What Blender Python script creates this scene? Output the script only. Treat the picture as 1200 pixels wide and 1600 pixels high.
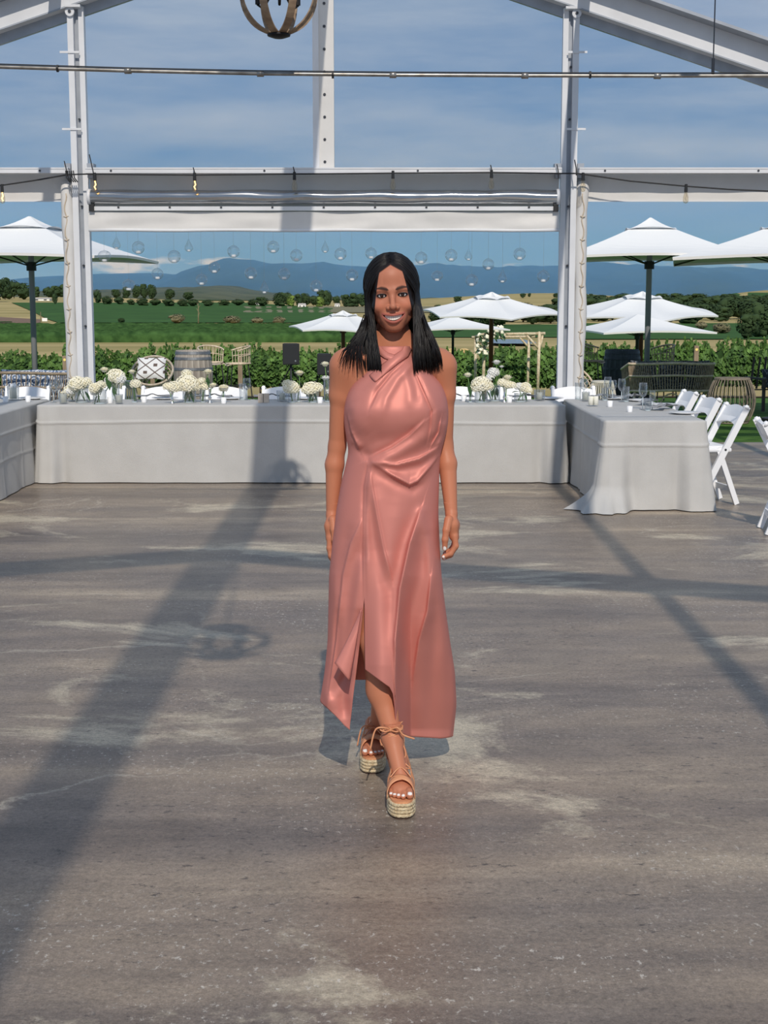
import bpy, bmesh, math, random
import numpy as np
from mathutils import Vector, Matrix, Quaternion, noise as mnoise
random.seed(7)
for o in list(bpy.data.objects):
    bpy.data.objects.remove(o)
SC = bpy.context.scene
COL = SC.collection
PI = math.pi

# ------------------------------------------------------------------ camera, world, sun, exposure
FPX, CAMH, HORIZ = 2250.0, 1.62, 475.0
PITCH = math.atan((800 - HORIZ) / FPX)
cam = bpy.data.cameras.new('camera')
cam.sensor_fit = 'VERTICAL'
cam.sensor_height = 36.0
cam.lens = FPX / 1600 * 36.0
cam.clip_start, cam.clip_end = 0.05, 30000
camo = bpy.data.objects.new('camera', cam)
camo.location = (0, 0, CAMH)
camo.rotation_euler = (PI / 2 - PITCH, 0, 0)
COL.objects.link(camo)
SC.camera = camo
SC.view_settings.view_transform = 'Standard'
SC.view_settings.look = 'None'
SC.view_settings.gamma = 1.0
SC.view_settings.use_curve_mapping = False
SC.view_settings.exposure = 0.0
SUN_S = 3.35
SUN_TRAVEL = Vector((-0.083, 1.28, -1.0)).normalized()

def lin(v):
    v = v / 255.0
    return v / 12.92 if v <= 0.04045 else ((v + 0.055) / 1.055) ** 2.4
def CS(r, g, b):                   # a colour of the sky
    return (lin(r), lin(g), lin(b), 1.0)
def C(r, g, b):                    # a surface colour as read in the photo, brought up to its reflectance
    return tuple(1 - (1 - lin(v)) ** 1.55 for v in (r, g, b)) + (1.0,)

def make_world():
    w = bpy.data.worlds.new('sky')
    SC.world = w
    w.use_nodes = True
    nt = w.node_tree
    nt.nodes.clear()
    N = nt.nodes.new
    L = nt.links.new
    out = N('ShaderNodeOutputWorld')
    bg = N('ShaderNodeBackground')
    L(bg.outputs[0], out.inputs[0])
    tc = N('ShaderNodeTexCoord')
    sep = N('ShaderNodeSeparateXYZ')
    L(tc.outputs['Generated'], sep.inputs[0])
    ramp = N('ShaderNodeValToRGB')
    L(sep.outputs['Z'], ramp.inputs[0])
    cr = ramp.color_ramp
    cr.elements[0].position = 0.0
    cr.elements[0].color = CS(142, 172, 202)
    cr.elements[1].position = 1.0
    cr.elements[1].color = CS(84, 122, 170)
    for p, c in ((0.03, CS(110, 152, 197)), (0.07, CS(112, 152, 194)), (0.25, CS(108, 145, 187)), (0.5, CS(100, 137, 181))):
        e = cr.elements.new(p)
        e.color = c
    # thin veil of stretched cloud
    mp = N('ShaderNodeMapping')
    mp.inputs['Scale'].default_value = (1.6, 1.6, 9.0)
    L(tc.outputs['Generated'], mp.inputs[0])
    nz = N('ShaderNodeTexNoise')
    nz.inputs['Scale'].default_value = 2.6
    nz.inputs['Detail'].default_value = 6
    nz.inputs['Roughness'].default_value = 0.55
    L(mp.outputs[0], nz.inputs['Vector'])
    r2 = N('ShaderNodeValToRGB')
    r2.color_ramp.elements[0].position = 0.32
    r2.color_ramp.elements[1].position = 0.68
    L(nz.outputs['Fac'], r2.inputs[0])
    el = N('ShaderNodeMapRange')
    el.inputs['From Min'].default_value = 0.035
    el.inputs['From Max'].default_value = 0.10
    el.inputs['To Min'].default_value = 0.02
    el.inputs['To Max'].default_value = 0.95
    L(sep.outputs['Z'], el.inputs['Value'])
    mul = N('ShaderNodeMath'); mul.operation = 'MULTIPLY'
    L(r2.outputs[0], mul.inputs[0]); L(el.outputs[0], mul.inputs[1])
    mix = N('ShaderNodeMixRGB')
    mix.inputs[2].default_value = CS(176, 190, 208)
    L(mul.outputs[0], mix.inputs[0]); L(ramp.outputs[0], mix.inputs[1])
    # low cumulus over the hills
    mp3 = N('ShaderNodeMapping')
    mp3.inputs['Scale'].default_value = (1.0, 1.0, 3.2)
    mp3.inputs['Location'].default_value = (0.37, 0.0, 0.0)
    L(tc.outputs['Generated'], mp3.inputs[0])
    n3 = N('ShaderNodeTexNoise')
    n3.inputs['Scale'].default_value = 26
    n3.inputs['Detail'].default_value = 5
    L(mp3.outputs[0], n3.inputs['Vector'])
    band = N('ShaderNodeValToRGB')
    b = band.color_ramp
    b.elements[0].position = 0.020; b.elements[0].color = (0.55, 0.55, 0.55, 1)
    b.elements[1].position = 0.044; b.elements[1].color = (0, 0, 0, 1)
    e = b.elements.new(0.027); e.color = (0.62, 0.62, 0.62, 1)
    e = b.elements.new(0.033); e.color = (0.40, 0.40, 0.40, 1)
    L(sep.outputs['Z'], band.inputs[0])
    ad = N('ShaderNodeMath'); ad.operation = 'ADD'
    L(n3.outputs['Fac'], ad.inputs[0]); L(band.outputs[0], ad.inputs[1])
    r4 = N('ShaderNodeMapRange')
    r4.inputs['From Min'].default_value = 1.12
    r4.inputs['From Max'].default_value = 1.24
    L(ad.outputs[0], r4.inputs['Value'])
    mix2 = N('ShaderNodeMixRGB')
    mix2.inputs[2].default_value = CS(214, 218, 226)
    L(r4.outputs[0], mix2.inputs[0]); L(mix.outputs[0], mix2.inputs[1])
    L(mix2.outputs[0], bg.inputs[0])
    bg.inputs[1].default_value = 0.92
make_world()

sl = bpy.data.lights.new('sun', 'SUN')
sl.energy = SUN_S
sl.angle = math.radians(0.55)
sl.color = (1.0, 0.915, 0.80)
so = bpy.data.objects.new('sun', sl)
so.rotation_euler = SUN_TRAVEL.to_track_quat('-Z', 'Y').to_euler()
so.location = (1, -15, 20)
COL.objects.link(so)

# ------------------------------------------------------------------ pixels to places
CP, SP = math.cos(PITCH), math.sin(PITCH)
def ray(x, y):
    a, b = (x - 600) / FPX, (800 - y) / FPX
    return Vector((a, CP + b * SP, -SP + b * CP))
def P(x, y, Y):
    d = ray(x, y)
    t = Y / d.y
    return Vector((d.x * t, Y, CAMH + d.z * t))
def G(x, y, z=0.0):
    d = ray(x, y)
    t = (z - CAMH) / d.z
    return Vector((d.x * t, d.y * t, z))
def MPP(Y):                       # metres per pixel at a depth
    return Y / FPX
def XP(x, Y, y=475):
    return P(x, y, Y).x

def H(X, Y):                      # height of the land
    pts = ((-1e5, 0), (24, 0), (55, -1.92), (90, -2.6), (150, -3.3), (250, -4.2), (400, -4.6), (520, -3.6), (700, -1.0), (900, 2.0), (1200, 4.5), (1700, 5.0), (1e5, 5.0))
    z = 0
    for (a, za), (b, zb) in zip(pts, pts[1:]):
        if a <= Y <= b:
            t = (Y - a) / (b - a)
            z = za + (zb - za) * t
            break
    if Y > 500:
        k = min(1, (Y - 500) / 500)
        u = X / max(Y, 1)
        z += k * 6.0 * math.exp(-((u - 0.11) / 0.07) ** 2) * (1 if Y > 900 else (Y - 500) / 400)
        z += k * 9.0 / (1 + math.exp(-(u - 0.235) / 0.012))
        z += k * 3.0 / (1 + math.exp((u + 0.17) / 0.02))
    return z
def T(x, y, y0=20.0, y1=6000.0):   # pixel to the land it shows
    d = ray(x, y)
    prev = None
    Y = y0
    while Y < y1:
        t = Y / d.y
        dz = CAMH + d.z * t - H(d.x * t, Y)
        if dz <= 0:
            if prev is None:
                return Vector((d.x * t, Y, H(d.x * t, Y)))
            a, b = prev, Y
            for _ in range(20):
                m = (a + b) / 2
                t = m / d.y
                if CAMH + d.z * t - H(d.x * t, m) > 0: a = m
                else: b = m
            t = b / d.y
            return Vector((d.x * t, b, H(d.x * t, b)))
        prev = Y
        Y *= 1.01
    t = y1 / d.y
    return Vector((d.x * t, y1, H(d.x * t, y1)))

# ------------------------------------------------------------------ mesh helpers
class MB:
    def __init__(self):
        self.v, self.f, self.m = [], [], []
        self.mi = 0
    def add(self, vs, fs):
        n = len(self.v)
        self.v.extend([tuple(p) for p in vs])
        self.f.extend([tuple(i + n for i in q) for q in fs])
        self.m.extend([self.mi] * len(fs))
        return self
    def box(self, c, s, R=None, bev=0.0):
        x, y, z = s[0] / 2, s[1] / 2, s[2] / 2
        c = Vector(c)
        if bev <= 0:
            vs = [Vector((i * x, j * y, k * z)) for k in (-1, 1) for j in (-1, 1) for i in (-1, 1)]
            fs = [(0, 2, 3, 1), (4, 5, 7, 6), (0, 1, 5, 4), (2, 6, 7, 3), (0, 4, 6, 2), (1, 3, 7, 5)]
        else:
            bm = bmesh.new()
            bmesh.ops.create_cube(bm, size=1)
            for v in bm.verts:
                v.co = Vector((v.co.x * s[0], v.co.y * s[1], v.co.z * s[2]))
            bmesh.ops.bevel(bm, geom=bm.edges[:], offset=bev, segments=2, profile=0.5, affect='EDGES')
            bm.verts.index_update()
            vs = [v.co.copy() for v in bm.verts]
            fs = [tuple(v.index for v in f.verts) for f in bm.faces]
            bm.free()
        if R is not None:
            vs = [R @ v for v in vs]
        return self.add([v + c for v in vs], fs)
    def bar(self, p0, p1, w, d, up=(0, 0, 1)):         # rectangular bar between two points
        p0, p1 = Vector(p0), Vector(p1)
        ax = (p1 - p0).normalized()
        s = ax.cross(Vector(up))
        if s.length < 1e-4: s = ax.cross(Vector((0, 1, 0)))
        s.normalize()
        u = s.cross(ax)
        vs = [p + s * i * w / 2 + u * j * d / 2 for p in (p0, p1) for i, j in ((-1, -1), (1, -1), (1, 1), (-1, 1))]
        fs = [(3, 2, 1, 0), (4, 5, 6, 7)] + [(i, (i + 1) % 4, 4 + (i + 1) % 4, 4 + i) for i in range(4)]
        return self.add(vs, fs)
    def tube(self, path, r, n=8, caps=True, closed=False, flat=1.0):
        path = [Vector(p) for p in path]
        m = len(path)
        rs = r if isinstance(r, (list, tuple)) else [r] * m
        vs, fs = [], []
        prev = None
        for i, p in enumerate(path):
            if closed:
                t = path[(i + 1) % m] - path[i - 1]
            else:
                t = path[min(i + 1, m - 1)] - path[max(i - 1, 0)]
            if t.length < 1e-9: t = Vector((0, 0, 1))
            t.normalize()
            if prev is None:
                a = t.cross(Vector((0, 0, 1)))
                if a.length < 1e-3: a = t.cross(Vector((1, 0, 0)))
            else:
                a = prev - t * prev.dot(t)
                if a.length < 1e-6: a = t.cross(Vector((1, 0, 0)))
            a.normalize()
            prev = a
            b = t.cross(a)
            for k in range(n):
                th = 2 * PI * k / n
                vs.append(p + (a * math.cos(th) + b * math.sin(th) * flat) * rs[i])
        R = m if closed else m - 1
        for i in range(R):
            for k in range(n):
                j = (i + 1) % m
                fs.append((i * n + k, i * n + (k + 1) % n, j * n + (k + 1) % n, j * n + k))
        if caps and not closed:
            fs.append(tuple(range(n - 1, -1, -1)))
            fs.append(tuple((m - 1) * n + k for k in range(n)))
        return self.add(vs, fs)
    def lathe(self, prof, n=20, c=(0, 0, 0), sx=1, sy=1):
        c = Vector(c)
        vs, fs = [], []
        for r, z in prof:
            for k in range(n):
                th = 2 * PI * k / n
                vs.append(c + Vector((r * math.cos(th) * sx, r * math.sin(th) * sy, z)))
        for i in range(len(prof) - 1):
            for k in range(n):
                fs.append((i * n + k, i * n + (k + 1) % n, (i + 1) * n + (k + 1) % n, (i + 1) * n + k))
        if prof[0][0] > 1e-6: fs.append(tuple(range(n - 1, -1, -1)))
        if prof[-1][0] > 1e-6: fs.append(tuple((len(prof) - 1) * n + k for k in range(n)))
        return self.add(vs, fs)
    def ico(self, c, r, sub=2, amp=0.0, fr=1.0, seed=0.0):
        bm = bmesh.new()
        bmesh.ops.create_icosphere(bm, subdivisions=sub, radius=1)
        c = Vector(c)
        r = Vector(r) if isinstance(r, (tuple, list, Vector)) else Vector((r, r, r))
        bm.verts.index_update()
        vs = []
        for v in bm.verts:
            q = v.co.copy()
            if amp: q *= 1 + amp * mnoise.noise(q * fr + Vector((seed, seed * 1.7, -seed)))
            vs.append(c + Vector((q.x * r.x, q.y * r.y, q.z * r.z)))
        fs = [tuple(v.index for v in f.verts) for f in bm.faces]
        bm.free()
        return self.add(vs, fs)
    def grid(self, fn, nu, nv, closeu=False):
        vs = [fn(i / (nu if closeu else nu - 1), j / (nv - 1)) for j in range(nv) for i in range(nu)]
        fs = []
        for j in range(nv - 1):
            for i in range(nu if closeu else nu - 1):
                k = (i + 1) % nu
                fs.append((j * nu + i, j * nu + k, (j + 1) * nu + k, (j + 1) * nu + i))
        return self.add(vs, fs)
    def build(self, name, mat, parent=None, smooth=False, loc=None):
        me = bpy.data.meshes.new(name)
        me.from_pydata(self.v, [], self.f)
        mats = mat if isinstance(mat, (list, tuple)) else [mat]
        for mm in mats: me.materials.append(mm)
        if len(mats) > 1: me.polygons.foreach_set('material_index', self.m)
        if smooth:
            me.polygons.foreach_set('use_smooth', [True] * len(me.polygons))
        me.update()
        o = bpy.data.objects.new(name, me)
        COL.objects.link(o)
        if parent is not None: o.parent = parent
        if loc is not None: o.location = loc
        return o

def tag(o, label, cat, group=None, kind=None):
    o['label'] = label
    if cat: o['category'] = cat
    if group: o['group'] = group
    if kind: o['kind'] = kind
    return o
def thing(name, label, cat, loc=(0, 0, 0), rz=0.0, group=None):
    o = bpy.data.objects.new(name, None)
    o.empty_display_size = 0.1
    COL.objects.link(o)
    o.location = loc
    o.rotation_euler = (0, 0, rz)
    return tag(o, label, cat, group)
def struct(o, label=None):
    o['kind'] = 'structure'
    if label: o['label'] = label
    return o
def copy_tree(o, parent=None, loc=None, rz=None, label=None, scale=None):
    c = o.copy()
    COL.objects.link(c)
    c.parent = parent
    if loc is not None: c.location = loc
    if rz is not None: c.rotation_euler = (0, 0, rz)
    if label: c['label'] = label
    if scale is not None: c.scale = scale
    for ch in o.children:
        copy_tree(ch, c)
    return c

# ------------------------------------------------------------------ materials
def pmat(name, col, rough=0.6, metal=0.0, spec=0.5, var=None, vs=8.0, bump=0.0, bs=60.0, stretch=None, sheen=0.0, alpha=1.0, coat=0.0, sss=0.0, detail=4):
    m = bpy.data.materials.new(name)
    m.use_nodes = True
    nt = m.node_tree
    b = nt.nodes['Principled BSDF']
    b.inputs['Base Color'].default_value = col
    b.inputs['Roughness'].default_value = rough
    b.inputs['Metallic'].default_value = metal
    b.inputs['Specular IOR Level'].default_value = spec
    if sheen:
        b.inputs['Sheen Weight'].default_value = sheen
    if coat:
        b.inputs['Coat Weight'].default_value = coat
    if sss:
        b.inputs['Subsurface Weight'].default_value = sss
        b.inputs['Subsurface Radius'].default_value = (0.012, 0.005, 0.003)
        b.inputs['Subsurface Scale'].default_value = 0.5
    N, L = nt.nodes.new, nt.links.new
    if var or bump:
        tc = N('ShaderNodeTexCoord')
        mp = N('ShaderNodeMapping')
        L(tc.outputs['Object'], mp.inputs[0])
        if stretch: mp.inputs['Scale'].default_value = stretch
    if var:
        nz = N('ShaderNodeTexNoise')
        nz.inputs['Scale'].default_value = vs
        nz.inputs['Detail'].default_value = detail
        L(mp.outputs[0], nz.inputs['Vector'])
        rp = N('ShaderNodeValToRGB')
        rp.color_ramp.elements[0].position = 0.3
        rp.color_ramp.elements[1].position = 0.7
        rp.color_ramp.elements[0].color = var
        rp.color_ramp.elements[1].color = col
        L(nz.outputs['Fac'], rp.inputs[0])
        L(rp.outputs[0], b.inputs['Base Color'])
    if bump:
        n2 = N('ShaderNodeTexNoise')
        n2.inputs['Scale'].default_value = bs
        n2.inputs['Detail'].default_value = 3
        L(mp.outputs[0], n2.inputs['Vector'])
        bp = N('ShaderNodeBump')
        bp.inputs['Strength'].default_value = bump
        bp.inputs['Distance'].default_value = 0.01
        L(n2.outputs['Fac'], bp.inputs['Height'])
        L(bp.outputs[0], b.inputs['Normal'])
    return m

def film(name, tint, haze, gloss, hazecol):        # clear plastic sheet
    m = bpy.data.materials.new(name)
    m.use_nodes = True
    nt = m.node_tree
    nt.nodes.clear()
    N, L = nt.nodes.new, nt.links.new
    out = N('ShaderNodeOutputMaterial')
    tr = N('ShaderNodeBsdfTransparent'); tr.inputs[0].default_value = tint
    df = N('ShaderNodeBsdfTranslucent'); df.inputs[0].default_value = hazecol
    gl = N('ShaderNodeBsdfGlossy'); gl.inputs['Roughness'].default_value = 0.12; gl.inputs[0].default_value = (0.8, 0.8, 0.8, 1)
    m1 = N('ShaderNodeMixShader'); m1.inputs[0].default_value = haze
    L(tr.outputs[0], m1.inputs[1]); L(df.outputs[0], m1.inputs[2])
    m2 = N('ShaderNodeMixShader'); m2.inputs[0].default_value = gloss
    L(m1.outputs[0], m2.inputs[1]); L(gl.outputs[0], m2.inputs[2])
    L(m2.outputs[0], out.inputs[0])
    return m
def glassy(name, tint=(0.97, 0.98, 0.98, 1), rough=0.0):      # thin blown glass: clear with bright edges
    m = bpy.data.materials.new(name)
    m.use_nodes = True
    nt = m.node_tree
    nt.nodes.clear()
    N, L = nt.nodes.new, nt.links.new
    out = N('ShaderNodeOutputMaterial')
    tr = N('ShaderNodeBsdfTransparent'); tr.inputs[0].default_value = tint
    gl = N('ShaderNodeBsdfGlossy'); gl.inputs['Roughness'].default_value = 0.03
    lw = N('ShaderNodeLayerWeight'); lw.inputs[0].default_value = 0.35
    mr = N('ShaderNodeMapRange'); mr.inputs['To Min'].default_value = 0.035; mr.inputs['To Max'].default_value = 0.55
    L(lw.outputs['Facing'], mr.inputs['Value'])
    mx = N('ShaderNodeMixShader')
    L(mr.outputs[0], mx.inputs[0]); L(tr.outputs[0], mx.inputs[1]); L(gl.outputs[0], mx.inputs[2])
    L(mx.outputs[0], out.inputs[0])
    return m

M = {}
M['white'] = pmat('white_painted_metal', C(206, 208, 211), 0.45, var=C(190, 192, 195), vs=3)
M['alu'] = pmat('grey_aluminium', C(150, 155, 162), 0.42, metal=0.35, var=C(128, 133, 140), vs=4)
M['pvcwhite'] = pmat('white_pvc_sheet', C(198, 196, 192), 0.5, var=C(186, 184, 180), vs=2.2, bump=0.25, bs=9)
M['bolt'] = pmat('dark_steel_bolt', C(60, 62, 66), 0.4, metal=0.8)
M['black'] = pmat('black_rubber', C(22, 23, 25), 0.55)
M['rope'] = pmat('lacing_rope', C(176, 160, 138), 0.8)
M['steel'] = pmat('galvanised_pipe', C(150, 148, 144), 0.35, metal=0.7, var=C(110, 106, 100), vs=14)
M['clear'] = film('clear_pvc_wall', (0.93, 0.95, 0.97, 1), 0.03, 0.03, C(214, 220, 228))
M['clearroof'] = film('clear_pvc_roof', (0.94, 0.94, 0.95, 1), 0.15, 0.04, C(205, 208, 212))
M['roll'] = film('rolled_clear_pvc', (0.55, 0.58, 0.62, 1), 0.35, 0.5, C(190, 196, 204))
M['glass'] = glassy('clear_glass')
M['linen'] = pmat('grey_linen', C(174, 173, 170), 0.60, spec=0.45, var=C(166, 165, 162), vs=5, bump=0.35, bs=260)
M['chairwhite'] = pmat('white_resin', C(232, 235, 240), 0.38)
M['pale'] = pmat('pale_wood', C(186, 172, 156), 0.7, var=C(168, 152, 136), vs=30)
M['ridge'] = film('ridge_cover_sheet', (0.52, 0.52, 0.53, 1), 0.25, 0.04, C(200, 202, 206))
M['china'] = pmat('white_china', C(238, 238, 238), 0.2)
M['napkin'] = pmat('grey_napkin', C(120, 122, 126), 0.85)
M['wax'] = pmat('ivory_wax', C(240, 236, 214), 0.5, sss=0.0)
M['votive'] = pmat('white_votive', C(240, 242, 245), 0.25)
M['silver'] = pmat('silver_metal', C(200, 200, 200), 0.2, metal=0.9)
M['petal'] = pmat('cream_petals', C(246, 240, 216), 0.7, var=C(236, 222, 180), vs=26)
M['petalwhite'] = pmat('white_petals', C(242, 242, 236), 0.7, var=C(226, 224, 214), vs=26)
M['leaf'] = pmat('dark_leaf', C(50, 82, 42), 0.5, var=C(34, 60, 30), vs=18)
M['stem'] = pmat('green_stem', C(86, 120, 60), 0.6)
# ------------------------------------------------------------------ floor
def floor_mat():
    m = bpy.data.materials.new('stained_concrete')
    m.use_nodes = True
    nt = m.node_tree
    b = nt.nodes['Principled BSDF']
    N, L = nt.nodes.new, nt.links.new
    tc = N('ShaderNodeTexCoord')
    def mapped(s, loc=(0, 0, 0)):
        mp = N('ShaderNodeMapping')
        mp.inputs['Scale'].default_value = s
        mp.inputs['Location'].default_value = loc
        L(tc.outputs['Object'], mp.inputs[0])
        return mp.outputs[0]
    def noise(vec, sc, det=5, rough=0.55, dist=0.0):
        n = N('ShaderNodeTexNoise')
        n.inputs['Scale'].default_value = sc
        n.inputs['Detail'].default_value = det
        n.inputs['Roughness'].default_value = rough
        n.inputs['Distortion'].default_value = dist
        L(vec, n.inputs['Vector'])
        return n.outputs['Fac']
    def ramp(fac, *stops):
        r = N('ShaderNodeValToRGB')
        e = r.color_ramp.elements
        e[0].position, e[0].color = stops[0]
        e[1].position, e[1].color = stops[-1]
        for p, c in stops[1:-1]:
            q = e.new(p); q.color = c
        L(fac, r.inputs[0])
        return r.outputs[0]
    def mix(fac, a, bcol, mode='MIX'):
        x = N('ShaderNodeMixRGB'); x.blend_type = mode
        if isinstance(fac, float): x.inputs[0].default_value = fac
        else: L(fac, x.inputs[0])
        for s, v in ((1, a), (2, bcol)):
            if isinstance(v, tuple): x.inputs[s].default_value = v
            else: L(v, x.inputs[s])
        return x.outputs[0]
    def math_(op, a, bv):
        x = N('ShaderNodeMath'); x.operation = op
        for s, v in ((0, a), (1, bv)):
            if isinstance(v, (int, float)): x.inputs[s].default_value = v
            else: L(v, x.inputs[s])
        return x.outputs[0]
    k = lambda v: (v, v, v, 1)
    # broad trowel bands lying across the hall
    band = noise(mapped((0.16, 1.5, 1)), 1.3, 6, 0.6, 0.3)
    base = ramp(band, (0.30, C(84, 73, 64)), (0.45, C(112, 100, 89)), (0.58, C(130, 116, 101)), (0.72, C(162, 146, 125)))
    blot = noise(mapped((0.7, 0.9, 1), (3.1, 1.7, 0)), 1.1, 5, 0.6, 0.4)
    base = mix(math_('MULTIPLY', ramp(blot, (0.45, k(0)), (0.70, k(1))), 0.5), base, C(96, 92, 90))
    # worn pale patches with ragged edges
    worn = noise(mapped((0.5, 0.8, 1), (8.2, 2.4, 0)), 1.15, 9, 0.68, 0.6)
    base = mix(math_('MULTIPLY', ramp(worn, (0.555, k(0)), (0.63, k(1))), 0.60), base, C(200, 186, 158))
    # hairline cracks
    vo = N('ShaderNodeTexVoronoi'); vo.feature = 'DISTANCE_TO_EDGE'; vo.inputs['Scale'].default_value = 0.55
    wn = N('ShaderNodeTexNoise'); wn.inputs['Scale'].default_value = 2.2; wn.inputs['Detail'].default_value = 7
    L(tc.outputs['Object'], wn.inputs['Vector'])
    va = N('ShaderNodeVectorMath'); va.operation = 'MULTIPLY_ADD'
    L(wn.outputs['Color'], va.inputs[0]); va.inputs[1].default_value = (0.7, 0.7, 0.0); L(tc.outputs['Object'], va.inputs[2])
    L(va.outputs[0], vo.inputs['Vector'])
    crk = ramp(vo.outputs['Distance'], (0.0, k(1)), (0.006, k(0)))
    gate = ramp(noise(mapped((1, 1, 1), (1.4, 5.2, 0)), 0.8, 3), (0.5, k(0)), (0.62, k(1)))
    crk = math_('MULTIPLY', crk, gate)
    base = mix(math_('MULTIPLY', crk, 0.55), base, C(176, 166, 148))
    # chips and grit
    chip = ramp(noise(mapped((1, 0.75, 1)), 42, 5, 0.75), (0.585, k(0)), (0.63, k(1)))
    gate2 = ramp(noise(mapped((0.5, 0.9, 1), (6.0, 0.3, 0)), 1.6, 4), (0.47, k(0)), (0.60, k(1)))
    base = mix(math_('MULTIPLY', math_('MULTIPLY', chip, gate2), 0.75), base, C(186, 178, 166))
    pit = ramp(noise(mapped((0.7, 1.3, 1), (2, 9, 0)), 26, 5, 0.75), (0.585, k(0)), (0.635, k(1)))
    gate3 = ramp(noise(mapped((0.6, 0.6, 1), (1.0, 4.3, 0)), 1.7, 4), (0.40, k(0)), (0.55, k(1)))
    base = mix(math_('MULTIPLY', math_('MULTIPLY', pit, gate3), 0.7), base, C(44, 40, 40))
    mot = noise(mapped((1, 1.4, 1), (2.2, 3.3, 0)), 5.5, 8, 0.7)
    base = mix(1.0, base, ramp(mot, (0.3, k(0.80)), (0.7, k(1.16))), 'MULTIPLY')
    fine = noise(mapped((1, 1, 1)), 60, 4, 0.7)
    base = mix(1.0, base, ramp(fine, (0.25, k(0.66)), (0.75, k(1.30))), 'MULTIPLY')
    grit = noise(mapped((1, 1, 1), (5, 5, 0)), 170, 3, 0.8)
    base = mix(1.0, base, ramp(grit, (0.25, k(0.66)), (0.75, k(1.32))), 'MULTIPLY')
    L(base, b.inputs['Base Color'])
    rr = ramp(math_('MULTIPLY', math_('ADD', band, blot), 0.5), (0.3, k(0.26)), (0.7, k(0.46)))
    L(rr, b.inputs['Roughness'])
    b.inputs['Specular IOR Level'].default_value = 0.24
    bp = N('ShaderNodeBump'); bp.inputs['Strength'].default_value = 0.22; bp.inputs['Distance'].default_value = 0.012
    hh = math_('ADD', math_('MULTIPLY', fine, 0.5), math_('MULTIPLY', worn, 0.5))
    L(hh, bp.inputs['Height'])
    L(bp.outputs[0], b.inputs['Normal'])
    return m
M['floor'] = floor_mat()
struct(MB().box((0, 4.5, -0.1), (26, 25, 0.2)).build('floor', M['floor']), 'dark stained concrete floor with worn pale patches')

# ------------------------------------------------------------------ marquee frame
XC, YG = -0.615, 14.6
SLOPE, Z0, HALF = 0.327, 5.18, 7.5
def zl(u): return Z0 - SLOPE * abs(u)
def rafter(Y, front):
    o = bpy.data.objects.new('rafter_beam', None); COL.objects.link(o)
    o.location = (XC, Y, 0)
    struct(o, 'white sloping gable rafter of the marquee frame' if front else 'white sloping roof rafter of the marquee frame')
    for s in (-1, 1):
        def seg(y0, y1, a0, a1, name, mat):
            vs = []
            for u in (0.0, HALF):
                for y, a in ((y0, a0), (y1, a0), (y1, a1), (y0, a1)):
                    vs.append((s * u, y, zl(u) + a))
            fs = [(0, 1, 2, 3), (7, 6, 5, 4), (0, 4, 5, 1), (1, 5, 6, 2), (2, 6, 7, 3), (3, 7, 4, 0)]
            if s < 0: fs = [f[::-1] for f in fs]
            MB().add(vs, fs).build(name, mat, o)
        seg(-0.10, 0.02, 0.085, 0.36, 'web', M['white'])
        seg(-0.115, -0.10, 0.085, 0.10, 'lower_lip', M['alu'])
        if front:
            seg(-0.29, 0.06, 0.345, 0.375, 'upper_flange', M['alu'])
            seg(0.02, 0.07, -0.015, 0.10, 'wall_rail', M['alu'])
        else:
            seg(-0.11, 0.05, 0.345, 0.375, 'upper_flange', M['alu'])
    return o
for Y in (YG, 2.4, -5.6):
    rafter(Y, Y == YG)
yr0, yr1 = -8.0, YG + 0.1
struct(MB().box((XC, (yr0 + yr1) / 2, Z0 + 0.30), (0.30, yr1 - yr0, 0.12)).build('ridge_beam', M['ridge']), 'ridge beam along the top of the marquee roof')
for u in (-5.1, -2.56, 2.56, 5.1, -HALF, HALF):
    struct(MB().box((XC + u, (yr0 + yr1) / 2, zl(u) + 0.29), (0.11, yr1 - yr0, 0.11)).build('purlin_beam', M['white']), 'slim purlin running along under the clear roof')
for s in (-1, 1):
    vs = [(XC, yr0, Z0 + 0.385), (XC, yr1, Z0 + 0.385), (XC + s * HALF, yr1, zl(HALF) + 0.385), (XC + s * HALF, yr0, zl(HALF) + 0.385)]
    struct(MB().add(vs, [(0, 1, 2, 3)]).build('ceiling', M['clearroof']), 'clear plastic roof sheet of the marquee')

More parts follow.
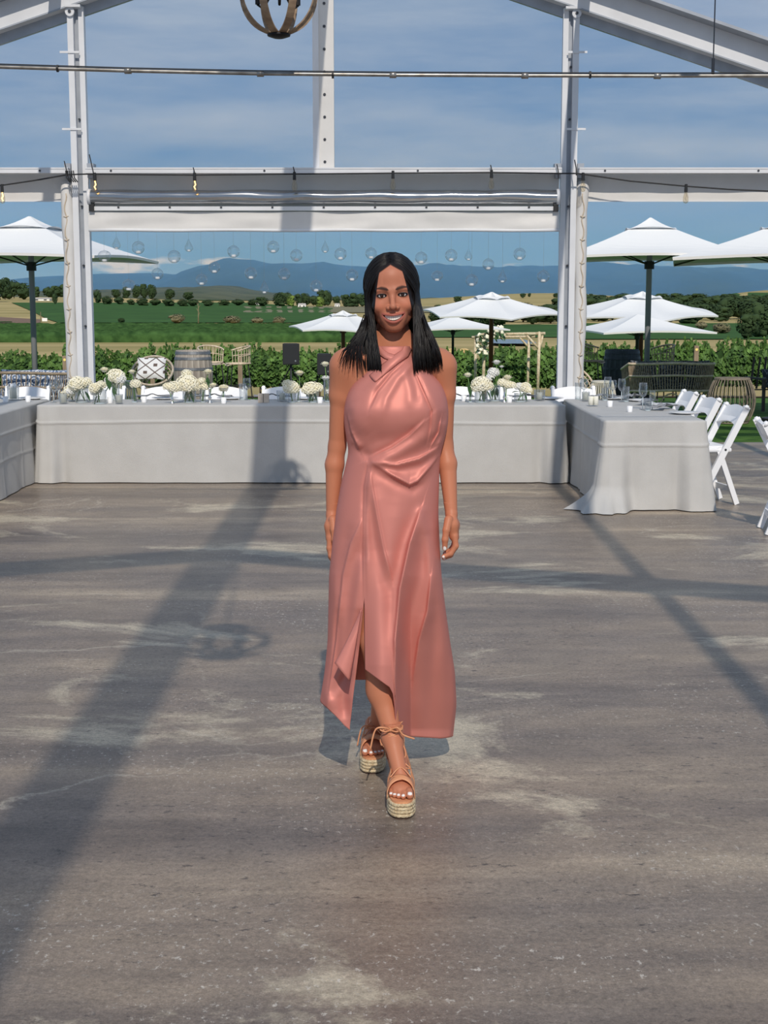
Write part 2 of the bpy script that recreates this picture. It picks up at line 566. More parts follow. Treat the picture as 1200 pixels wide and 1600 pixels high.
ZT = P(600, 262, YG - 0.18).z          # top of the transom
PX = {-1: P(126, 265, YG).x, 1: P(888, 265, YG).x}
def pillar(s):
    X = PX[s]
    u = X - XC
    o = bpy.data.objects.new('gable_pillar', None); COL.objects.link(o)
    o.location = (X, YG, 0)
    struct(o, 'white grooved upright of the marquee gable with laced canvas roll')
    top = zl(u) + 0.09
    q = -s      # towards the middle of the hall
    MB().box((-q * 0.048, 0.0, top / 2), (0.058, 0.13, top)).build('flange', M['white'], o)
    MB().box((0.0, 0.03, top / 2), (0.05, 0.05, top)).build('web', M['alu'], o)
    MB().box((q * 0.050, 0.02, top / 2), (0.052, 0.09, top)).build('flange', M['white'], o)
    MB().box((0.0, -0.055, 0.006), (0.26, 0.24, 0.012)).build('foot_plate', M['alu'], o)
    # hinge plate at the rafter
    h = MB().box((-q * 0.01, -0.02, top - 0.012), (0.15, 0.2, 0.024))
    h.tube([(-q * 0.045, -0.09, top - 0.06), (-q * 0.045, -0.06, top - 0.06)], 0.045, 16)
    h.build('hinge_plate', M['white'], o)
    MB().tube([(-q * 0.045, -0.10, top - 0.06), (-q * 0.045, -0.08, top - 0.06)], 0.015, 10).build('bolt', M['bolt'], o)
    for zz in (3.42, 3.92, 2.58, 2.0, 1.4):
        MB().tube([(0.004, -0.02, zz), (0.004, 0.02, zz)], 0.011, 8).build('bolt', M['bolt'], o)
    for zz in (3.32, 4.05):
        MB().box((-q * 0.06, -0.07, zz), (0.19, 0.012, 0.02)).build('clip', M['white'], o)
    for d in (-1, 1):
        vs = [(d * 0.085, -0.09, ZT - 0.09), (d * 0.135, -0.09, ZT - 0.09), (d * 0.145, -0.09, ZT + 0.05), (d * 0.08, -0.09, ZT + 0.05)]
        vs += [(a, b + 0.14, c) for a, b, c in vs]
        MB().add(vs, [(0, 1, 2, 3), (7, 6, 5, 4), (0, 4, 5, 1), (1, 5, 6, 2), (2, 6, 7, 3), (3, 7, 4, 0)]).build('bracket', M['alu'], o)
    # canvas curtain rolled and laced to the outer side
    b = MB()
    rnd = random.Random(3 + s)
    path, rad = [], []
    for i in range(40):
        z = 0.02 + (ZT - 0.14) * i / 39
        path.append((-q * (0.135 + 0.006 * math.sin(z * 5)), -0.02, z))
        rad.append((0.062 + 0.005 * math.sin(z * 9.0 + s) + rnd.uniform(-0.003, 0.003)) * (0.75 if i == 39 else 1))
    b.tube(path, rad, 18)
    b.build('canvas_roll', M['pvcwhite'], o, smooth=True)
    rp = []
    for i in range(90):
        z = 0.1 + (ZT - 0.34) * i / 89
        k = (z * 4.4) % 1.0
        rp.append((-q * (0.143 + 0.012 * math.sin(z * 4.4 * 2 * PI) + (0.004 if k < 0.1 else 0)), -0.086 - (0.006 if k < 0.12 else 0), z))
    MB().tube(rp, 0.0055, 6).build('lacing', M['rope'], o, smooth=True)
    for i in range(11):
        z = 0.2 + i * 0.227
        MB().tube([(-q * 0.118, -0.082, z + 0.012), (-q * 0.14, -0.094, z), (-q * 0.165, -0.078, z + 0.006)], 0.005, 6).build('knot', M['rope'], o, smooth=True)
    return o
for s in (-1, 1): pillar(s)

# middle mullion above the transom
o = bpy.data.objects.new('mullion_column', None); COL.objects.link(o)
xm = P(506, 200, YG).x
o.location = (xm, YG, ZT)
struct(o, 'white central upright above the transom with a line of eyelets')
hm = Z0 + 0.09 - ZT
MB().box((0.0, 0.02, hm / 2), (0.205, 0.10, hm)).build('cover', M['pvcwhite'], o)
MB().box((-0.075, -0.045, hm / 2), (0.06, 0.03, hm)).build('flange', M['white'], o)
for i in range(11):
    MB().tube([(0.01, -0.036, 0.07 + i * 0.215), (0.01, -0.028, 0.07 + i * 0.215)], 0.014, 10).build('eyelet', M['bolt'], o)

# transom beams with valances
xl, xr = XC - HALF, XC + HALF
edges = (xl, PX[-1] - 0.085, PX[-1] + 0.085, PX[1] - 0.085, PX[1] + 0.085, xr)
for a, b_, nm in ((edges[0], edges[1], 0), (edges[2], edges[3], 1), (edges[4], edges[5], 2)):
    o = bpy.data.objects.new('transom_beam', None); COL.objects.link(o)
    o.location = ((a + b_) / 2, YG, ZT)
    struct(o, ('white transom of the outer gable bay', 'white transom across the middle gable bay', 'white transom of the outer gable bay')[nm])
    w = b_ - a
    MB().box((0, -0.09, -0.030), (w, 0.20, 0.044)).build('rail', M['white'], o)
    MB().box((0, -0.085, -0.006), (w, 0.22, 0.014)).build('cap', M['white'], o)
    for i in range(int(w / 1.6) + 1):
        MB().tube([(-w / 2 + 0.25 + i * 1.5, -0.195, -0.03), (-w / 2 + 0.25 + i * 1.5, -0.188, -0.03)], 0.011, 8).build('bolt', M['bolt'], o)
    bot = P(600, 314 if nm != 1 else 332, YG).z - ZT
    def wav(u, v, w=w, bot=bot):
        x = -w / 2 + w * u
        return (x, 0.03 + 0.006 * math.sin(x * 3.1) * v + 0.004 * math.sin(x * 11), -0.05 + (bot + 0.05) * v)
    MB().grid(wav, 60, 8).build('valance', M['pvcwhite'], o, smooth=True)
    MB().box((0, 0.028, bot), (w, 0.014, 0.012)).build('valance_hem', M['white'], o)

# clear gable panes above the transom
k = 1
xs = (xl + 0.1, edges[1], edges[2], xm - 0.1, xm + 0.1, edges[3], edges[4], xr - 0.1)
for i in range(0, 8, 2):
    a, b_ = xs[i], xs[i + 1]
    vs = [(a, YG + 0.045, ZT - 0.02), (b_, YG + 0.045, ZT - 0.02), (b_, YG + 0.045, max(ZT, zl(b_ - XC) + 0.03)), (a, YG + 0.045, max(ZT, zl(a - XC) + 0.03))]
    vs += [(p[0], p[1] + 0.002, p[2]) for p in vs[:4]]
    struct(MB().add(vs[:4], [(0, 1, 2, 3)]).build('window_%d' % k, M['clear']), 'clear plastic gable pane above the transom')
    k += 1

# ------------------------------------------------------------------ roller blind in the middle bay
xa, xb = edges[2] + 0.0, edges[3] - 0.01
t = thing('roller_blind', 'rolled clear blind with white panel under the middle transom', 'blind', ((xa + xb) / 2, YG - 0.08, P(600, 309, YG).z))
w = xb - xa
zc = 0.0
def rollf(u, v):
    x = -w / 2 + w * u
    th = 2 * PI * v
    r = 0.068 + 0.004 * math.sin(x * 7 + th * 2) * math.sin(x * 2.3) + 0.003 * mnoise.noise(Vector((x * 5, math.cos(th), math.sin(th))))
    return (x, -0.02 + r * math.cos(th), r * math.sin(th))
MB().grid(rollf, 160, 20).build('rolled_sheet', M['roll'], t, smooth=True)
MB().tube([(-w / 2, -0.02, 0), (w / 2, -0.02, 0)], 0.045, 16).build('core_tube', M['alu'], t, smooth=True)
for s in (-1, 1):
    MB().tube([(s * (w / 2 + 0.0), -0.02, 0), (s * (w / 2 - 0.03), -0.02, 0)], 0.078, 20).build('end_disc', M['white'], t, smooth=True)
    MB().box((s * (w / 2 - 0.035), -0.02, -0.105), (0.05, 0.05, 0.07)).build('end_clamp', M['black'], t)
zr = P(600, 326, YG - 0.08).z - t.location.z
MB().box((0, -0.01, zr), (w, 0.035, 0.04)).build('panel_rail', M['white'], t)
for i in range(9):
    MB().box((-w / 2 + 0.3 + i * (w - 0.6) / 8, -0.03, zr + 0.012), (0.02, 0.02, 0.012)).build('clip', M['black'], t)
zp0, zp1 = P(600, 331, YG - 0.08).z - t.location.z, P(600, 361, YG - 0.08).z - t.location.z
xo0, xo1 = P(141, 345, YG).x - t.location.x, P(872, 345, YG).x - t.location.x
def blindf(u, v):
    x = xo0 + (xo1 - xo0) * u
    return (x, 0.006 * math.sin(x * 4.1 + 3 * v) + 0.004 * math.sin(x * 9) + 0.008 * mnoise.noise(Vector((x * 2.5, v * 2, 0))), zp0 + (zp1 - zp0) * v)
MB().grid(blindf, 120, 10).build('white_panel', M['pvcwhite'], t, smooth=True)
MB().tube([(xo0 + (xo1 - xo0) * i / 20, 0, zp1 + 0.008 + 0.003 * math.sin(i * 1.3)) for i in range(21)], 0.016, 8).build('bottom_bar', M['white'], t, smooth=True)

# ------------------------------------------------------------------ hanging pipe, chandeliers, festoon lights
YP = 8.8
pts = [P(x, y, YP) for x, y in ((-420, 92), (0, 104.5), (200, 110.5), (407, 115), (614, 117), (820, 118), (1027, 118.5), (1240, 118), (1500, 117))]
o = thing('hanging_pipe', 'long thin galvanised pipe slung across the hall below the roof', 'pipe', pts[4])
loc = o.location.copy()
MB().tube([p - loc for p in pts], 0.0115, 10).build('rod', M['steel'], o, smooth=True)
MB().tube([p - loc + Vector((0, -0.012, 0.014)) for p in pts], 0.004, 6).build('cable', M['black'], o, smooth=True)
for p in (pts[2], pts[3], pts[4], pts[5], pts[6]):
    MB().tube([p - loc + Vector((-0.02, 0, 0)), p - loc + Vector((0.02, 0, 0))], 0.019, 10).build('coupling', M['steel'], o, smooth=True)
for x in (90, 520, 922):
    p = P(x, 107 if x < 100 else 117, YP)
    MB().tube([p - loc + Vector((-0.006, 0, 0)), p - loc + Vector((0.006, 0, 0))], 0.021, 8).build('cable_tie', M['black'], o)
for xx in (XC + 2.56, XC - 2.56):
    zz = pts[6].z if xx > 0 else P(0, 99, YP).z
    MB().tube([Vector((xx, YP, zz)) - loc, Vector((xx, YP, zl(xx - XC) + 0.25)) - loc], 0.004, 6).build('suspension_wire', M['bolt'], o)
    MB().tube([Vector((xx, YP, zz)) - loc, Vector((xx, YP, zz + 0.10)) - loc], 0.010, 8).build('wire_clamp', M['bolt'], o)

M['hoop'] = pmat('weathered_oak_hoop', C(146, 124, 100), 0.75, var=C(108, 88, 70), vs=10, stretch=(1, 1, 4))
M['iron'] = pmat('dark_iron', C(34, 34, 36), 0.5, metal=0.6)
def chandelier(loc, label):
    t = thing('orb_chandelier', label, 'chandelier', loc, 0.25, 'timber hoop chandeliers under the ridge')
    R = 0.235
    for i in range(4):
        a = PI * i / 4 + 0.2
        ring = MB()
        n = 48
        vs, fs = [], []
        for k in range(n):
            th = 2 * PI * k / n
            for rr, ww in ((R, -0.022), (R, 0.022), (R - 0.008, 0.022), (R - 0.008, -0.022)):
                q = Vector((rr * math.cos(th) * math.cos(a) - ww * math.sin(a), rr * math.cos(th) * math.sin(a) + ww * math.cos(a), rr * math.sin(th) * 1.03))
                vs.append(q)
        for k in range(n):
            j = (k + 1) % n
            for e in range(4):
                fs.append((k * 4 + e, k * 4 + (e + 1) % 4, j * 4 + (e + 1) % 4, j * 4 + e))
        ring.add(vs, fs).build('hoop', M['hoop'], t, smooth=False)
    MB().lathe([(0.001, -0.262), (0.03, -0.258), (0.065, -0.246), (0.068, -0.238), (0.05, -0.23), (0.001, -0.228)], 20).build('base_cap', M['iron'], t, smooth=True)
    MB().lathe([(0.001, 0.226), (0.06, 0.232), (0.055, 0.255), (0.001, 0.262)], 20).build('top_cap', M['iron'], t, smooth=True)
    MB().tube([(0, 0, 0.25), (0, 0, Z0 + 0.24 - loc[2])], 0.008, 8).build('hanging_rod', M['iron'], t)
    for i in range(3):
        a = 2 * PI * i / 3 + 0.4
        x, y = math.cos(a), math.sin(a)
        MB().tube([(0, 0, 0.2), (0.04 * x, 0.04 * y, 0.0), (0.10 * x, 0.10 * y, -0.09), (0.135 * x, 0.135 * y, -0.06)], 0.008, 8).build('arm', M['iron'], t, smooth=True)
        MB().tube([(0.135 * x, 0.135 * y, -0.06), (0.135 * x, 0.135 * y, 0.0)], 0.014, 10).build('lamp_holder', M['iron'], t)
    return t
p = P(435, -13, 8.6)
chandelier((p.x, 8.6, p.z), 'orb chandelier of bent oak hoops with dark base cap')
chandelier((XC + 0.12, 2.45, 3.42), 'orb chandelier whose round shadow falls on the floor')

M['bulb'] = glassy('bulb_glass', (0.95, 0.9, 0.8, 1))
M['filament'] = pmat('glowing_filament', C(255, 190, 90), 0.5)
bb = M['filament'].node_tree.nodes['Principled BSDF']
bb.inputs['Emission Color'].default_value = (1.0, 0.55, 0.16, 1)
bb.inputs['Emission Strength'].default_value = 6.0
YB = YG - 0.22
o = thing('festoon_cable', 'black festoon light cable tied along the gable transom', 'cable', P(135, 272, YB))
loc = o.location.copy()
runs = [[(-160, 306), (0, 290), (60, 281), (105, 273)], [(105, 273), (135, 272), (300, 273.5), (460, 272), (614, 270.5), (768, 269.5), (872, 271)], [(872, 271), (903, 271), (985, 283), (1072, 291), (1140, 296), (1210, 299), (1400, 303)]]
for i, rn in enumerate(runs):
    MB().tube([P(x, y, YB) - loc for x, y in rn], 0.0075, 6).build('wire', M['black'], o, smooth=True)
for x, y, ln in ((146, 272, 30), (304, 272, 10), (104, 268, 16), (900, 266, 16), (460, 271, 10), (768, 268, 10), (872, 271, 14)):
    q = P(x, y, YB) - loc
    MB().tube([q + Vector((0.004, 0, -0.05)), q + Vector((0.0, -0.01, 0.02)), q + Vector((-ln * 0.0011, -0.012, ln * 0.0062))], 0.0055, 5).build('cable_tie', M['black'], o)
for k in range(5):
    q = P(103 + k * 3, 270, YB) - loc
    MB().tube([q + Vector((0, -0.012, 0.02)), q + Vector((0.01, -0.016, -0.05)), q + Vector((0.04, -0.012, -0.09))], 0.006, 5).build('cable_loop', M['black'], o, smooth=True)
bulb0 = None
for x, y, lit in ((3, 291, 1), (148, 273, 1), (304, 273, 1), (460, 272, 0), (614, 270, 0), (768, 269, 0), (911, 273, 0), (1072, 291, 0)):
    q = P(x, y, YB - 0.012)
    lab = 'festoon bulb with glowing filament under the gable transom' if lit else 'unlit clear festoon bulb under the gable transom'
    t = thing('festoon_bulb', lab, 'light bulb', q, 0, 'lit festoon bulbs' if lit else 'unlit festoon bulbs')
    MB().tube([(0, 0, 0.02), (0, 0, -0.055)], [0.014, 0.017], 10).build('socket', M['black'], t)
    MB().lathe([(0.013, -0.05), (0.017, -0.075), (0.026, -0.105), (0.028, -0.135), (0.02, -0.158), (0.001, -0.166)], 14).build('globe', M['bulb'], t, smooth=True)
    MB().tube([(0, 0, -0.06), (0.008, 0, -0.095), (-0.006, 0, -0.115), (0.006, 0, -0.14)], 0.0055 if lit else 0.002, 6).build('filament', M['filament'] if lit else M['steel'], t, smooth=True)

# ------------------------------------------------------------------ glass globes hanging in the opening
YH = YG + 0.12
globes = [(216, 387, 10, 0), (163, 400, 10, 2), (272, 401, 10, 0), (246, 428, 9, 0), (201, 445, 10, 2), (335, 418, 9, 0), (315, 437, 9, 0), (365, 393, 9.5, 0), (392, 427, 9.5, 0),
          (427, 386, 9.5, 0), (463, 399, 9.5, 0), (532, 397, 9.5, 0), (580, 396, 9, 0), (444, 428, 9.5, 0), (494, 447, 9.5, 0), (550, 430, 9.5, 0), (658, 403, 9.5, 0), (705, 399, 9.5, 0),
          (683, 431, 9, 2), (737, 438, 9.5, 0), (763, 413, 9, 0), (812, 397, 9.5, 0), (849, 432, 9.5, 0),
          (182, 383, 6.5, 1), (295, 387, 6.5, 1), (508, 389, 6, 1), (413, 452, 7, 1), (732, 401, 6, 1), (785, 435, 7, 1)]
protos = {}
for x, y, rp, kind in globes:
    c = P(x, y, YH)
    r = rp * MPP(YH)
    key = kind
    lab = ('round clear glass tealight globe hanging in the gable opening', 'small teardrop glass tealight holder hanging in the gable opening', 'wide mouthed glass tealight globe hanging in the gable opening')[kind]
    grp = ('hanging round glass globes', 'hanging teardrop glass holders', 'hanging wide mouthed glass globes')[kind]
    t = thing('glass_globe', lab, 'candle holder', c, (x * 0.7) % 6.28, grp)
    if key not in protos:
        n = 14
        prof = []
        if kind == 1:
            for i in range(n + 1):
                a = -PI / 2 + PI * i / n
                zz = math.sin(a)
                rr = math.cos(a)
                if zz > 0.1:
                    rr = rr * (1 - 0.62 * min(1, (zz - 0.1) * 1.4)); zz = zz * 2.2 - 0.12
                prof.append((max(rr, 0.02), zz))
        else:
            for i in range(n + 1):
                a = -PI / 2 + PI * i / n
                prof.append((max(math.cos(a), 0.02), math.sin(a) * (0.86 if kind == 2 else 1.0)))
            prof[-1] = (0.06, prof[-1][1]); prof.append((0.05, prof[-1][1] + 0.16)); prof.append((0.01, prof[-1][1] + 0.04))
        gm = MB().lathe(prof, 22)
        rim = MB().tube([(0.55 * math.cos(a2), -0.80, 0.12 + 0.5 * math.sin(a2)) for a2 in [2 * PI * i / 20 for i in range(20)]], 0.05, 5, closed=True)
        cd = MB().lathe([(0.001, -0.84), (0.36, -0.82), (0.36, -0.50), (0.30, -0.48), (0.001, -0.50)], 14)
        protos[key] = (gm, rim, cd)
        objs = (gm.build('glass_body', M['glass'], t, smooth=True), (rim.build('opening_rim', M['glass'], t, smooth=True) if kind != 1 else None), cd.build('tealight', M['votive'], t))
        protos[key] = [q.data for q in objs if q]
        for q in objs:
            if q: q.scale = (r, r, r)
    else:
        for me, nm in zip(protos[key], ('glass_body', 'opening_rim', 'tealight') if kind != 1 else ('glass_body', 'tealight')):
            q = bpy.data.objects.new(nm, me); COL.objects.link(q); q.parent = t; q.scale = (r, r, r)
    top = r * (2.1 if kind == 1 else 1.15)
    MB().tube([(0, 0, top), (0, 0, ZT - 0.045 - c.z), (-math.sin(t.rotation_euler.z) * 0.20, -math.cos(t.rotation_euler.z) * 0.20, ZT - 0.03 - c.z)], 0.0007, 4).build('thread', M['steel'], t)
# ------------------------------------------------------------------ tables under grey linen
TZ = 0.715
def cloth_table(x0, x1, y0, y1, label, seed, creases, flare=0.03, cornerpool=(), split=(), cf=0.085):
    cx, cy = (x0 + x1) / 2, (y0 + y1) / 2
    hx, hy = (x1 - x0) / 2, (y1 - y0) / 2
    tb = thing('trestle_table', 'trestle table hidden under ' + label, 'table', (cx, cy, 0))
    MB().box((0, 0, TZ - 0.022), (2 * hx - 0.04, 2 * hy - 0.04, 0.03)).build('tabletop', M['hoop'], tb)
    for i in (-1, 1):
        for j in (-1, 1):
            MB().box((i * (hx - 0.15), j * (hy - 0.12), (TZ - 0.04) / 2), (0.04, 0.04, TZ - 0.04)).build('leg', M['alu'], tb)
    rc = 0.03
    per = []
    def seg(ax, ay, bx, by, nx, ny):
        L = math.hypot(bx - ax, by - ay)
        n = max(8, int(L / 0.022))
        for i in range(n):
            t = i / n
            per.append((ax + (bx - ax) * t, ay + (by - ay) * t, nx, ny, min(t, 1 - t) * L))
    def arc(ox, oy, a0):
        for i in range(7):
            a = a0 + PI / 2 * i / 7
            per.append((ox + rc * math.cos(a), oy + rc * math.sin(a), math.cos(a), math.sin(a), 0.0))
    seg(-hx + rc, -hy, hx - rc, -hy, 0, -1); arc(hx - rc, -hy + rc, -PI / 2)
    seg(hx, -hy + rc, hx, hy - rc, 1, 0); arc(hx - rc, hy - rc, 0)
    seg(hx - rc, hy, -hx + rc, hy, 0, 1); arc(-hx + rc, hy - rc, PI / 2)
    seg(-hx, hy - rc, -hx, -hy + rc, -1, 0); arc(-hx + rc, -hy + rc, PI)
    n = len(per)
    rows = 64
    vs, fs = [], []
    vs.append((0, 0, TZ))
    for (x, y, nx, ny, e) in per:
        vs.append((x * (1 - 0.09 / hx), y * (1 - 0.09 / hy), TZ))
    for (x, y, nx, ny, e) in per:
        vs.append((x - nx * 0.014, y - ny * 0.014, TZ))
    rnd = random.Random(seed)
    ph = [rnd.uniform(0, 6.28) for _ in range(6)]
    for j in range(rows):
        v = j / (rows - 1)
        for (x, y, nx, ny, e) in per:
            corner = math.exp(-(e / 0.13) ** 2)
            sx = x * ny - y * nx
            wob = 0.010 * math.sin(sx * 5.3 + ph[0] + 1.1 * v) + 0.007 * math.sin(sx * 11.7 + ph[1] - 0.8 * v) + 0.012 * mnoise.noise(Vector((sx * 2.2, v * 1.2, seed)))
            d = 0.006 + (flare + wob) * v ** 1.2
            # a corner hangs as a fold: pushed out with pleats either side
            pl = math.exp(-((e - 0.10) / 0.045) ** 2) - 0.9 * math.exp(-((e - 0.19) / 0.05) ** 2)
            d += corner * cf * v ** 1.1 + pl * 0.045 * v ** 0.8 * (1 - corner * 0.5)
            z = TZ - 0.008 - (TZ - 0.016) * v
            for (zc, amp) in creases:
                zz = zc + 0.012 * math.sin(sx * 1.2 + seed)
                d += amp * math.exp(-((z - zz) / 0.0075) ** 2)
            for sc in split:
                d += 0.010 * math.exp(-((sx - sc) / 0.012) ** 2) * (0.3 + 0.7 * v)
            for (qx, qy, am) in cornerpool:
                dd = math.hypot(x - (qx - cx), y - (qy - cy))
                d += am * math.exp(-(dd / 0.20) ** 2) * max(0, (v - 0.72) / 0.28) ** 1.6 * (1 + 0.35 * math.sin(sx * 34))
            vs.append((x + nx * d, y + ny * d, z))
    for i in range(n):
        fs.append((0, 1 + (i + 1) % n, 1 + i)[::-1])
    for j in range(rows + 1):
        a0 = 1 + j * n
        for i in range(n):
            k = (i + 1) % n
            fs.append((a0 + i, a0 + n + i, a0 + n + k, a0 + k))
    o = MB().add(vs, fs).build('tablecloth', M['linen'], None, smooth=True, loc=(cx, cy, 0))
    tag(o, label, 'tablecloth')
    return o
BT_Y0 = 13.06
BX0, BX1 = XP(52, BT_Y0), XP(886, BT_Y0)
cloth_table(BX0, BX1, BT_Y0, BT_Y0 + 0.78, 'grey linen cloth on the long table spanning the gable', 1, [(0.555, 0.012)], 0.012, split=(-1.32,), cf=0.03)
cloth_table(BX0 - 0.86, BX0 - 0.075, 10.4, BT_Y0 + 0.80, 'grey linen cloth on the table with the tall paper lantern candle', 2, [(0.52, 0.010), (0.3, 0.006)], 0.02, split=(-0.6, 0.1, 0.8))
RX0 = P(945, 655, 11.3).x
cloth_table(RX0, RX0 + 0.80, 11.3, BT_Y0 + 0.82, 'grey linen cloth on the table set beside the white folding chairs', 5, [(0.53, 0.010)], 0.02, cornerpool=((RX0, 11.3, 0.16),), split=(0.0, -0.22))

def TP(x, y):               # a place on the table tops
    return G(x, max(y, 624.0), TZ)

# ------------------------------------------------------------------ white folding chairs
def make_chair():
    t = thing('folding_chair', 'white folding chair', 'chair', (0, 0, 0))
    m = M['chairwhite']
    # local: sits facing -y, back at +y
    for s in (-1, 1):
        x = s * 0.205
        MB().bar((x, -0.17, 0.005), (x, 0.235, 0.80), 0.030, 0.052, up=(0, -1, 0.6)).build('front_leg', m, t)
        MB().tube([(x, 0.226, 0.785), (x, 0.240, 0.81)], [0.030, 0.012], 10).build('leg_cap', m, t, smooth=True)
        MB().bar((s * 0.175, 0.185, 0.005), (s * 0.175, 0.01, 0.47), 0.028, 0.042, up=(0, 1, 0.6)).build('rear_leg', m, t)
        MB().tube([(s * 0.19, 0.058, 0.455), (s * 0.222, 0.058, 0.455)], 0.010, 8).build('pivot_bolt', M['bolt'], t)
    def slat(z0, z1, y0, y1):
        def f(u, v):
            x = -0.2 + 0.4 * u
            arch = 0.028 * math.sin(PI * u)
            return (x, y0 + (y1 - y0) * v + 0.022 * math.sin(PI * u), z0 + (z1 - z0) * v + arch * (v * 1.1 - 0.9 * (1 - v)) * (1 if v > 0.5 else -1))
        b = MB()
        b.grid(lambda u, v: Vector(f(u, v)), 12, 5)
        b.grid(lambda u, v: Vector(f(1 - u, v)) + Vector((0, 0.020, -0.01)), 12, 5)
        e0 = [f(i / 11, 1) for i in range(12)]
        b.add([p for q in e0 for p in (q, (q[0], q[1] + 0.020, q[2] - 0.01))], [(2 * i, 2 * i + 2, 2 * i + 3, 2 * i + 1) for i in range(11)])
        e0 = [f(i / 11, 0) for i in range(12)]
        b.add([p for q in e0 for p in (q, (q[0], q[1] + 0.020, q[2] - 0.01))], [(2 * i + 1, 2 * i + 3, 2 * i + 2, 2 * i) for i in range(11)])
        return b
    slat(0.65, 0.775, 0.135, 0.215).build('backrest', m, t, smooth=False)
    MB().box((0, -0.03, 0.450), (0.385, 0.31, 0.034), bev=0.012).build('seat', m, t)
    MB().box((0, -0.03, 0.474), (0.34, 0.27, 0.02), bev=0.008).build('seat_pad', m, t)
    MB().bar((-0.20, -0.113, 0.115), (0.20, -0.113, 0.115), 0.02, 0.045).build('stretcher', m, t)
    MB().bar((-0.17, 0.145, 0.125), (0.17, 0.145, 0.125), 0.02, 0.045).build('stretcher', m, t)
    return t
chair = make_chair()
# those tucked in behind the long table, facing it
spots = []
first = True
def put_chair(loc, rz, label, group):
    global first
    c = chair if first else copy_tree(chair)
    first = False
    c.location = loc
    c.rotation_euler = (0, 0, rz)
    c['label'] = label
    c['group'] = group
    return c
for px, near in ((30, 'beside the patterned sofa'), (150, 'behind the broad leaf vase'), (245, 'in front of the basket chair'), (342, 'behind the lone round bloom'), (440, 'behind the small wooden block'), (722, 'behind the tube vase rose'), (800, 'behind the white sweet peas'), (905, 'behind the twin pillar candles')):
    put_chair((XP(px, 14.12), 14.17 + 0.01 * math.sin(px), 0), 0.04 * math.sin(px * 1.3), 'white folding chair tucked in ' + near, 'white chairs behind the long table')
xs_ = RX0 + 0.80
for i, (yy, lab) in enumerate(((11.78, 'white folding chair at the corner of the cloth with both legs in view'), (12.72, 'white folding chair between two others along the set table'), (13.62, 'white folding chair at the lawn end of the set table'))):
    put_chair((xs_ + 0.13, yy, 0), PI / 2 * -1 + 0.16 - PI * 0 - 0.05 * i, lab, 'white chairs along the set table')
p = G(1172, 826)
put_chair((p.x + 0.245, p.y - 0.165, 0), PI / 2 - 0.10, 'white folding chair alone on the concrete, turned away from the tables', 'white chairs along the set table')

# ------------------------------------------------------------------ what stands on the tables
def flower_head(b, c, r, kind, rnd):
    """cluster of petals: hydrangea ball (many small florets) or rose (nested petals)"""
    c = Vector(c)
    if kind == 'hydrangea':
        b.ico(c, (r * 0.86, r * 0.86, r * 0.70), 2, 0.1, 3, rnd.random() * 9)
        n = int(75 * (r / 0.06) ** 1.2)
        for i in range(n):
            z = 1 - 1.75 * (i + 0.5) / n
            a = i * 2.39996
            q = math.sqrt(max(0, 1 - z * z))
            d = Vector((q * math.cos(a), q * math.sin(a), z))
            pos = c + Vector((d.x * r, d.y * r, d.z * r * 0.82)) * rnd.uniform(0.9, 1.08)
            u = d.orthogonal().normalized()
            w = d.cross(u)
            s = r * rnd.uniform(0.17, 0.25)
            ang = rnd.uniform(0, 6.28)
            uu = u * math.cos(ang) + w * math.sin(ang)
            ww = d.cross(uu)
            vs = [pos + d * 0.004]
            for k in range(8):
                th = k * PI / 4
                rr = s * (1.0 if k % 2 == 0 else 0.55)
                vs.append(pos + uu * math.cos(th) * rr + ww * math.sin(th) * rr - d * (0.003 if k % 2 else -0.002))
            b.add(vs, [(0, 1 + k, 1 + (k + 1) % 8) for k in range(8)])
    else:
        for ring, (n, rr, tilt) in enumerate(((3, 0.35, 0.15), (5, 0.62, 0.35), (6, 0.85, 0.7), (7, 1.0, 1.15))):
            for k in range(n):
                a = 2 * PI * k / n + ring * 0.5 + rnd.uniform(-0.15, 0.15)
                d = Vector((math.cos(a), math.sin(a), 0))
                tng = Vector((-math.sin(a), math.cos(a), 0))
                h = r * 1.0
                vs = []
                for j in range(4):
                    v = j / 3
                    out = rr * r * (0.25 + 0.75 * math.sin(v * PI / 2) * (0.6 + 0.5 * tilt * v))
                    zz = -0.45 * r + h * v * math.cos(tilt * v * 0.9)
                    wd = r * 0.5 * math.sin(PI * (0.22 + 0.62 * v)) * (0.6 + ring * 0.16)
                    for i in (-1, 0, 1):
                        vs.append(c + d * (out - abs(i) * wd * 0.35) + tng * i * wd + Vector((0, 0, zz)))
                b.add(vs, [(j * 3 + i, j * 3 + i + 1, j * 3 + i + 4, j * 3 + i + 3) for j in range(3) for i in range(2)])
def leaf_blade(b, p, d, L, w, droop=0.3, up=Vector((0, 0, 1))):
    d = Vector(d).normalized()
    s = d.cross(up)
    if s.length < 0.05: s = Vector((1, 0, 0))
    s.normalize()
    vs = []
    for j in range(6):
        v = j / 5
        c = Vector(p) + d * L * v - up * droop * L * v * v
        ww = w * math.sin(PI * min(1, 0.06 + v * 0.94)) ** 0.8
        vs += [c - s * ww + up * ww * 0.3, c, c + s * ww + up * ww * 0.3]
    b.add(vs, [(j * 3 + i, j * 3 + i + 1, j * 3 + i + 4, j * 3 + i + 3) for j in range(5) for i in range(2)])
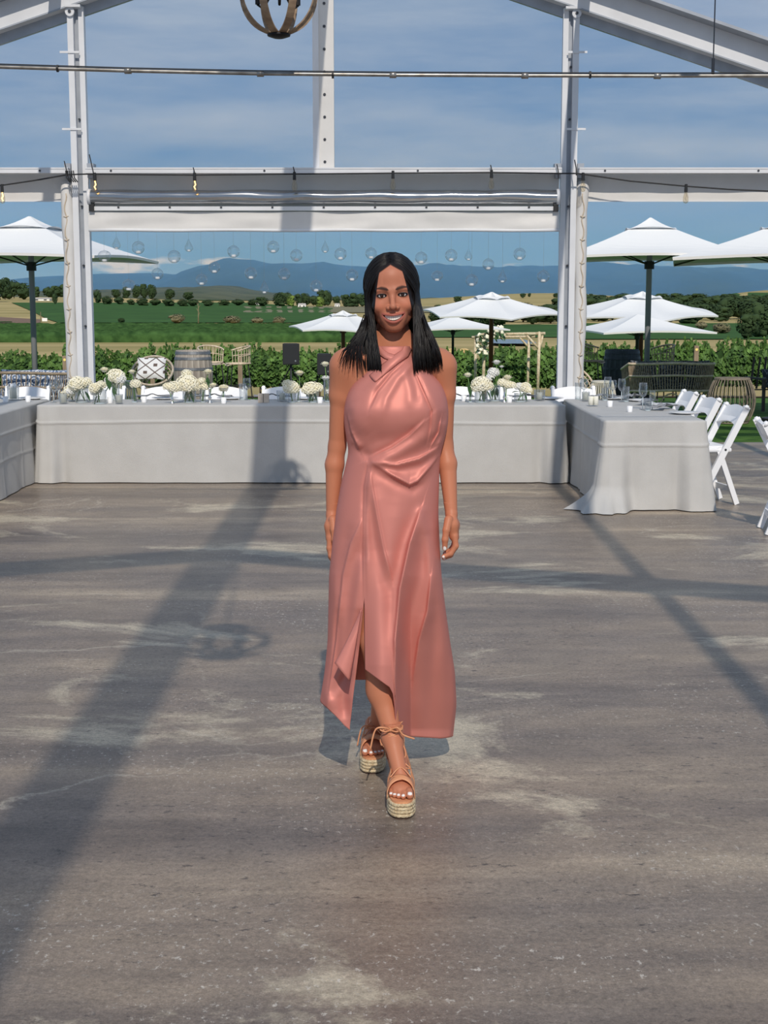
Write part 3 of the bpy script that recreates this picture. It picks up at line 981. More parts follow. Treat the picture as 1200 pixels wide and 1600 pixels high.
def vase(x, y, wpx, hpx, flowers, label, kind='cyl', leaves=(), seed=0):
    """flowers: list of (px x, px y, radius px, kind, white)"""
    base = TP(x, y)
    mp = MPP(base.y)
    t = thing('flower_vase', label, 'vase of flowers', base)
    r, h = wpx * mp / 2, hpx * mp
    if kind == 'cyl':
        prof = [(r * 0.96, 0.0), (r, 0.006), (r, h), (r * 0.95, h), (r * 0.95, 0.012), (0.001, 0.012)]
        mat = M['glass']
    elif kind == 'bud':
        prof = [(r * 0.8, 0), (r, h * 0.1), (r, h * 0.4), (r * 0.5, h * 0.7), (r * 0.45, h * 0.9), (r * 0.6, h), (r * 0.52, h), (r * 0.4, h * 0.88), (r * 0.42, h * 0.7), (r * 0.9, h * 0.38), (0.001, 0.01)]
        mat = M['glass']
    else:                                # slim silver stem holder
        prof = [(r, 0), (r * 0.95, 0.008), (r * 0.35, 0.02), (r * 0.45, h * 0.25), (r * 0.65, h * 0.35), (r * 0.35, h * 0.5), (r * 0.4, h * 0.9), (r * 0.6, h), (0.001, h)]
        mat = M['silver']
    g = MB().lathe(prof, 20).build('glass' if mat is M['glass'] else 'stand', mat, t, smooth=True)
    if mat is M['glass']:
        MB().lathe([(0.001, 0.0015), (r * 0.93, 0.0015), (r * 0.93, 0.011), (0.001, 0.011)], 18).build('glass_base', M['vasebase'], t, smooth=False)
    rnd = random.Random(seed + int(x))
    for fx, fy, fr, fk, wh in flowers:
        dy = rnd.uniform(-0.02, 0.02)
        c = P(fx, fy, base.y + dy) - base
        b = MB()
        flower_head(b, c, fr * mp, fk, rnd)
        fl = b.build('bloom', M['petalwhite'] if wh else M['petal'], t, smooth=(fk != 'hydrangea'))
        st = MB()
        bx, by = rnd.uniform(-0.6, 0.6) * r, rnd.uniform(-0.5, 0.5) * r
        st.tube([(-bx, -by, 0.014), (c.x * 0.35 + bx * 0.4, c.y * 0.3, max(h * 0.9, c.z * 0.55)), c - Vector((0, 0, fr * mp * 0.5))], 0.0042, 6)
        st.build('stem', M['stem'], fl, smooth=True)
    for lx, ly, dx, dz, L in leaves:
        b = MB()
        leaf_blade(b, P(lx, ly, base.y - 0.03) - base, (dx, -0.25, dz), L * mp, L * mp * 0.27)
        b.build('leaf', M['leaf'], t, smooth=True)
    return t
M['vasebase'] = pmat('thick_glass_base', C(170, 184, 190), 0.15)
hy, ro = 'hydrangea', 'rose'
vase(113, 627, 12, 14, [(112, 611, 12, hy, 0), (102, 617, 8, hy, 0)], 'low glass vase packed with cream hydrangea at the table corner', seed=1)
vase(128, 629, 21, 22, [(121, 600, 14, hy, 0), (135, 597, 9, hy, 0), (110, 611, 7, hy, 1)], 'square glass vase with a cream hydrangea head beside the pillar', leaves=((127, 610, -0.5, -0.9, 16), (133, 612, 0.6, -0.8, 14), (130, 606, 0.9, 0.2, 10)), seed=2)
vase(156, 631, 21, 22, [(150, 607, 11, hy, 0), (158, 602, 8, hy, 0), (147, 614, 6, hy, 1)], 'glass vase of cream blooms with one broad dark leaf across it', leaves=((163, 600, -0.75, -0.75, 22), (152, 618, -0.4, -0.9, 12)), seed=3)
vase(181, 625, 12, 26, [(181, 588, 14, hy, 0), (163, 578, 8, ro, 0), (188, 592, 9, hy, 1), (170, 594, 7, hy, 1)], 'tall glass vase of cream hydrangea and a high rose with leaves', leaves=((168, 585, 0.2, -1.0, 20), (193, 596, 1.0, -0.3, 14), (178, 605, 0.1, -1, 12), (172, 602, -0.5, -0.6, 12)), seed=4)
vase(210, 629, 9, 24, [(212, 600, 8.5, hy, 0), (206, 581, 6.5, ro, 0)], 'narrow bud vase with two cream blooms beside the basket chair', kind='bud', leaves=((206, 592, -0.6, 0.3, 10),), seed=5)
vase(269, 631, 8, 20, [(272, 605, 11, hy, 0), (261, 604, 7, hy, 0)], 'slim silver stand carrying cream hydrangea below the barrel', kind='stand', leaves=((262, 594, -0.3, 1.0, 12),), seed=6)
vase(296, 629, 21, 20, [(293, 600, 17, hy, 0), (283, 605, 9, hy, 0), (305, 604, 9, hy, 0), (292, 584, 8, hy, 0)], 'glass cylinder with the biggest cream hydrangea mound below the barrel', leaves=((292, 612, -0.2, -1, 14), (298, 612, 0.4, -1, 14)), seed=7)
vase(317, 629, 9, 22, [(321, 604, 8, hy, 0), (315, 595, 6, hy, 0), (325, 581, 8, ro, 0)], 'narrow glass of small cream blooms with one rose standing above', leaves=((324, 590, 0.2, -0.8, 12), (320, 598, 0.6, 0.3, 9)), seed=8)
vase(328, 630, 9, 24, [(333, 602, 7, ro, 0)], 'silver bud stand with a single half open cream rose', kind='stand', seed=9)
vase(349, 629, 9, 22, [(350, 606, 9.5, ro, 0), (349, 607, 7, hy, 0)], 'lone round cream bloom in a small glass near the wine glasses', kind='bud', seed=10)
vase(456, 629, 13, 18, [(455, 606, 13, hy, 0), (449, 600, 8, hy, 0)], 'glass vase with a tall cream hydrangea dome beside the lantern candle', seed=11)
vase(467, 628, 6, 24, [(468, 583, 8, ro, 0)], 'thin bud vase with one long stemmed cream rose above hydrangeas', kind='bud', seed=12)
vase(489, 629, 18, 18, [(486, 607, 13, hy, 0), (496, 606, 9, hy, 0), (479, 609, 8, hy, 0)], 'glass vase of wide cream hydrangea with dark leaves at its rim', leaves=((487, 613, -0.3, -0.9, 13), (491, 614, 0.4, -1, 10)), seed=13)
vase(511, 628, 10, 34, [(509, 591, 8, ro, 1), (508, 569, 7.5, ro, 0), (514, 612, 6, hy, 1)], 'clear narrow vase with two stacked pale carnations near the dress', seed=14)
vase(735, 629, 6, 28, [(731, 586, 7, ro, 0)], 'slender tube vase holding one upright cream rose and green stem', kind='bud', leaves=((733, 600, 0.15, -1, 16),), seed=15)
vase(752, 629, 21, 18, [(752, 601, 15, hy, 0), (744, 606, 9, hy, 0), (762, 604, 9, hy, 0)], 'glass vase with the large cream hydrangea ball in front of the arbour', leaves=((754, 612, 0.2, -1, 14), (761, 611, 0.5, -0.9, 12)), seed=16)
vase(773, 627, 17, 26, [(771, 582, 9, hy, 1), (776, 566, 7, ro, 1), (766, 590, 7, hy, 1), (784, 573, 4, ro, 1)], 'clear vase of many stems with tall white sweet peas', leaves=((772, 598, -0.3, 0.8, 14), (778, 592, 0.5, 0.7, 12), (776, 606, 0.1, -1, 12), (770, 606, -0.1, -1, 12)), seed=17)
vase(788, 629, 8, 24, [(793, 590, 8, ro, 0), (785, 598, 8, hy, 0), (800, 602, 7, hy, 0), (793, 601, 8, hy, 0)], 'slim silver stand with cream rose and hydrangea spray', kind='stand', seed=18)
vase(813, 628, 20, 14, [(820, 606, 10, hy, 0), (811, 604, 7, hy, 1), (826, 610, 6, hy, 0)], 'low glass vase of pale hydrangea leaning toward the candle jar', leaves=((811, 612, -0.7, 0.1, 13), (820, 615, 0.3, -0.9, 10)), seed=19)

def votive(x, y, wpx, hpx, label, group=None):
    b = TP(x, y)
    mp = MPP(b.y)
    t = thing('votive_candle', label, 'candle', b, 0, group)
    r, h = wpx * mp / 2, hpx * mp
    MB().lathe([(r * 0.82, 0), (r * 0.86, 0.004), (r, h), (r * 0.93, h), (r * 0.8, 0.008), (0.001, 0.008)], 16).build('cup', M['votive'], t, smooth=True)
    MB().lathe([(r * 0.78, 0.008), (r * 0.88, h * 0.82), (0.001, h * 0.80)], 16).build('wax', M['votive'], t, smooth=True)
    MB().tube([(0, 0, h * 0.79), (0.001, 0, h * 0.95)], 0.0012, 5).build('wick', M['black'], t)
for x, y, lab in ((9, 629, 'small votive candle beside the tall paper lantern candle'), (44, 628, 'small votive candle at the bend of the two tables'), (172, 630, 'small votive candle between the leaf vase and pillar candle'), (225, 629, 'small votive candle below the basket chair'),
                  (349.5, 630.5, 'small votive candle in front of the lone round bloom'), (500, 630, 'small votive candle beside the wide hydrangea vase'), (725, 627, 'small votive candle beside the dress and napkin'), (796, 629, 'small votive candle before the silver hydrangea stand'),
                  (953, 636, 'small votive candle near the twin pillar candles'), (984, 644, 'small votive candle by the cloth corner and tumbler')):
    votive(x, y, 9, 9.5, lab)
def jar_candle(x, y, cw, ch, jw, jh, label):
    b = TP(x, y)
    mp = MPP(b.y)
    t = thing('pillar_candle', label, 'candle', b)
    r, h = cw * mp / 2, ch * mp
    MB().lathe([(r, 0.012), (r, h - 0.006), (r * 0.94, h), (r * 0.6, h - 0.006), (0.001, h - 0.008)], 20).build('wax', M['wax'], t, smooth=True)
    MB().tube([(0, 0, h - 0.01), (0.002, 0, h + 0.012)], 0.0014, 5).build('wick', M['black'], t)
    if jw:
        r, h = jw * mp / 2, jh * mp
        MB().lathe([(r * 0.88, 0), (r * 0.9, 0.008), (r, h), (r * 0.96, h), (r * 0.86, 0.012), (0.001, 0.012)], 22).build('jar', M['glass'], t, smooth=True)
    return t
lt = jar_candle(21, 625, 11, 20, 19, 22, 'ivory candle in glass jar with a white paper sleeve standing out')
MB().add([(-0.035, 0.0, 0.06), (0.03, 0.0, 0.06), (0.032, 0.01, 0.145), (0.012, 0.012, 0.162), (-0.028, 0.01, 0.15)], [(0, 1, 2, 3, 4)]).build('paper_sleeve', M['votive'], lt)
jar_candle(99, 631, 9.5, 15, 13, 17, 'ivory pillar candle in a glass between hydrangea vases at the corner')
jar_candle(186, 631, 10.5, 14, 13, 15, 'ivory pillar candle under the tall hydrangea vase with rose')
jar_candle(441, 627, 9, 13, 18, 17, 'ivory pillar candle in a flared glass near the small wooden block')
jar_candle(843, 626, 9, 13, 18, 17, 'ivory pillar candle in a flared glass at the end of the long table')
jar_candle(915, 627, 10, 14, 13, 15, 'pale pillar candle in glass behind the twin candles')
jar_candle(923, 635, 8, 16, 0, 0, 'bare ivory pillar candle touching its twin beside the jar candle')
jar_candle(931, 635, 8, 16, 0, 0, 'bare ivory pillar candle touching its twin on the small votive side')
b = TP(412, 629)
t = thing('wooden_block', 'small pale wooden card block split by a dark seam', 'block', b)
for s in (-1, 1):
    MB().box((s * 0.026, 0, 0.042), (0.048, 0.05, 0.084), bev=0.003).build('half', M['pale'], t)
MB().box((0, 0.004, 0.042), (0.006, 0.04, 0.08)).build('seam', M['bolt'], t)

def wine_glass(x, y, hpx, label, group, tumbler=False, flute=False):
    b = TP(x, y)
    mp = MPP(b.y)
    h = hpx * mp
    t = thing('tumbler' if tumbler else 'wine_glass', label, 'glass', b, 0, group)
    if tumbler:
        r = 0.032
        MB().lathe([(r * 0.85, 0), (r * 0.87, 0.004), (r, h), (r * 0.95, h), (r * 0.8, 0.014), (0.001, 0.014)], 16).build('bowl', M['glass'], t, smooth=True)
        MB().lathe([(0.001, 0.001), (r * 0.82, 0.001), (r * 0.82, 0.012), (0.001, 0.012)], 16).build('base', M['vasebase'], t)
    else:
        r = 0.026 if flute else 0.038
        MB().lathe([(0.032, 0), (0.032, 0.003), (0.006, 0.008), (0.004, 0.012)], 18).build('foot', M['glass'], t, smooth=True)
        MB().tube([(0, 0, 0.008), (0, 0, h * 0.46)], 0.0042, 8).build('stem', M['vasebase'], t, smooth=True)
        MB().lathe([(0.004, h * 0.45), (r * 0.75, h * 0.53), (r, h * 0.68), (r * 0.95, h * 0.85), (r * 0.84, h), (r * 0.80, h), (r * 0.9, h * 0.84), (r * 0.95, h * 0.68), (r * 0.7, h * 0.54), (0.001, h * 0.47)], 20).build('bowl', M['glass'], t, smooth=True)
    return t
wine_glass(386, 625, 34, 'stemmed wine glass standing apart near the wooden block', 'wine glasses')
wine_glass(379, 625, 26, 'clear tumbler beside the lone wine glass', 'tumblers', tumbler=True)
for x, y, h in ((912, 622, 32), (949, 620, 35), (957, 623, 30), (971, 628, 36), (1004, 640, 42)):
    wine_glass(x, y, h, 'stemmed wine glass among the place settings of the set table', 'wine glasses on the set table')
for x, y, h in ((903, 622, 26), (945, 626, 20), (978, 628, 24), (1012, 642, 20)):
    wine_glass(x, y, h, 'clear tumbler among the place settings of the set table', 'tumblers on the set table', tumbler=True)
wine_glass(1019, 641, 30, 'slim champagne flute at the end of the set table', 'flutes', flute=True)
for x, y in ((92, 618), (84, 622)):
    wine_glass(x, y + 7, 34, 'stemmed wine glass against the patterned sofa cushions', 'wine glasses by the sofa')

def plate(x, y, r, label, group, nap=True):
    b = TP(x, y)
    t = thing('dinner_plate', label, 'plate', b, 0, group)
    MB().lathe([(r * 0.55, 0.0), (r * 0.6, 0.004), (r * 0.95, 0.014), (r, 0.017), (r * 0.98, 0.019), (r * 0.62, 0.009), (0.001, 0.008)], 26).build('dish', M['china'], t, smooth=True)
def napkin(x, y, label, rz, group):
    b = TP(x, y) + Vector((0, 0, 0.006))
    rnd = random.Random(int(x))
    def f(u, v):
        a = (u - 0.5) * 0.34
        w = (0.035 + 0.10 * abs(u - 0.5)) * (v - 0.5) * 2
        return (a, w, 0.028 + 0.012 * math.sin(v * 9 + u * 3) * (0.4 + abs(u - 0.5)) + 0.02 * math.exp(-((u - 0.5) / 0.1) ** 2))
    o = MB().grid(f, 18, 10).build('napkin', M['napkin'], None, smooth=True, loc=b)
    o.rotation_euler = (0, 0, rz)
    tag(o, label, 'napkin', group)
for x, y in ((50, 622), (258, 622), (360, 621), (480, 621), (860, 621)):
    plate(x, y, 0.13, 'white dinner plate laid on the long gable table', 'plates on the long table')
for x, y in ((1070, 647), (1036, 634), (1000, 627), (960, 617)):
    plate(x, y, 0.13, 'white dinner plate laid on the set table by the chairs', 'plates on the set table')
for x, y, rz in ((238, 622, 0.3), (335, 624, -0.2), (425, 624, 0.2), (712, 622, 0.2), (822, 622, 0.5)):
    napkin(x, y, 'knotted grey napkin on the long gable table', rz, 'napkins on the long table')
for x, y, rz in ((1035, 640, 1.0), (1010, 632, 1.2), (985, 624, 1.0), (940, 619, 0.6)):
    napkin(x, y, 'knotted grey napkin on the set table by the chairs', rz, 'napkins on the set table')
# ------------------------------------------------------------------ land
M['lawn'] = pmat('lawn_grass', C(74, 104, 46), 0.9, spec=0.1, var=C(48, 74, 30), vs=3.5, bump=0.8, bs=40)
M['dry'] = pmat('dry_pasture', C(160, 142, 100), 0.95, spec=0.05, var=C(120, 112, 72), vs=0.05, stretch=(0.25, 1, 1), detail=8)
M['green'] = pmat('vineyard_canopy', C(54, 84, 38), 0.9, spec=0.1, var=C(38, 64, 30), vs=0.16, stretch=(0.5, 1, 1), detail=8)
M['vrow'] = pmat('vine_row_leaves', C(58, 86, 44), 0.9, spec=0.1, var=C(32, 54, 26), vs=0.9, bump=0.6, bs=2.0, detail=8)
M['mount'] = pmat('forest_mountain', C(52, 66, 52), 0.95, spec=0.0, var=C(40, 54, 42), vs=0.004, detail=8)
M['wood_hill'] = pmat('wooded_ridge', C(84, 88, 70), 0.95, spec=0.0, var=C(62, 70, 54), vs=0.02, detail=8, bump=0.5, bs=0.05)
M['tree'] = pmat('tree_leaves', C(56, 72, 44), 0.9, spec=0.1, var=C(32, 46, 30), vs=0.8, bump=1.0, bs=2.0, detail=6)
M['treelight'] = pmat('light_tree_leaves', C(104, 122, 58), 0.9, spec=0.1, var=C(72, 92, 44), vs=0.8, bump=1.0, bs=2.0)
M['drybush'] = pmat('bare_bush_twigs', C(112, 106, 80), 0.95, var=C(84, 82, 58), vs=0.8)
M['bark'] = pmat('tree_bark', C(70, 58, 48), 0.9)
M['soil'] = pmat('bare_soil', C(112, 88, 70), 0.95, var=C(84, 66, 52), vs=2)

def land():
    Ys = [16.8, 18, 20, 22, 24]
    y = 24
    while y < 2600:
        y *= 1.045
        Ys.append(y)
    us = [-0.42 + 0.84 * i / 84 for i in range(85)]
    def sheet(name, y0, y1, mat, label):
        rows = [q for q in Ys if y0 <= q <= y1]
        vs, fs = [], []
        for q in rows:
            for u in us:
                X = u * max(q, 45)
                vs.append((X, q, H(X, q) - (0.02 if q < 24.1 else 0.0)))
        n = len(us)
        for j in range(len(rows) - 1):
            for i in range(n - 1):
                fs.append((j * n + i, j * n + i + 1, (j + 1) * n + i + 1, (j + 1) * n + i))
        struct(MB().add(vs, fs).build(name, mat, None, smooth=True), label)
    sp = min(Ys, key=lambda q: abs(q - 50))
    sheet('lawn', 16.0, sp, M['lawn'], 'mown green lawn outside the marquee')
    sheet('pasture_ground', sp, 3000, M['dry'], 'dry pasture land in the valley')
land()

def patch(name, xs, ytop, ybot, mat, label, lift=0.08, rows=10, nx=30, kind='structure', slant=0):
    """a field draped over the land between two pixel rows"""
    vs, fs = [], []
    for i in range(nx):
        x = xs[0] + (xs[1] - xs[0]) * i / (nx - 1)
        f = lambda q: q(x) if callable(q) else q
        a, b = T(x, f(ybot)).y, T(x, f(ytop)).y
        for j in range(rows):
            Y = a * (b / a) ** (j / (rows - 1))
            d = ray(x + slant * (1 - j / (rows - 1)) * (1 - i / (nx - 1)), 480)
            X = d.x / d.y * Y
            vs.append((X, Y, H(X, Y) + lift * (1 + Y / 300)))
    for i in range(nx - 1):
        for j in range(rows - 1):
            fs.append((i * rows + j, (i + 1) * rows + j, (i + 1) * rows + j + 1, i * rows + j + 1))
    o = MB().add(vs, fs).build(name, mat, None, smooth=True)
    o['kind'] = kind
    o['label'] = label
    return o
patch('vineyard_field', (18, 520), lambda x: 473.5 + max(0, (x - 380) * 0.06), lambda x: 505 - max(0, (30 - x)) * 0.4, M['green'], 'broad green vineyard field below the tree line', slant=58)
patch('hillside_field', (1060, 1330), 458, lambda x: 470 - (x - 1060) * 0.02, M['green'], 'green vineyard slope high on the hill', nx=16)
patch('upper_field', (290, 480), 464, 470, M['green'], 'small green field below the wooded ridge', nx=14)
patch('green_field', (880, 1330), lambda x: 506, 531, M['green'], 'green field behind the vines and parasols', nx=24)
patch('valley_field', (600, 905), lambda x: 508, 528, M['green'], 'strip of green paddock by the dark trees', nx=18)
patch('grey_field', (380, 690), 479.5, lambda x: 489, M['drybush'], 'grey stubble paddock beyond the vineyard', nx=20)
patch('dirt_track', (-120, 62), lambda x: 489 + (x + 120) * 0.06, lambda x: 496 + (x + 120) * 0.085, M['soil'], 'pale dirt track curving below the pasture', nx=14)
patch('low_vineyard', (-150, 18), 503, 512, M['green'], 'patch of low green vines beside the track', nx=10)
# lake
a, b = T(735, 549), T(870, 538.5)
vs = []
for i in range(24):
    th = 2 * PI * i / 24
    vs.append(((XP(796, 190) + 3.1 * math.cos(th)), 190 + 13 * math.sin(th) + 2 * math.sin(3 * th), H(5, 190) + 0.45))
M['lake'] = pmat('lake_water', C(88, 96, 104), 0.2, spec=0.5)
struct(MB().add(vs, [tuple(range(24))]).build('lake', M['lake']), 'small grey lake beyond the arbour')

# rows of the middle vineyard
def rows_of_vines(name, xs, ytop, ybot, label, gap):
    b = MB()
    Ya, Yb = T(300, ybot).y, T(300, ytop).y
    Y = Ya
    rnd = random.Random(4)
    while Y < Yb:
        x0, x1 = XP(xs[0], Y), XP(xs[1], Y)
        n = 120
        vs, fs = [], []
        for i in range(n):
            X = x0 + (x1 - x0) * i / (n - 1)
            h = 1.55 + 0.35 * mnoise.noise(Vector((X * 0.8, Y, 0))) + 0.25 * mnoise.noise(Vector((X * 2.7, Y, 4)))
            g = H(X, Y)
            q = 0.5 + 0.15 * mnoise.noise(Vector((X * 1.4, Y, 9)))
            vs += [(X, Y - q * 0.7, g), (X, Y - q, g + h * 0.55), (X, Y, g + h), (X, Y + q, g + h * 0.6), (X, Y + q, g)]
        for i in range(n - 1):
            for k in range(4):
                fs.append((i * 5 + k, i * 5 + k + 1, (i + 1) * 5 + k + 1, (i + 1) * 5 + k)[::-1])
        b.add(vs, fs)
        Y += gap * (Y / Ya)
    o = b.build(name, M['vrow'], None, smooth=True)
    tag(o, label, 'vines', kind='stuff')
rows_of_vines('vineyard_foliage', (-160, 640), 515, 535, 'band of green vineyard rows across the valley floor', 4.5)

# far ridge and mountains
def ridge(name, Y, pts, mat, label, depth, rough, seed):
    n = 260
    x0, x1 = pts[0][0], pts[-1][0]
    vs, fs = [], []
    rows = 9
    for i in range(n):
        x = x0 + (x1 - x0) * i / (n - 1)
        for (a, ya), (b, yb) in zip(pts, pts[1:]):
            if a <= x <= b:
                t = (x - a) / (b - a); t = t * t * (3 - 2 * t)
                yy = ya + (yb - ya) * t
                break
        top = P(x, yy, Y)
        top.z += rough * mnoise.noise(Vector((x * 0.05, seed, 0))) + rough * 0.6 * mnoise.noise(Vector((x * 0.21, seed, 5)))
        for j in range(rows):
            v = j / (rows - 1)
            YY = Y - depth * (1 - v)
            z = 3.0 + (top.z - 3.0) * math.sin(v * PI / 2) ** 1.2
            z += 0.14 * (top.z) * mnoise.noise(Vector((x * 0.03, v * 3.0, seed))) * math.sin(v * PI)
            vs.append((top.x * (0.94 + 0.06 * v), YY, z))
        vs.append((top.x, Y + depth * 0.8, -30))
    rr = rows + 1
    for i in range(n - 1):
        for j in range(rr - 1):
            fs.append((i * rr + j, (i + 1) * rr + j, (i + 1) * rr + j + 1, i * rr + j + 1))
    struct(MB().add(vs, fs).build(name, mat, None, smooth=True), label)
ridge('wooded_hill', 2500, [(-500, 466), (-200, 462), (100, 456), (200, 453), (300, 449), (360, 447), (420, 456), (480, 463), (560, 464), (640, 465), (900, 468), (1700, 468)], M['wood_hill'], 'low grey wooded ridge in front of the blue mountains', 700, 3.5, 3)
ridge('mountains', 7000, [(-900, 452), (-300, 450), (20, 446), (60, 439), (110, 432), (180, 428.5), (240, 427), (300, 430), (335, 417), (365, 407.5), (390, 407), (425, 412), (460, 414), (500, 412.5), (560, 416), (625, 417), (665, 414), (700, 416), (760, 418.5), (850, 417), (905, 413), (1000, 415), (1080, 420), (1140, 421), (1200, 425), (1500, 418), (2200, 430)], M['mount'], 'long blue forested mountain range on the horizon', 2600, 9, 1)

# ------------------------------------------------------------------ trees, bushes
def make_tree(seed, kind):
    rnd = random.Random(seed)
    b = MB()
    n = 16 if kind == 'round' else 16
    for i in range(n):
        a = rnd.uniform(0, 6.28)
        rr = rnd.uniform(0, 0.30) if kind != 'tall' else rnd.uniform(0, 0.2)
        z = rnd.uniform(0.14, 0.82) if kind != 'bush' else rnd.uniform(0.15, 0.65)
        s = rnd.uniform(0.11, 0.21) * (1.15 - 0.4 * abs(z - 0.5))
        b.ico((rr * math.cos(a), rr * math.sin(a), z), (s, s, s * 0.85), 2, 0.8, 3.2, rnd.random() * 50)
    # loose leaf clumps at the outline
    for i in range(420):
        a = rnd.uniform(0, 6.28); ph = rnd.uniform(-0.5, 1.4)
        d = Vector((math.cos(a) * math.cos(ph), math.sin(a) * math.cos(ph), math.sin(ph)))
        c = Vector((d.x * 0.40, d.y * 0.40, 0.48 + d.z * 0.42)) * rnd.uniform(0.78, 1.12)
        s = rnd.uniform(0.022, 0.05)
        u = d.orthogonal(); w = d.cross(u)
        b.add([c - u * s, c - w * s, c + u * s, c + w * s], [(0, 1, 2, 3)])
    t = MB().tube([(0, 0, 0), (0.01, 0, 0.2), (0, 0.01, 0.5)], [0.03, 0.022, 0.012], 7)
    return b, t
TREES = {}
def tree(x, yb, wpx, hpx, kind, mat, label, group, seed=0, name='tree', depth=None):
    g = T(x, yb) if depth is None else P(x, yb, depth)
    if g.y > 2500:                       # behind the brow of the land
        X = XP(x, 1250)
        top = P(x, yb - hpx, 1250).z
        g = Vector((X, 1250, H(X, 1250)))
        hpx = max(6, (top - g.z) / MPP(1250))
    mp = MPP(g.y)
    key = (kind, seed % 3, mat.name)
    t = thing(name, label, 'tree' if name != 'bush' else 'bush', g, (x * 1.7) % 6.28, group)
    if key not in TREES:
        b, tr = make_tree(seed % 3 + 11, kind)
        c = b.build('crown', mat, t, smooth=True)
        k = tr.build('trunk', M['bark'], t, smooth=True)
        TREES[key] = (c.data, k.data)
    else:
        c = bpy.data.objects.new('crown', TREES[key][0]); COL.objects.link(c); c.parent = t
        k = bpy.data.objects.new('trunk', TREES[key][1]); COL.objects.link(k); k.parent = t
    for q in (c, k):
        q.scale = (wpx * mp, wpx * mp, hpx * mp)
L1, G1 = 'dark gum tree of the tree line behind the grey parasol pole', 'trees behind the parasol pole'
for i, (x, yb, w, h) in enumerate(((-8, 472, 34, 36), (8, 468, 24, 34), (22, 466, 24, 28), (38, 468, 30, 26), (55, 465, 18, 17), (76, 466, 22, 18), (90, 464, 22, 18), (102, 464, 20, 20))):
    tree(x, yb, w, h, 'round', M['tree'], L1, G1, i)
tree(86, 476, 11, 18, 'tall', M['tree'], 'single dark tree standing alone on the dry pasture', None, 2)
L2, G2 = 'rounded dark bush in the row along the top of the vineyard', 'bushes along the vineyard edge'
for i, (x, yb, w, h) in enumerate(((153, 474, 14, 22), (168, 476, 20, 14), (186, 476, 18, 13), (205, 477, 14, 10), (222, 478, 22, 13), (243, 478, 20, 12), (264, 479, 22, 13), (285, 479, 20, 12), (302, 479, 20, 12), (326, 479, 20, 11), (350, 478, 22, 10), (372, 478, 20, 11), (395, 478, 20, 11))):
    tree(x, yb, w, h, 'bush', M['tree'], L2, G2, i, name='bush')
L3, G3 = 'tall dark tree in the clump below the wooded ridge', 'tall trees below the wooded ridge'
for i, (x, yb, w, h) in enumerate(((182, 466, 18, 14), (198, 466, 16, 18), (214, 467, 18, 22), (226, 467, 16, 24), (238, 466, 18, 22), (266, 465, 20, 14), (294, 466, 20, 10))):
    tree(x, yb, w, h, 'tall', M['tree'], L3, G3, i)
L4, G4 = 'dark tree in the belt around the white farm houses', 'trees around the farm houses'
for i, (x, yb, w, h) in enumerate(((411, 479, 22, 15), (436, 479, 24, 22), (450, 478, 14, 22), (467, 479, 14, 20), (478, 478, 18, 20), (490, 478, 18, 16), (503, 477, 16, 24), (512, 478, 18, 24), (526, 478, 14, 16), (541, 480, 18, 20), (553, 480, 26, 22), (566, 480, 24, 22), (592, 480, 26, 20))):
    tree(x, yb, w, h, 'round', M['tree'], L4, G4, i)
for x, yb, w, h in ((454, 479, 16, 17), (501, 480, 16, 16)):
    tree(x, yb, w, h, 'round', M['treelight'], 'pale green rounded tree in front of the farm houses', 'pale trees by the farm houses', 1)
L5, G5 = 'small tree scattered on the dry tan hill', 'trees on the tan hill'
for i, (x, yb, w, h) in enumerate(((715, 474, 15, 11), (683, 486, 14, 10), (817, 466, 10, 8), (827, 464, 6, 6), (868, 465, 10, 7), (913, 466, 8, 8), (924, 466, 8, 7))):
    tree(x, yb, w, h, 'round', M['tree'], L5, G5, i)
L6, G6 = 'dark tree in the wood beyond the white parasols', 'trees of the wood beyond the parasols'
rnd = random.Random(21)
for i in range(34):
    x = 690 + i * 15.6 + rnd.uniform(-5, 5)
    yb = 505 + rnd.uniform(-3, 5) - (8 if x > 880 else 0) * rnd.random()
    tree(x, yb, rnd.uniform(34, 50), rnd.uniform(22, 34), 'round', M['tree'], L6, G6, i)
for i in range(22):
    x = 880 + i * 15.5 + rnd.uniform(-5, 5)
    tree(x, 488 + rnd.uniform(-4, 3), rnd.uniform(32, 44), rnd.uniform(18, 26), 'round', M['tree'], L6, G6, i)
for i in range(20):
    x = 890 + i * 17 + rnd.uniform(-5, 5)
    tree(x, 474.5 + rnd.uniform(-1.5, 1.5), rnd.uniform(24, 34), rnd.uniform(11, 16), 'round', M['tree'], 'tree in the wood around the hill houses', 'trees around the hill houses', i)
for i, (x, yb, w, h) in enumerate(((1166, 530, 40, 40), (1195, 528, 48, 52), (1215, 526, 40, 48))):
    tree(x, yb, w, h, 'round', M['tree'], 'tall dark tree rising over the green field', 'tall trees over the green field', i)
for i, (x, yb, w, h) in enumerate(((278, 505, 28, 15), (363, 506, 34, 13), (402, 507, 22, 12), (436, 507, 22, 13), (1128, 522, 34, 18), (1096, 516, 20, 14))):
    tree(x, yb, w, h, 'bush', M['drybush'], 'leafless brown bush at the edge of the vineyard field', 'leafless brown bushes', i, name='bush')
tree(190, 504.5, 13, 8, 'bush', M['tree'], 'small dark bush alone at the foot of the green field', None, 1, name='bush')
tree(318, 514, 8, 5, 'bush', M['tree'], 'tiny dark bush on the tan strip between vineyards', None, 1, name='bush')
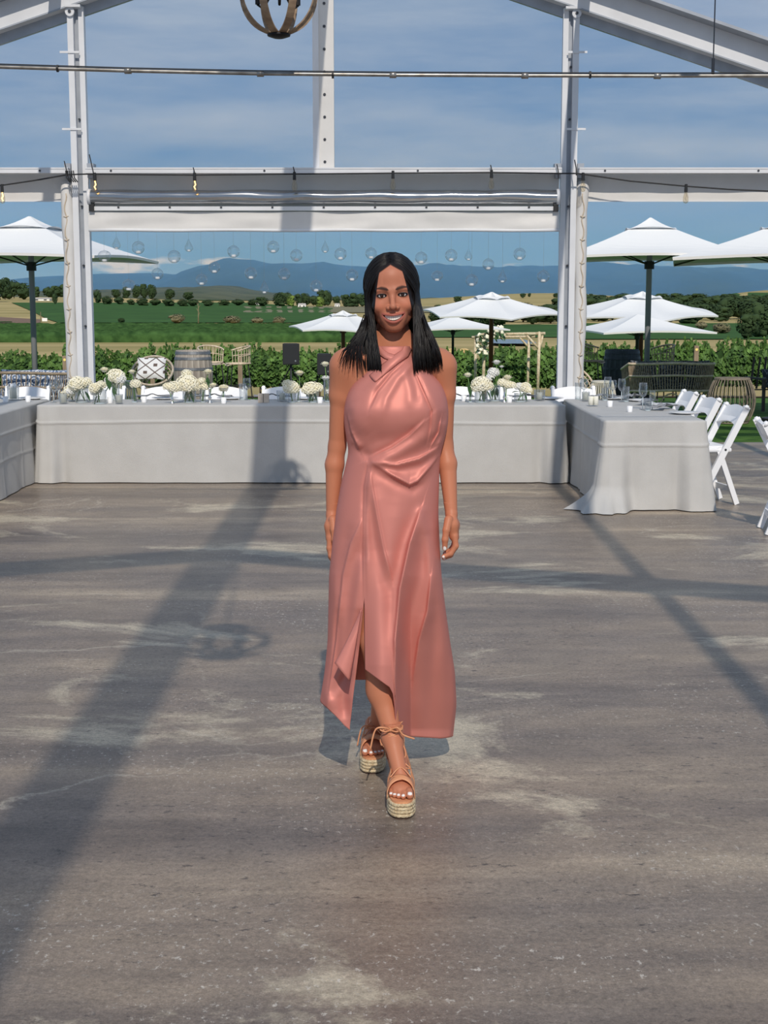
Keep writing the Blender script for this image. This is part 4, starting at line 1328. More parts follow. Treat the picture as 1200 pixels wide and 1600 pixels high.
# a bare pole-like dead tree and a farm sign
g = T(310, 507)
mp = MPP(g.y)
t = thing('dead_tree', 'thin pale dead tree trunk standing in the green field', 'tree', g)
tr = MB().tube([(0, 0, 0), (0.2 * mp, 0, 12 * mp), (0.5 * mp, 0, 22 * mp), (0, 0, 34 * mp)], [1.2 * mp, 1.0 * mp, 0.8 * mp, 0.3 * mp], 6).build('trunk', M['drybush'], t, smooth=True)
for k, (zz, dx) in enumerate(((14, 3), (20, -3), (25, 3.5), (28, -2))):
    MB().tube([(0.3 * mp, 0, zz * mp), (dx * mp, 0.5 * mp, (zz + 5) * mp)], [0.6 * mp, 0.2 * mp], 5).build('branch', M['drybush'], t)
M['farmwhite'] = pmat('farm_white_wall', C(226, 224, 216), 0.8)
M['farmroof'] = pmat('farm_roof', C(150, 146, 140), 0.7)
def house(x, yb, w, h, label, hgroup=None, depth=None):
    g = T(x, yb)
    mp = MPP(g.y)
    t = thing('farm_house', label, 'house', g, 0, hgroup)
    W, D, Hh = w * mp, w * mp * 0.6, h * mp
    MB().box((0, 0, Hh * 0.3), (W, D, Hh * 0.6)).build('walls', M['farmwhite'], t)
    MB().add([(-W * .55, -D * .55, Hh * .6), (W * .55, -D * .55, Hh * .6), (W * .55, D * .55, Hh * .6), (-W * .55, D * .55, Hh * .6), (-W * .45, 0, Hh), (W * .45, 0, Hh)], [(0, 1, 5, 4), (2, 3, 4, 5), (1, 2, 5), (3, 0, 4), (3, 2, 1, 0)]).build('roof', M['farmroof'], t)
    for k in (-1, 1):
        MB().box((k * W * 0.25, -D * 0.51, Hh * 0.3), (W * 0.16, 0.2, Hh * 0.28)).build('window', M['bolt'], t)
house(1068, 477, 12, 7, 'white roofed house above the wood on the hill')
house(1086, 477, 14, 6, 'long white shed beside the hill house')
house(1110, 480, 12, 8, 'white gabled house among the dark hill trees')
house(1137, 482, 24, 7, 'wide grey roofed house with white walls on the hill')
house(406, 477, 14, 7, 'pale barn at the end of the bush row')
house(472, 480, 12, 6, 'white farm house between the dark round trees')
house(527, 480, 8, 6, 'small white cottage near the pale green tree')
house(66, 470, 26, 5, 'low grey shed behind the parasol pole')
# hay bales
M['hay'] = pmat('straw', C(190, 166, 116), 0.95, var=C(150, 126, 82), vs=6, bump=0.6, bs=12)
for i, (x, y, lab) in enumerate(((704, 562, 'round hay bale half hidden behind the white flowers'), (725, 562, 'round hay bale standing clear beside the arbour posts'))):
    g = T(x, y)
    mp = MPP(g.y)
    r = 8.8 * mp
    t = thing('hay_bale', lab, 'hay bale', g)
    L_ = r * 1.0
    MB().tube([(-0.25 * L_, -L_, r), (-0.25 * L_, -L_ * 0.94, r), (0.25 * L_, L_ * 0.94, r), (0.25 * L_, L_, r)], [r * 0.92, r, r, r * 0.92], 24).build('roll', M['hay'], t, smooth=True)
    MB().tube([(-0.25 * L_ + r * 0.75 * math.cos(k * 0.42) * (1 - k / 40), -L_ * 1.01, r + r * 0.75 * math.sin(k * 0.42) * (1 - k / 40)) for k in range(38)], 0.03, 4).build('spiral_end', M['hay'], t)
# utility box and sign by the track
g = T(70, 503.5)
mp = MPP(g.y)
t = thing('field_sign', 'small pale box on a post at the foot of the field', 'sign', g)
MB().box((0, 0, 4 * mp), (8 * mp, 2 * mp, 5 * mp)).build('box', M['farmwhite'], t)
MB().tube([(-6 * mp, 0, 0), (-6 * mp, 0, 16 * mp)], 0.7 * mp, 6).build('post', M['drybush'], t)

# ------------------------------------------------------------------ the near vine row
M['vine'] = pmat('vine_leaf', C(84, 114, 52), 0.6, spec=0.25, var=C(26, 48, 22), vs=2.2, detail=6)
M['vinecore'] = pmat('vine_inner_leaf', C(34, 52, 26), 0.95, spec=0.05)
def make_vine(seed):
    rnd = random.Random(seed)
    b = MB()
    for i in range(1500):
        a = rnd.uniform(0, 6.28)
        x = rnd.uniform(-1.0, 1.0)
        z = rnd.betavariate(1.6, 1.7)
        hh = 0.92 + 0.6 * mnoise.noise(Vector((x * 2.2, seed * 3.1, 0)))
        if z > hh: continue
        ry = 0.42 * math.sqrt(max(0.05, 1 - (2 * z - 1) ** 2)) + 0.06
        y = ry * math.sin(a) * rnd.uniform(0.75, 1.05)
        c = Vector((x, y, 0.42 + 1.45 * z * 0.92))
        s = rnd.uniform(0.05, 0.12)
        nrm = Vector((rnd.uniform(-0.7, 0.7), math.copysign(rnd.uniform(0.3, 1), y), rnd.uniform(-0.1, 1.0))).normalized()
        u = nrm.orthogonal().normalized(); w = nrm.cross(u)
        an = rnd.uniform(0, 6.28)
        uu = u * math.cos(an) + w * math.sin(an); ww = nrm.cross(uu)
        b.add([c - uu * s, c - uu * 0.2 * s + ww * s * 0.9, c + uu * s * 1.2, c - uu * 0.2 * s - ww * s * 0.9], [(0, 3, 2, 1)])
    for i in range(14):                   # shoots standing above the wires
        x = rnd.uniform(-0.95, 0.95)
        L_ = rnd.uniform(0.15, 0.45)
        for k in range(9):
            c = Vector((x + rnd.uniform(-0.06, 0.06), rnd.uniform(-0.1, 0.1), 1.55 + L_ * k / 9))
            s = rnd.uniform(0.045, 0.08)
            nrm = Vector((rnd.uniform(-1, 1), -1, rnd.uniform(-0.3, 0.8))).normalized()
            u = nrm.orthogonal().normalized(); w = nrm.cross(u)
            b.add([c - u * s, c + w * s, c + u * s, c - w * s], [(0, 3, 2, 1)])
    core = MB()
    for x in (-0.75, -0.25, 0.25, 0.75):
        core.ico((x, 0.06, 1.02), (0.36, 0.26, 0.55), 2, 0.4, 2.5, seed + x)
    tr = MB().tube([(0, 0, -0.1), (0.03, 0.02, 0.3), (-0.02, 0, 0.7)], [0.05, 0.04, 0.035], 7)
    tr.tube([(-0.95, 0, 0.72), (0, 0, 0.68), (0.95, 0, 0.72)], 0.02, 5)
    return b, core, tr
VP = []
for s in range(3):
    VP.append(make_vine(s + 1))
vmesh = {}
def vine(X, Y, sc, k, label, group):
    t = thing('grape_vine', label, 'vine', (X, Y, H(X, Y) - 0.02), 0 if k % 2 else PI, group)
    t.scale = sc
    if k % 3 not in vmesh:
        b, c, tr = VP[k % 3]
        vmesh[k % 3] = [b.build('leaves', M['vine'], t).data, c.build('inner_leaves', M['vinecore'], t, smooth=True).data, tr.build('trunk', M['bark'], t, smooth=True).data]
    else:
        for me, nm in zip(vmesh[k % 3], ('leaves', 'inner_leaves', 'trunk')):
            o = bpy.data.objects.new(nm, me); COL.objects.link(o); o.parent = t
vines_h = ((-40, 550), (30, 549), (90, 552), (128, 540), (165, 548), (200, 548), (245, 534), (300, 548), (340, 548), (385, 533), (430, 545), (485, 548), (530, 538), (580, 538), (640, 540), (700, 548), (760, 545), (820, 538), (870, 540), (930, 534), (980, 535), (1040, 534), (1080, 528), (1130, 532), (1180, 528), (1240, 528))
def vh(x):
    for (a, ya), (b, yb) in zip(vines_h, vines_h[1:]):
        if a <= x <= b: return ya + (yb - ya) * (x - a) / (b - a)
    return 545
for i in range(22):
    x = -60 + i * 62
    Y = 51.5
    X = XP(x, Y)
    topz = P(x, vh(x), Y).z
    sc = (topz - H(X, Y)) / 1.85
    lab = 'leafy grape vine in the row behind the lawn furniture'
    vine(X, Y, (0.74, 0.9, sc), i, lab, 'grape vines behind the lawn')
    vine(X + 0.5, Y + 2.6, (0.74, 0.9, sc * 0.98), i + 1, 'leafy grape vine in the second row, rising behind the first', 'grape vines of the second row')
# soil strip at the foot of the vines
vs = []
for i in range(40):
    X = -17 + 34 * i / 39
    for Y in (50.6, 55.5):
        vs.append((X, Y, H(X, Y) + 0.03))
struct(MB().add(vs, [(2 * i, 2 * i + 2, 2 * i + 3, 2 * i + 1) for i in range(39)]).build('soil_ground', M['soil']), 'strip of bare soil under the vines')

# ------------------------------------------------------------------ haze hanging over the valley
hz = bpy.data.materials.new('valley_haze')
hz.use_nodes = True
hz.node_tree.nodes.clear()
ho = hz.node_tree.nodes.new('ShaderNodeOutputMaterial')
hv = hz.node_tree.nodes.new('ShaderNodeVolumeScatter')
hv.inputs['Color'].default_value = (0.17, 0.44, 1.0, 1)
hv.inputs['Density'].default_value = 0.00024
hz.node_tree.links.new(hv.outputs[0], ho.inputs['Volume'])
o = MB().box((0, 4300, 140), (9000, 5200, 290)).build('haze', hz)
o['kind'] = 'stuff'
o['label'] = 'blue summer haze in front of the mountains'
# ------------------------------------------------------------------ parasols
M['canvas'] = pmat('white_canvas', C(198, 201, 203), 0.8, spec=0.1, bump=0.1, bs=30)
M['canvasgrey'] = pmat('pale_canvas', C(206, 205, 202), 0.8, spec=0.1)
M['polegrey'] = pmat('grey_alu_pole', C(118, 120, 124), 0.4)
M['polewood'] = pmat('mahogany_pole', C(84, 42, 30), 0.5)
M['poleblack'] = pmat('black_pole', C(24, 24, 26), 0.5)
def parasol(x, Y, edge_y, apex_y, a, sides, rz, pole, label, tilt=0.0, vent=True, group=None, px_pole=8):
    gx = XP(x, Y)
    base = Vector((gx, Y, H(gx, Y)))
    t = thing('parasol', label, 'parasol', base, 0, group)
    ze = P(x, edge_y, Y).z - base.z
    za = P(x, apex_y, Y).z - base.z
    R = a / math.cos(PI / sides)
    TM = Matrix.Translation((0, 0, ze)) @ Matrix.Rotation(tilt, 4, 'X') @ Matrix.Rotation(rz, 4, 'Z') @ Matrix.Translation((0, 0, -ze))
    off = PI / sides
    hcap = (za - ze) * (0.80 if vent else 1.0)
    corners = [Vector((R * math.cos(off + 2 * PI * k / sides), R * math.sin(off + 2 * PI * k / sides), 0)) for k in range(sides)]
    def canopy(r0, r1, z0, z1, scal, nv=10):
        b = MB()
        for k in range(sides):
            A, B = corners[k], corners[(k + 1) % sides]
            def f(u, v):
                rr = r0 + (r1 - r0) * v
                p = (A * (1 - u) + B * u) * rr
                z = z0 + (z1 - z0) * v
                z += -0.06 * a * math.sin(PI * v) * math.sin(PI * u) * 0.6 - 0.02 * math.sin(PI * v)
                z += scal * math.sin(PI * u) * max(0, v - 0.6) / 0.4
                return TM @ Vector((p.x, p.y, z))
            b.grid(f, 9, nv)
        return b
    canopy(0.15 if vent else 0.01, 1.0, ze + hcap, ze, 0.03 * a).build('canopy', M['canvas'], t, smooth=False)
    val = MB()
    for k in range(sides):
        A, B = corners[k], corners[(k + 1) % sides]
        def f(u, v):
            p = A * (1 - u) + B * u
            return TM @ Vector((p.x * (1.0 - 0.004 * v), p.y * (1.0 - 0.004 * v), ze + 0.03 * a * math.sin(PI * u) - 0.035 * v))
        val.grid(f, 9, 2)
    val.build('hem', M['canvasgrey'], t)
    if vent:
        canopy(0.01, 0.27, za, ze + hcap * 0.86, 0.03 * a, 6).build('vent_cap', M['canvas'], t, smooth=True)
    pr = px_pole * MPP(Y) / 2
    TP0 = TM @ Vector((0, 0, za - 0.04))
    MB().tube([(0, 0, 0), (0, 0, ze + 0.05), TP0], pr, 12).build('pole', pole, t, smooth=True)
    hb = ze - 0.10
    MB().tube([(0, 0, hb - 0.06), (0, 0, hb + 0.06)], pr * 1.7, 12).build('hub', M['black'] if pole is not M['polewood'] else pole, t)
    for k in range(sides):
        c = corners[k]
        tip = TM @ Vector((c.x * 0.985, c.y * 0.985, ze - 0.015))
        mid = TM @ Vector((c.x * 0.52, c.y * 0.52, ze + hcap * 0.47 - 0.05))
        top = TM @ Vector((c.x * 0.03, c.y * 0.03, ze + hcap * 0.97 - 0.03))
        rb = MB().tube([top, mid, tip], 0.012, 6).build('rib', M['black'] if pole is not M['polewood'] else pole, t)
        MB().tube([(0, 0, hb), mid], 0.011, 6).build('strut', M['black'] if pole is not M['polewood'] else pole, rb)
    MB().lathe([(0.001, 0.0), (0.33, 0.0), (0.33, 0.05), (0.06, 0.07), (0.05, 0.30), (0.001, 0.30)], 24).build('base', M['black'], t)
    return t
parasol(51, 20.5, 405, 338, 1.42, 4, -0.14, M['polegrey'], 'large white square parasol on a grey pole beside the patterned sofa', px_pole=9)
parasol(1013, 22.5, 404, 340, 1.36, 4, -0.10, M['polegrey'], 'large white square parasol on a grey pole behind the dark sofa', px_pole=9)
parasol(1235, 20.0, 407, 338, 1.60, 4, -0.20, M['polegrey'], 'large white square parasol whose corner overlaps its neighbour by the ball table', px_pole=9)
parasol(768, 38, 487, 456, 1.62, 6, 0.20, M['polewood'], 'six sided white parasol on a mahogany pole before the arbour', tilt=0.10, px_pole=7)
parasol(536, 38, 511, 485, 1.28, 6, 0.30, M['polewood'], 'six sided white parasol on a mahogany pole near the black speaker', tilt=0.06, px_pole=6)
parasol(708, 42, 514, 494, 1.30, 4, 0.25, M['poleblack'], 'low white parasol on a thin black pole near the hay bales', vent=False, px_pole=4)
parasol(1003, 34, 488, 455, 1.55, 6, 0.10, M['polewood'], 'six sided white parasol on a mahogany pole above the dark barrel', tilt=0.10, px_pole=7)
parasol(997, 31, 518, 491, 1.25, 4, 0.22, M['poleblack'], 'low white parasol on a black pole over the dark barrel', vent=False, px_pole=5)

# ------------------------------------------------------------------ rattan sofas
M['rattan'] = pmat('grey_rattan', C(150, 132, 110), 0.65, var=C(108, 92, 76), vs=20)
M['rattanpale'] = pmat('rattan_painted_sun', C(196, 180, 158), 0.6, var=C(150, 132, 110), vs=20)  # paler copy of the grey rattan, sunlight put into its colour
M['rattanblack'] = pmat('dark_rattan', C(62, 52, 46), 0.6, var=C(36, 31, 28), vs=20)
def patterned(name, base, ink, scale):
    m = bpy.data.materials.new(name)
    m.use_nodes = True
    nt = m.node_tree
    b = nt.nodes['Principled BSDF']
    b.inputs['Roughness'].default_value = 0.9
    N, L = nt.nodes.new, nt.links.new
    tc = N('ShaderNodeTexCoord')
    vo = N('ShaderNodeTexVoronoi'); vo.inputs['Scale'].default_value = scale
    L(tc.outputs['Object'], vo.inputs['Vector'])
    wv = N('ShaderNodeMath'); wv.operation = 'SINE'
    ml = N('ShaderNodeMath'); ml.operation = 'MULTIPLY'; ml.inputs[1].default_value = 22
    L(vo.outputs['Distance'], ml.inputs[0]); L(ml.outputs[0], wv.inputs[0])
    rp = N('ShaderNodeValToRGB')
    rp.color_ramp.elements[0].position = 0.42; rp.color_ramp.elements[0].color = ink
    rp.color_ramp.elements[1].position = 0.55; rp.color_ramp.elements[1].color = base
    L(wv.outputs[0], rp.inputs[0]); L(rp.outputs[0], b.inputs['Base Color'])
    return m
M['bluewhite'] = patterned('blue_patterned_cushion', C(214, 216, 220), C(86, 104, 132), 9)
M['greypat'] = patterned('grey_patterned_cushion', C(96, 100, 106), C(44, 46, 52), 9)
def pillow(b, c, sx, sy, sz, rx=0.0, rz=0.0):
    R = Matrix.Rotation(rz, 3, 'Z') @ Matrix.Rotation(rx, 3, 'X')
    n = 14
    def f(sgn):
        def g(u, v):
            a, e = u * 2 - 1, v * 2 - 1
            h = (max(0, 1 - a ** 4) * max(0, 1 - e ** 4)) ** 0.55
            px = a * (1 - 0.07 * (1 - abs(e)) * abs(a)); pz = e * (1 - 0.07 * (1 - abs(a)) * abs(e))
            return Vector(c) + R @ Vector((px * sx / 2, sgn * h * sy / 2, pz * sz / 2))
        return g
    b.grid(f(-1), n, n)
    b.grid(lambda u, v: f(1)(1 - u, v), n, n)
def sofa(loc, rz, W, rail, spindle, cush, label, dark):
    t = thing('rattan_sofa', label, 'sofa', loc, rz)
    # back faces -y (towards the tables), seat opens to +y
    def loop(z, w, d, rr=0.30):
        pts = []
        for i in range(9):
            pts.append((-w / 2 + 0.02 * i / 8, d * (1 - i / 8) * 0.85 + rr * 0.5 * (i / 8), z - 0.10 * (1 - i / 8)))
        for i in range(1, 9):
            th = PI + PI / 2 * i / 8
            pts.append((-w / 2 + rr + rr * math.cos(th), rr * 0.5 + rr * 0.5 * math.sin(th), z))
        right = [(-p[0], p[1], p[2]) for p in reversed(pts)]
        mid = [(-w / 2 + rr + (w - 2 * rr) * i / 8, 0.0, z + 0.012 * math.sin(PI * i / 8)) for i in range(1, 8)]
        return pts + mid + right
    top, midl, low = loop(0.76, W, 0.70), loop(0.58, W * 0.97, 0.68), loop(0.36, W * 0.92, 0.66)
    MB().tube(top, 0.020, 8).build('top_rail', rail, t, smooth=True)
    MB().tube(midl, 0.017, 8).build('middle_rail', rail, t, smooth=True)
    MB().tube(low, 0.02, 8).build('seat_rail', rail, t, smooth=True)
    n = len(top)
    for i in range(0, n):
        MB().tube([top[i], midl[i], low[i]], 0.0075, 5).build('spindle', spindle, t)
        if 8 < i < n - 9:
            j = i + 1
            m = lambda A: tuple((a + b) / 2 for a, b in zip(A[i], A[j]))
            MB().tube([m(top), m(midl), m(low)], 0.0075, 5).build('spindle', spindle, t)
    for sx in (-1, 1):
        for yy in (0.08, 0.60):
            MB().tube([(sx * W * 0.42, yy, 0.36), (sx * W * 0.45, yy + 0.02, 0.0)], [0.022, 0.016], 8).build('leg', rail, t, smooth=True)
    for k in range(3):
        x0 = -W * 0.42 + W * 0.28 * k
        arc = [(x0 + W * 0.14 - W * 0.14 * math.cos(PI * i / 10), 0.06, 0.08 + 0.24 * math.sin(PI * i / 10)) for i in range(11)]
        MB().tube(arc, 0.012, 6).build('arch_brace', rail, t, smooth=True)
    MB().box((0, 0.36, 0.42), (W * 0.86, 0.60, 0.12), bev=0.04).build('seat_cushion', cush, t)
    for k, (fx, rr) in enumerate(((-0.30, 0.15), (0.02, -0.1), (0.32, 0.12))):
        b = MB()
        pillow(b, (fx * W, 0.20, 0.63), W * 0.31, 0.14, 0.36, -0.22, rr)
        b.build('back_cushion', cush, t, smooth=True)
    return t
p = G(28, 668)
sofa((XP(20, 18.6), 18.4, -0.02), -0.05, 1.62, M['rattan'], M['rattan'], M['bluewhite'], 'rattan sofa with blue patterned white cushions under the grey pole parasol', False)
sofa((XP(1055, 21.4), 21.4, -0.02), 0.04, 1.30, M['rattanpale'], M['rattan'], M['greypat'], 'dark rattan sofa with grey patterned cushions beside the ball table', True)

# ------------------------------------------------------------------ basket chair with cushion
def diamond_mat():
    m = bpy.data.materials.new('diamond_cushion')
    m.use_nodes = True
    nt = m.node_tree
    b = nt.nodes['Principled BSDF']; b.inputs['Roughness'].default_value = 0.9
    N, L = nt.nodes.new, nt.links.new
    tc = N('ShaderNodeTexCoord')
    sp = N('ShaderNodeSeparateXYZ'); L(tc.outputs['Generated'], sp.inputs[0])
    def mt(op, a, c=None):
        x = N('ShaderNodeMath'); x.operation = op
        for s, v in ((0, a), (1, c)):
            if v is None: continue
            if isinstance(v, (int, float)): x.inputs[s].default_value = v
            else: L(v, x.inputs[s])
        return x.outputs[0]
    def saw(v, n): return mt('ABSOLUTE', mt('SUBTRACT', mt('FRACT', mt('MULTIPLY', v, n)), 0.5))
    u = mt('ADD', sp.outputs['X'], sp.outputs['Z']); w = mt('SUBTRACT', sp.outputs['X'], sp.outputs['Z'])
    w = mt('ADD', w, 2.0)
    su, sw = saw(u, 1.5), saw(w, 1.5)
    line = mt('MAXIMUM', mt('LESS_THAN', su, 0.045), mt('LESS_THAN', sw, 0.045))
    mu, mw = mt('SUBTRACT', 0.5, su), mt('SUBTRACT', 0.5, sw)
    motif = mt('MULTIPLY', mt('LESS_THAN', mt('MAXIMUM', mu, mw), 0.15), mt('GREATER_THAN', mt('MULTIPLY', mu, mw), -1))
    motif = mt('MULTIPLY', mt('LESS_THAN', mt('ADD', mt('MULTIPLY', mu, 1.0), mw), 0.20), 1.0)
    f = mt('MAXIMUM', line, motif)
    mx = N('ShaderNodeMixRGB'); mx.inputs[1].default_value = C(232, 228, 220); mx.inputs[2].default_value = C(92, 78, 70)
    L(f, mx.inputs[0]); L(mx.outputs[0], b.inputs['Base Color'])
    return m
M['diamond'] = diamond_mat()
def basket_chair(px, pyc, Y, label, cushion=True, rz=0.0):
    gx = XP(px, Y)
    t = thing('basket_chair', label, 'chair', (gx, Y, H(gx, Y)), rz)
    c = P(px, pyc, Y) - t.location
    c = Vector((0, 0, c.z))
    tilt = Matrix.Rotation(0.80, 3, 'X')          # bowl opens up and forward
    R = 0.245
    for k, (r, d) in enumerate(((1.0, 0.0), (0.96, 0.05), (0.88, 0.11), (0.76, 0.16), (0.6, 0.20), (0.38, 0.23))):
        ring = [c + tilt @ Vector((R * r * 1.06 * math.cos(a), R * r * math.sin(a), -d)) for a in [2 * PI * i / 36 for i in range(36)]]
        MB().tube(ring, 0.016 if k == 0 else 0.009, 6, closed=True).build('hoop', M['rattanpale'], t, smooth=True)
    for i in range(26):
        a = 2 * PI * i / 26
        path = [c + tilt @ Vector((R * r * 1.06 * math.cos(a), R * r * math.sin(a), -d)) for r, d in ((1.0, 0), (0.88, 0.11), (0.6, 0.20), (0.38, 0.23))]
        MB().tube(path, 0.006, 5).build('spoke', M['rattanpale'], t)
    for s in (-1, 1):
        MB().tube([c + Vector((s * 0.13, 0.02, -0.16)), (s * 0.20, -0.16, 0.0)], 0.010, 6).build('leg', M['poleblack'], t)
        MB().tube([c + Vector((s * 0.13, 0.12, -0.14)), (s * 0.20, 0.26, 0.0)], 0.010, 6).build('leg', M['poleblack'], t)
    if cushion:
        b = MB()
        pillow(b, c + Vector((-0.01, -0.05, 0.03)), 0.37, 0.12, 0.33, -0.62, 0.0)
        b.build('cushion', M['diamond'], t, smooth=True)
    return t
basket_chair(236, 579, 18.5, 'round rattan basket chair with diamond patterned white cushion')
bc = basket_chair(905, 592, 20.5, 'round rattan basket chair without cushion behind the wine glasses', cushion=False, rz=0.7)

# ------------------------------------------------------------------ wine barrels
M['stave'] = pmat('weathered_oak', C(150, 142, 134), 0.85, var=C(112, 104, 98), vs=16, stretch=(1, 1, 0.15), detail=6)
M['stavedark'] = pmat('oak_painted_shade', C(52, 58, 62), 0.8, var=C(36, 40, 44), vs=16, stretch=(1, 1, 0.15))  # oak darkened: the parasol's shade is put into its colour
M['hoopiron'] = pmat('barrel_hoop_iron', C(108, 112, 118), 0.5, metal=0.4, var=C(84, 86, 92), vs=8)
M['hoopdark'] = pmat('hoop_painted_shade', C(40, 46, 50), 0.5, metal=0.4)  # hoop iron with the same shade painted in
def barrel(px, Y, wpx, top_y, stave, hoop, label):
    gx = XP(px, Y)
    t = thing('wine_barrel', label, 'barrel', (gx, Y, H(gx, Y)))
    Hh = P(px, top_y, Y).z - t.location.z
    R = wpx * MPP(Y) / 2
    prof = lambda v: R * (0.86 + 0.14 * math.sin(PI * v))
    n = 20
    b = MB()
    rows = 9
    vs, fs = [], []
    for j in range(rows):
        v = j / (rows - 1)
        for k, rr in ((-1, 1.0), (1, 1.0), (1, 0.93), (-1, 0.93)):
            a = k * PI / n * 0.965
            vs.append((prof(v) * rr * math.cos(a), prof(v) * rr * math.sin(a), Hh * v))
    for j in range(rows - 1):
        for e in range(4):
            fs.append((j * 4 + e, j * 4 + (e + 1) % 4, (j + 1) * 4 + (e + 1) % 4, (j + 1) * 4 + e))
    fs += [(3, 2, 1, 0), tuple((rows - 1) * 4 + e for e in range(4))]
    first_ = b.add(vs, fs).build('stave', stave, t)
    for i in range(1, n):
        o = bpy.data.objects.new('stave', first_.data); COL.objects.link(o); o.parent = t
        o.rotation_euler = (0, 0, 2 * PI * i / n)
    for v0, v1 in ((0.02, 0.075), (0.13, 0.18), (0.33, 0.38), (0.62, 0.67), (0.82, 0.87), (0.925, 0.98)):
        MB().lathe([(prof(v0) * 1.002, Hh * v0), (prof(v0) * 1.018, Hh * v0), (prof(v1) * 1.018, Hh * v1), (prof(v1) * 1.002, Hh * v1)], 40).build('hoop', hoop, t, smooth=False)
    MB().lathe([(0.001, Hh * 0.965), (prof(1) * 0.94, Hh * 0.965)], 30).build('head', stave, t)
    return t
barrel(300, 25.5, 61, 547, M['stave'], M['hoopiron'], 'weathered grey oak wine barrel with iron hoops')
barrel(974, 25.5, 60, 546, M['stavedark'], M['hoopdark'], 'wine barrel with shade painted dark into its oak under the low parasol')

# ------------------------------------------------------------------ rattan bar stools
def stool(px, py_seat, Y, rz, label, mat):
    gx = XP(px, Y)
    t = thing('bar_stool', label, 'stool', (gx, Y, H(gx, Y)), rz)
    zs = P(px, py_seat, Y).z - t.location.z
    def seat(u, v):
        a, e = u * 2 - 1, v * 2 - 1
        return (a * 0.21, e * 0.20, zs - 0.025 * (1 - a * a) + 0.02 * e * (e < 0))
    MB().grid(seat, 12, 10).build('seat', mat, t, smooth=True)
    edge = [(0.22 * math.cos(a), 0.21 * math.sin(a), zs) for a in [2 * PI * i / 24 for i in range(24)]]
    MB().tube(edge, 0.014, 6, closed=True).build('seat_rim', mat, t, smooth=True)
    back = [(0.24 * math.cos(a), 0.21 * math.sin(a), zs + 0.24 + 0.06 * math.sin(a)) for a in [-0.35 + (PI + 0.7) * i / 20 for i in range(21)]]
    MB().tube(back, 0.014, 6).build('back_rail', mat, t, smooth=True)
    low = [(0.23 * math.cos(a), 0.21 * math.sin(a), zs + 0.13 + 0.03 * math.sin(a)) for a in [-0.2 + (PI + 0.4) * i / 20 for i in range(21)]]
    MB().tube(low, 0.008, 6).build('middle_rail', mat, t, smooth=True)
    for i in range(15):
        a = -0.25 + (PI + 0.5) * i / 14
        MB().tube([(0.22 * math.cos(a), 0.20 * math.sin(a), zs), (0.24 * math.cos(a), 0.21 * math.sin(a), zs + 0.24 + 0.06 * math.sin(a))], 0.006, 5).build('back_spindle', mat, t)
    for sx in (-1, 1):
        for sy in (-1, 1):
            MB().tube([(sx * 0.15, sy * 0.14, zs - 0.01), (sx * 0.21, sy * 0.20, 0)], 0.011, 6).build('leg', M['poleblack'], t)
    q = 0.19
    MB().tube([(q, q, 0.28), (-q, q, 0.28), (-q, -q, 0.28), (q, -q, 0.28)], 0.009, 6, closed=True).build('foot_ring', M['poleblack'], t)
    return t
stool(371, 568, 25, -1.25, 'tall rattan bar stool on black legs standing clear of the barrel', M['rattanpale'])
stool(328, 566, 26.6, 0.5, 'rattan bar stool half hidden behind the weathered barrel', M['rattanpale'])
stool(926, 564, 25, 1.2, 'rattan bar stool between the pillar and the dark barrel', M['rattan'])
stool(1036, 566, 25, -1.2, 'rattan bar stool between dark barrel and dark sofa', M['rattan'])

# ------------------------------------------------------------------ ball shaped wire tables
M['wicker'] = pmat('grey_wicker', C(122, 112, 100), 0.7, var=C(92, 84, 74), vs=20)
M['wickerpale'] = pmat('cream_wicker', C(206, 196, 176), 0.7)
def ball_table(px, ytop, Y, wpx, mat, label):
    gx = XP(px, Y)
    t = thing('ball_table', label, 'table', (gx, Y, H(gx, Y) - 0.005))
    R = wpx * MPP(Y) / 2
    Ht = P(px, ytop, Y).z - t.location.z
    prof = [(R * (0.62 + 0.38 * math.sin(PI * (0.08 + 0.84 * i / 12)) ** 0.9), Ht * i / 12) for i in range(13)]
    rib = None
    for k in range(34):
        a = 2 * PI * k / 34
        if rib is None:
            rib = MB().tube([(r, 0, z) for r, z in prof], 0.0075, 5).build('rib', mat, t, smooth=True)
        else:
            o = bpy.data.objects.new('rib', rib.data); COL.objects.link(o); o.parent = t; o.rotation_euler = (0, 0, a)
    for i in (0, 12):
        r, z = prof[i]
        MB().tube([(r * math.cos(a), r * math.sin(a), z) for a in [2 * PI * q / 30 for q in range(30)]], 0.012, 6, closed=True).build('ring', mat, t, smooth=True)
    r = prof[-1][0]
    MB().lathe([(0.001, Ht - 0.01), (r * 1.03, Ht - 0.01), (r * 1.03, Ht + 0.018), (0.001, Ht + 0.018)], 30).build('table_top', mat, t)
    return t
ball_table(1148, 592, 20.0, 73, M['wicker'], 'grey wire ball table standing on the lawn')
ball_table(944, 597, 18.6, 44, M['wickerpale'], 'pale wire ball table seen through the wine glasses')
ball_table(192, 597, 18.6, 40, M['wickerpale'], 'pale wire ball table seen between the flower vases')

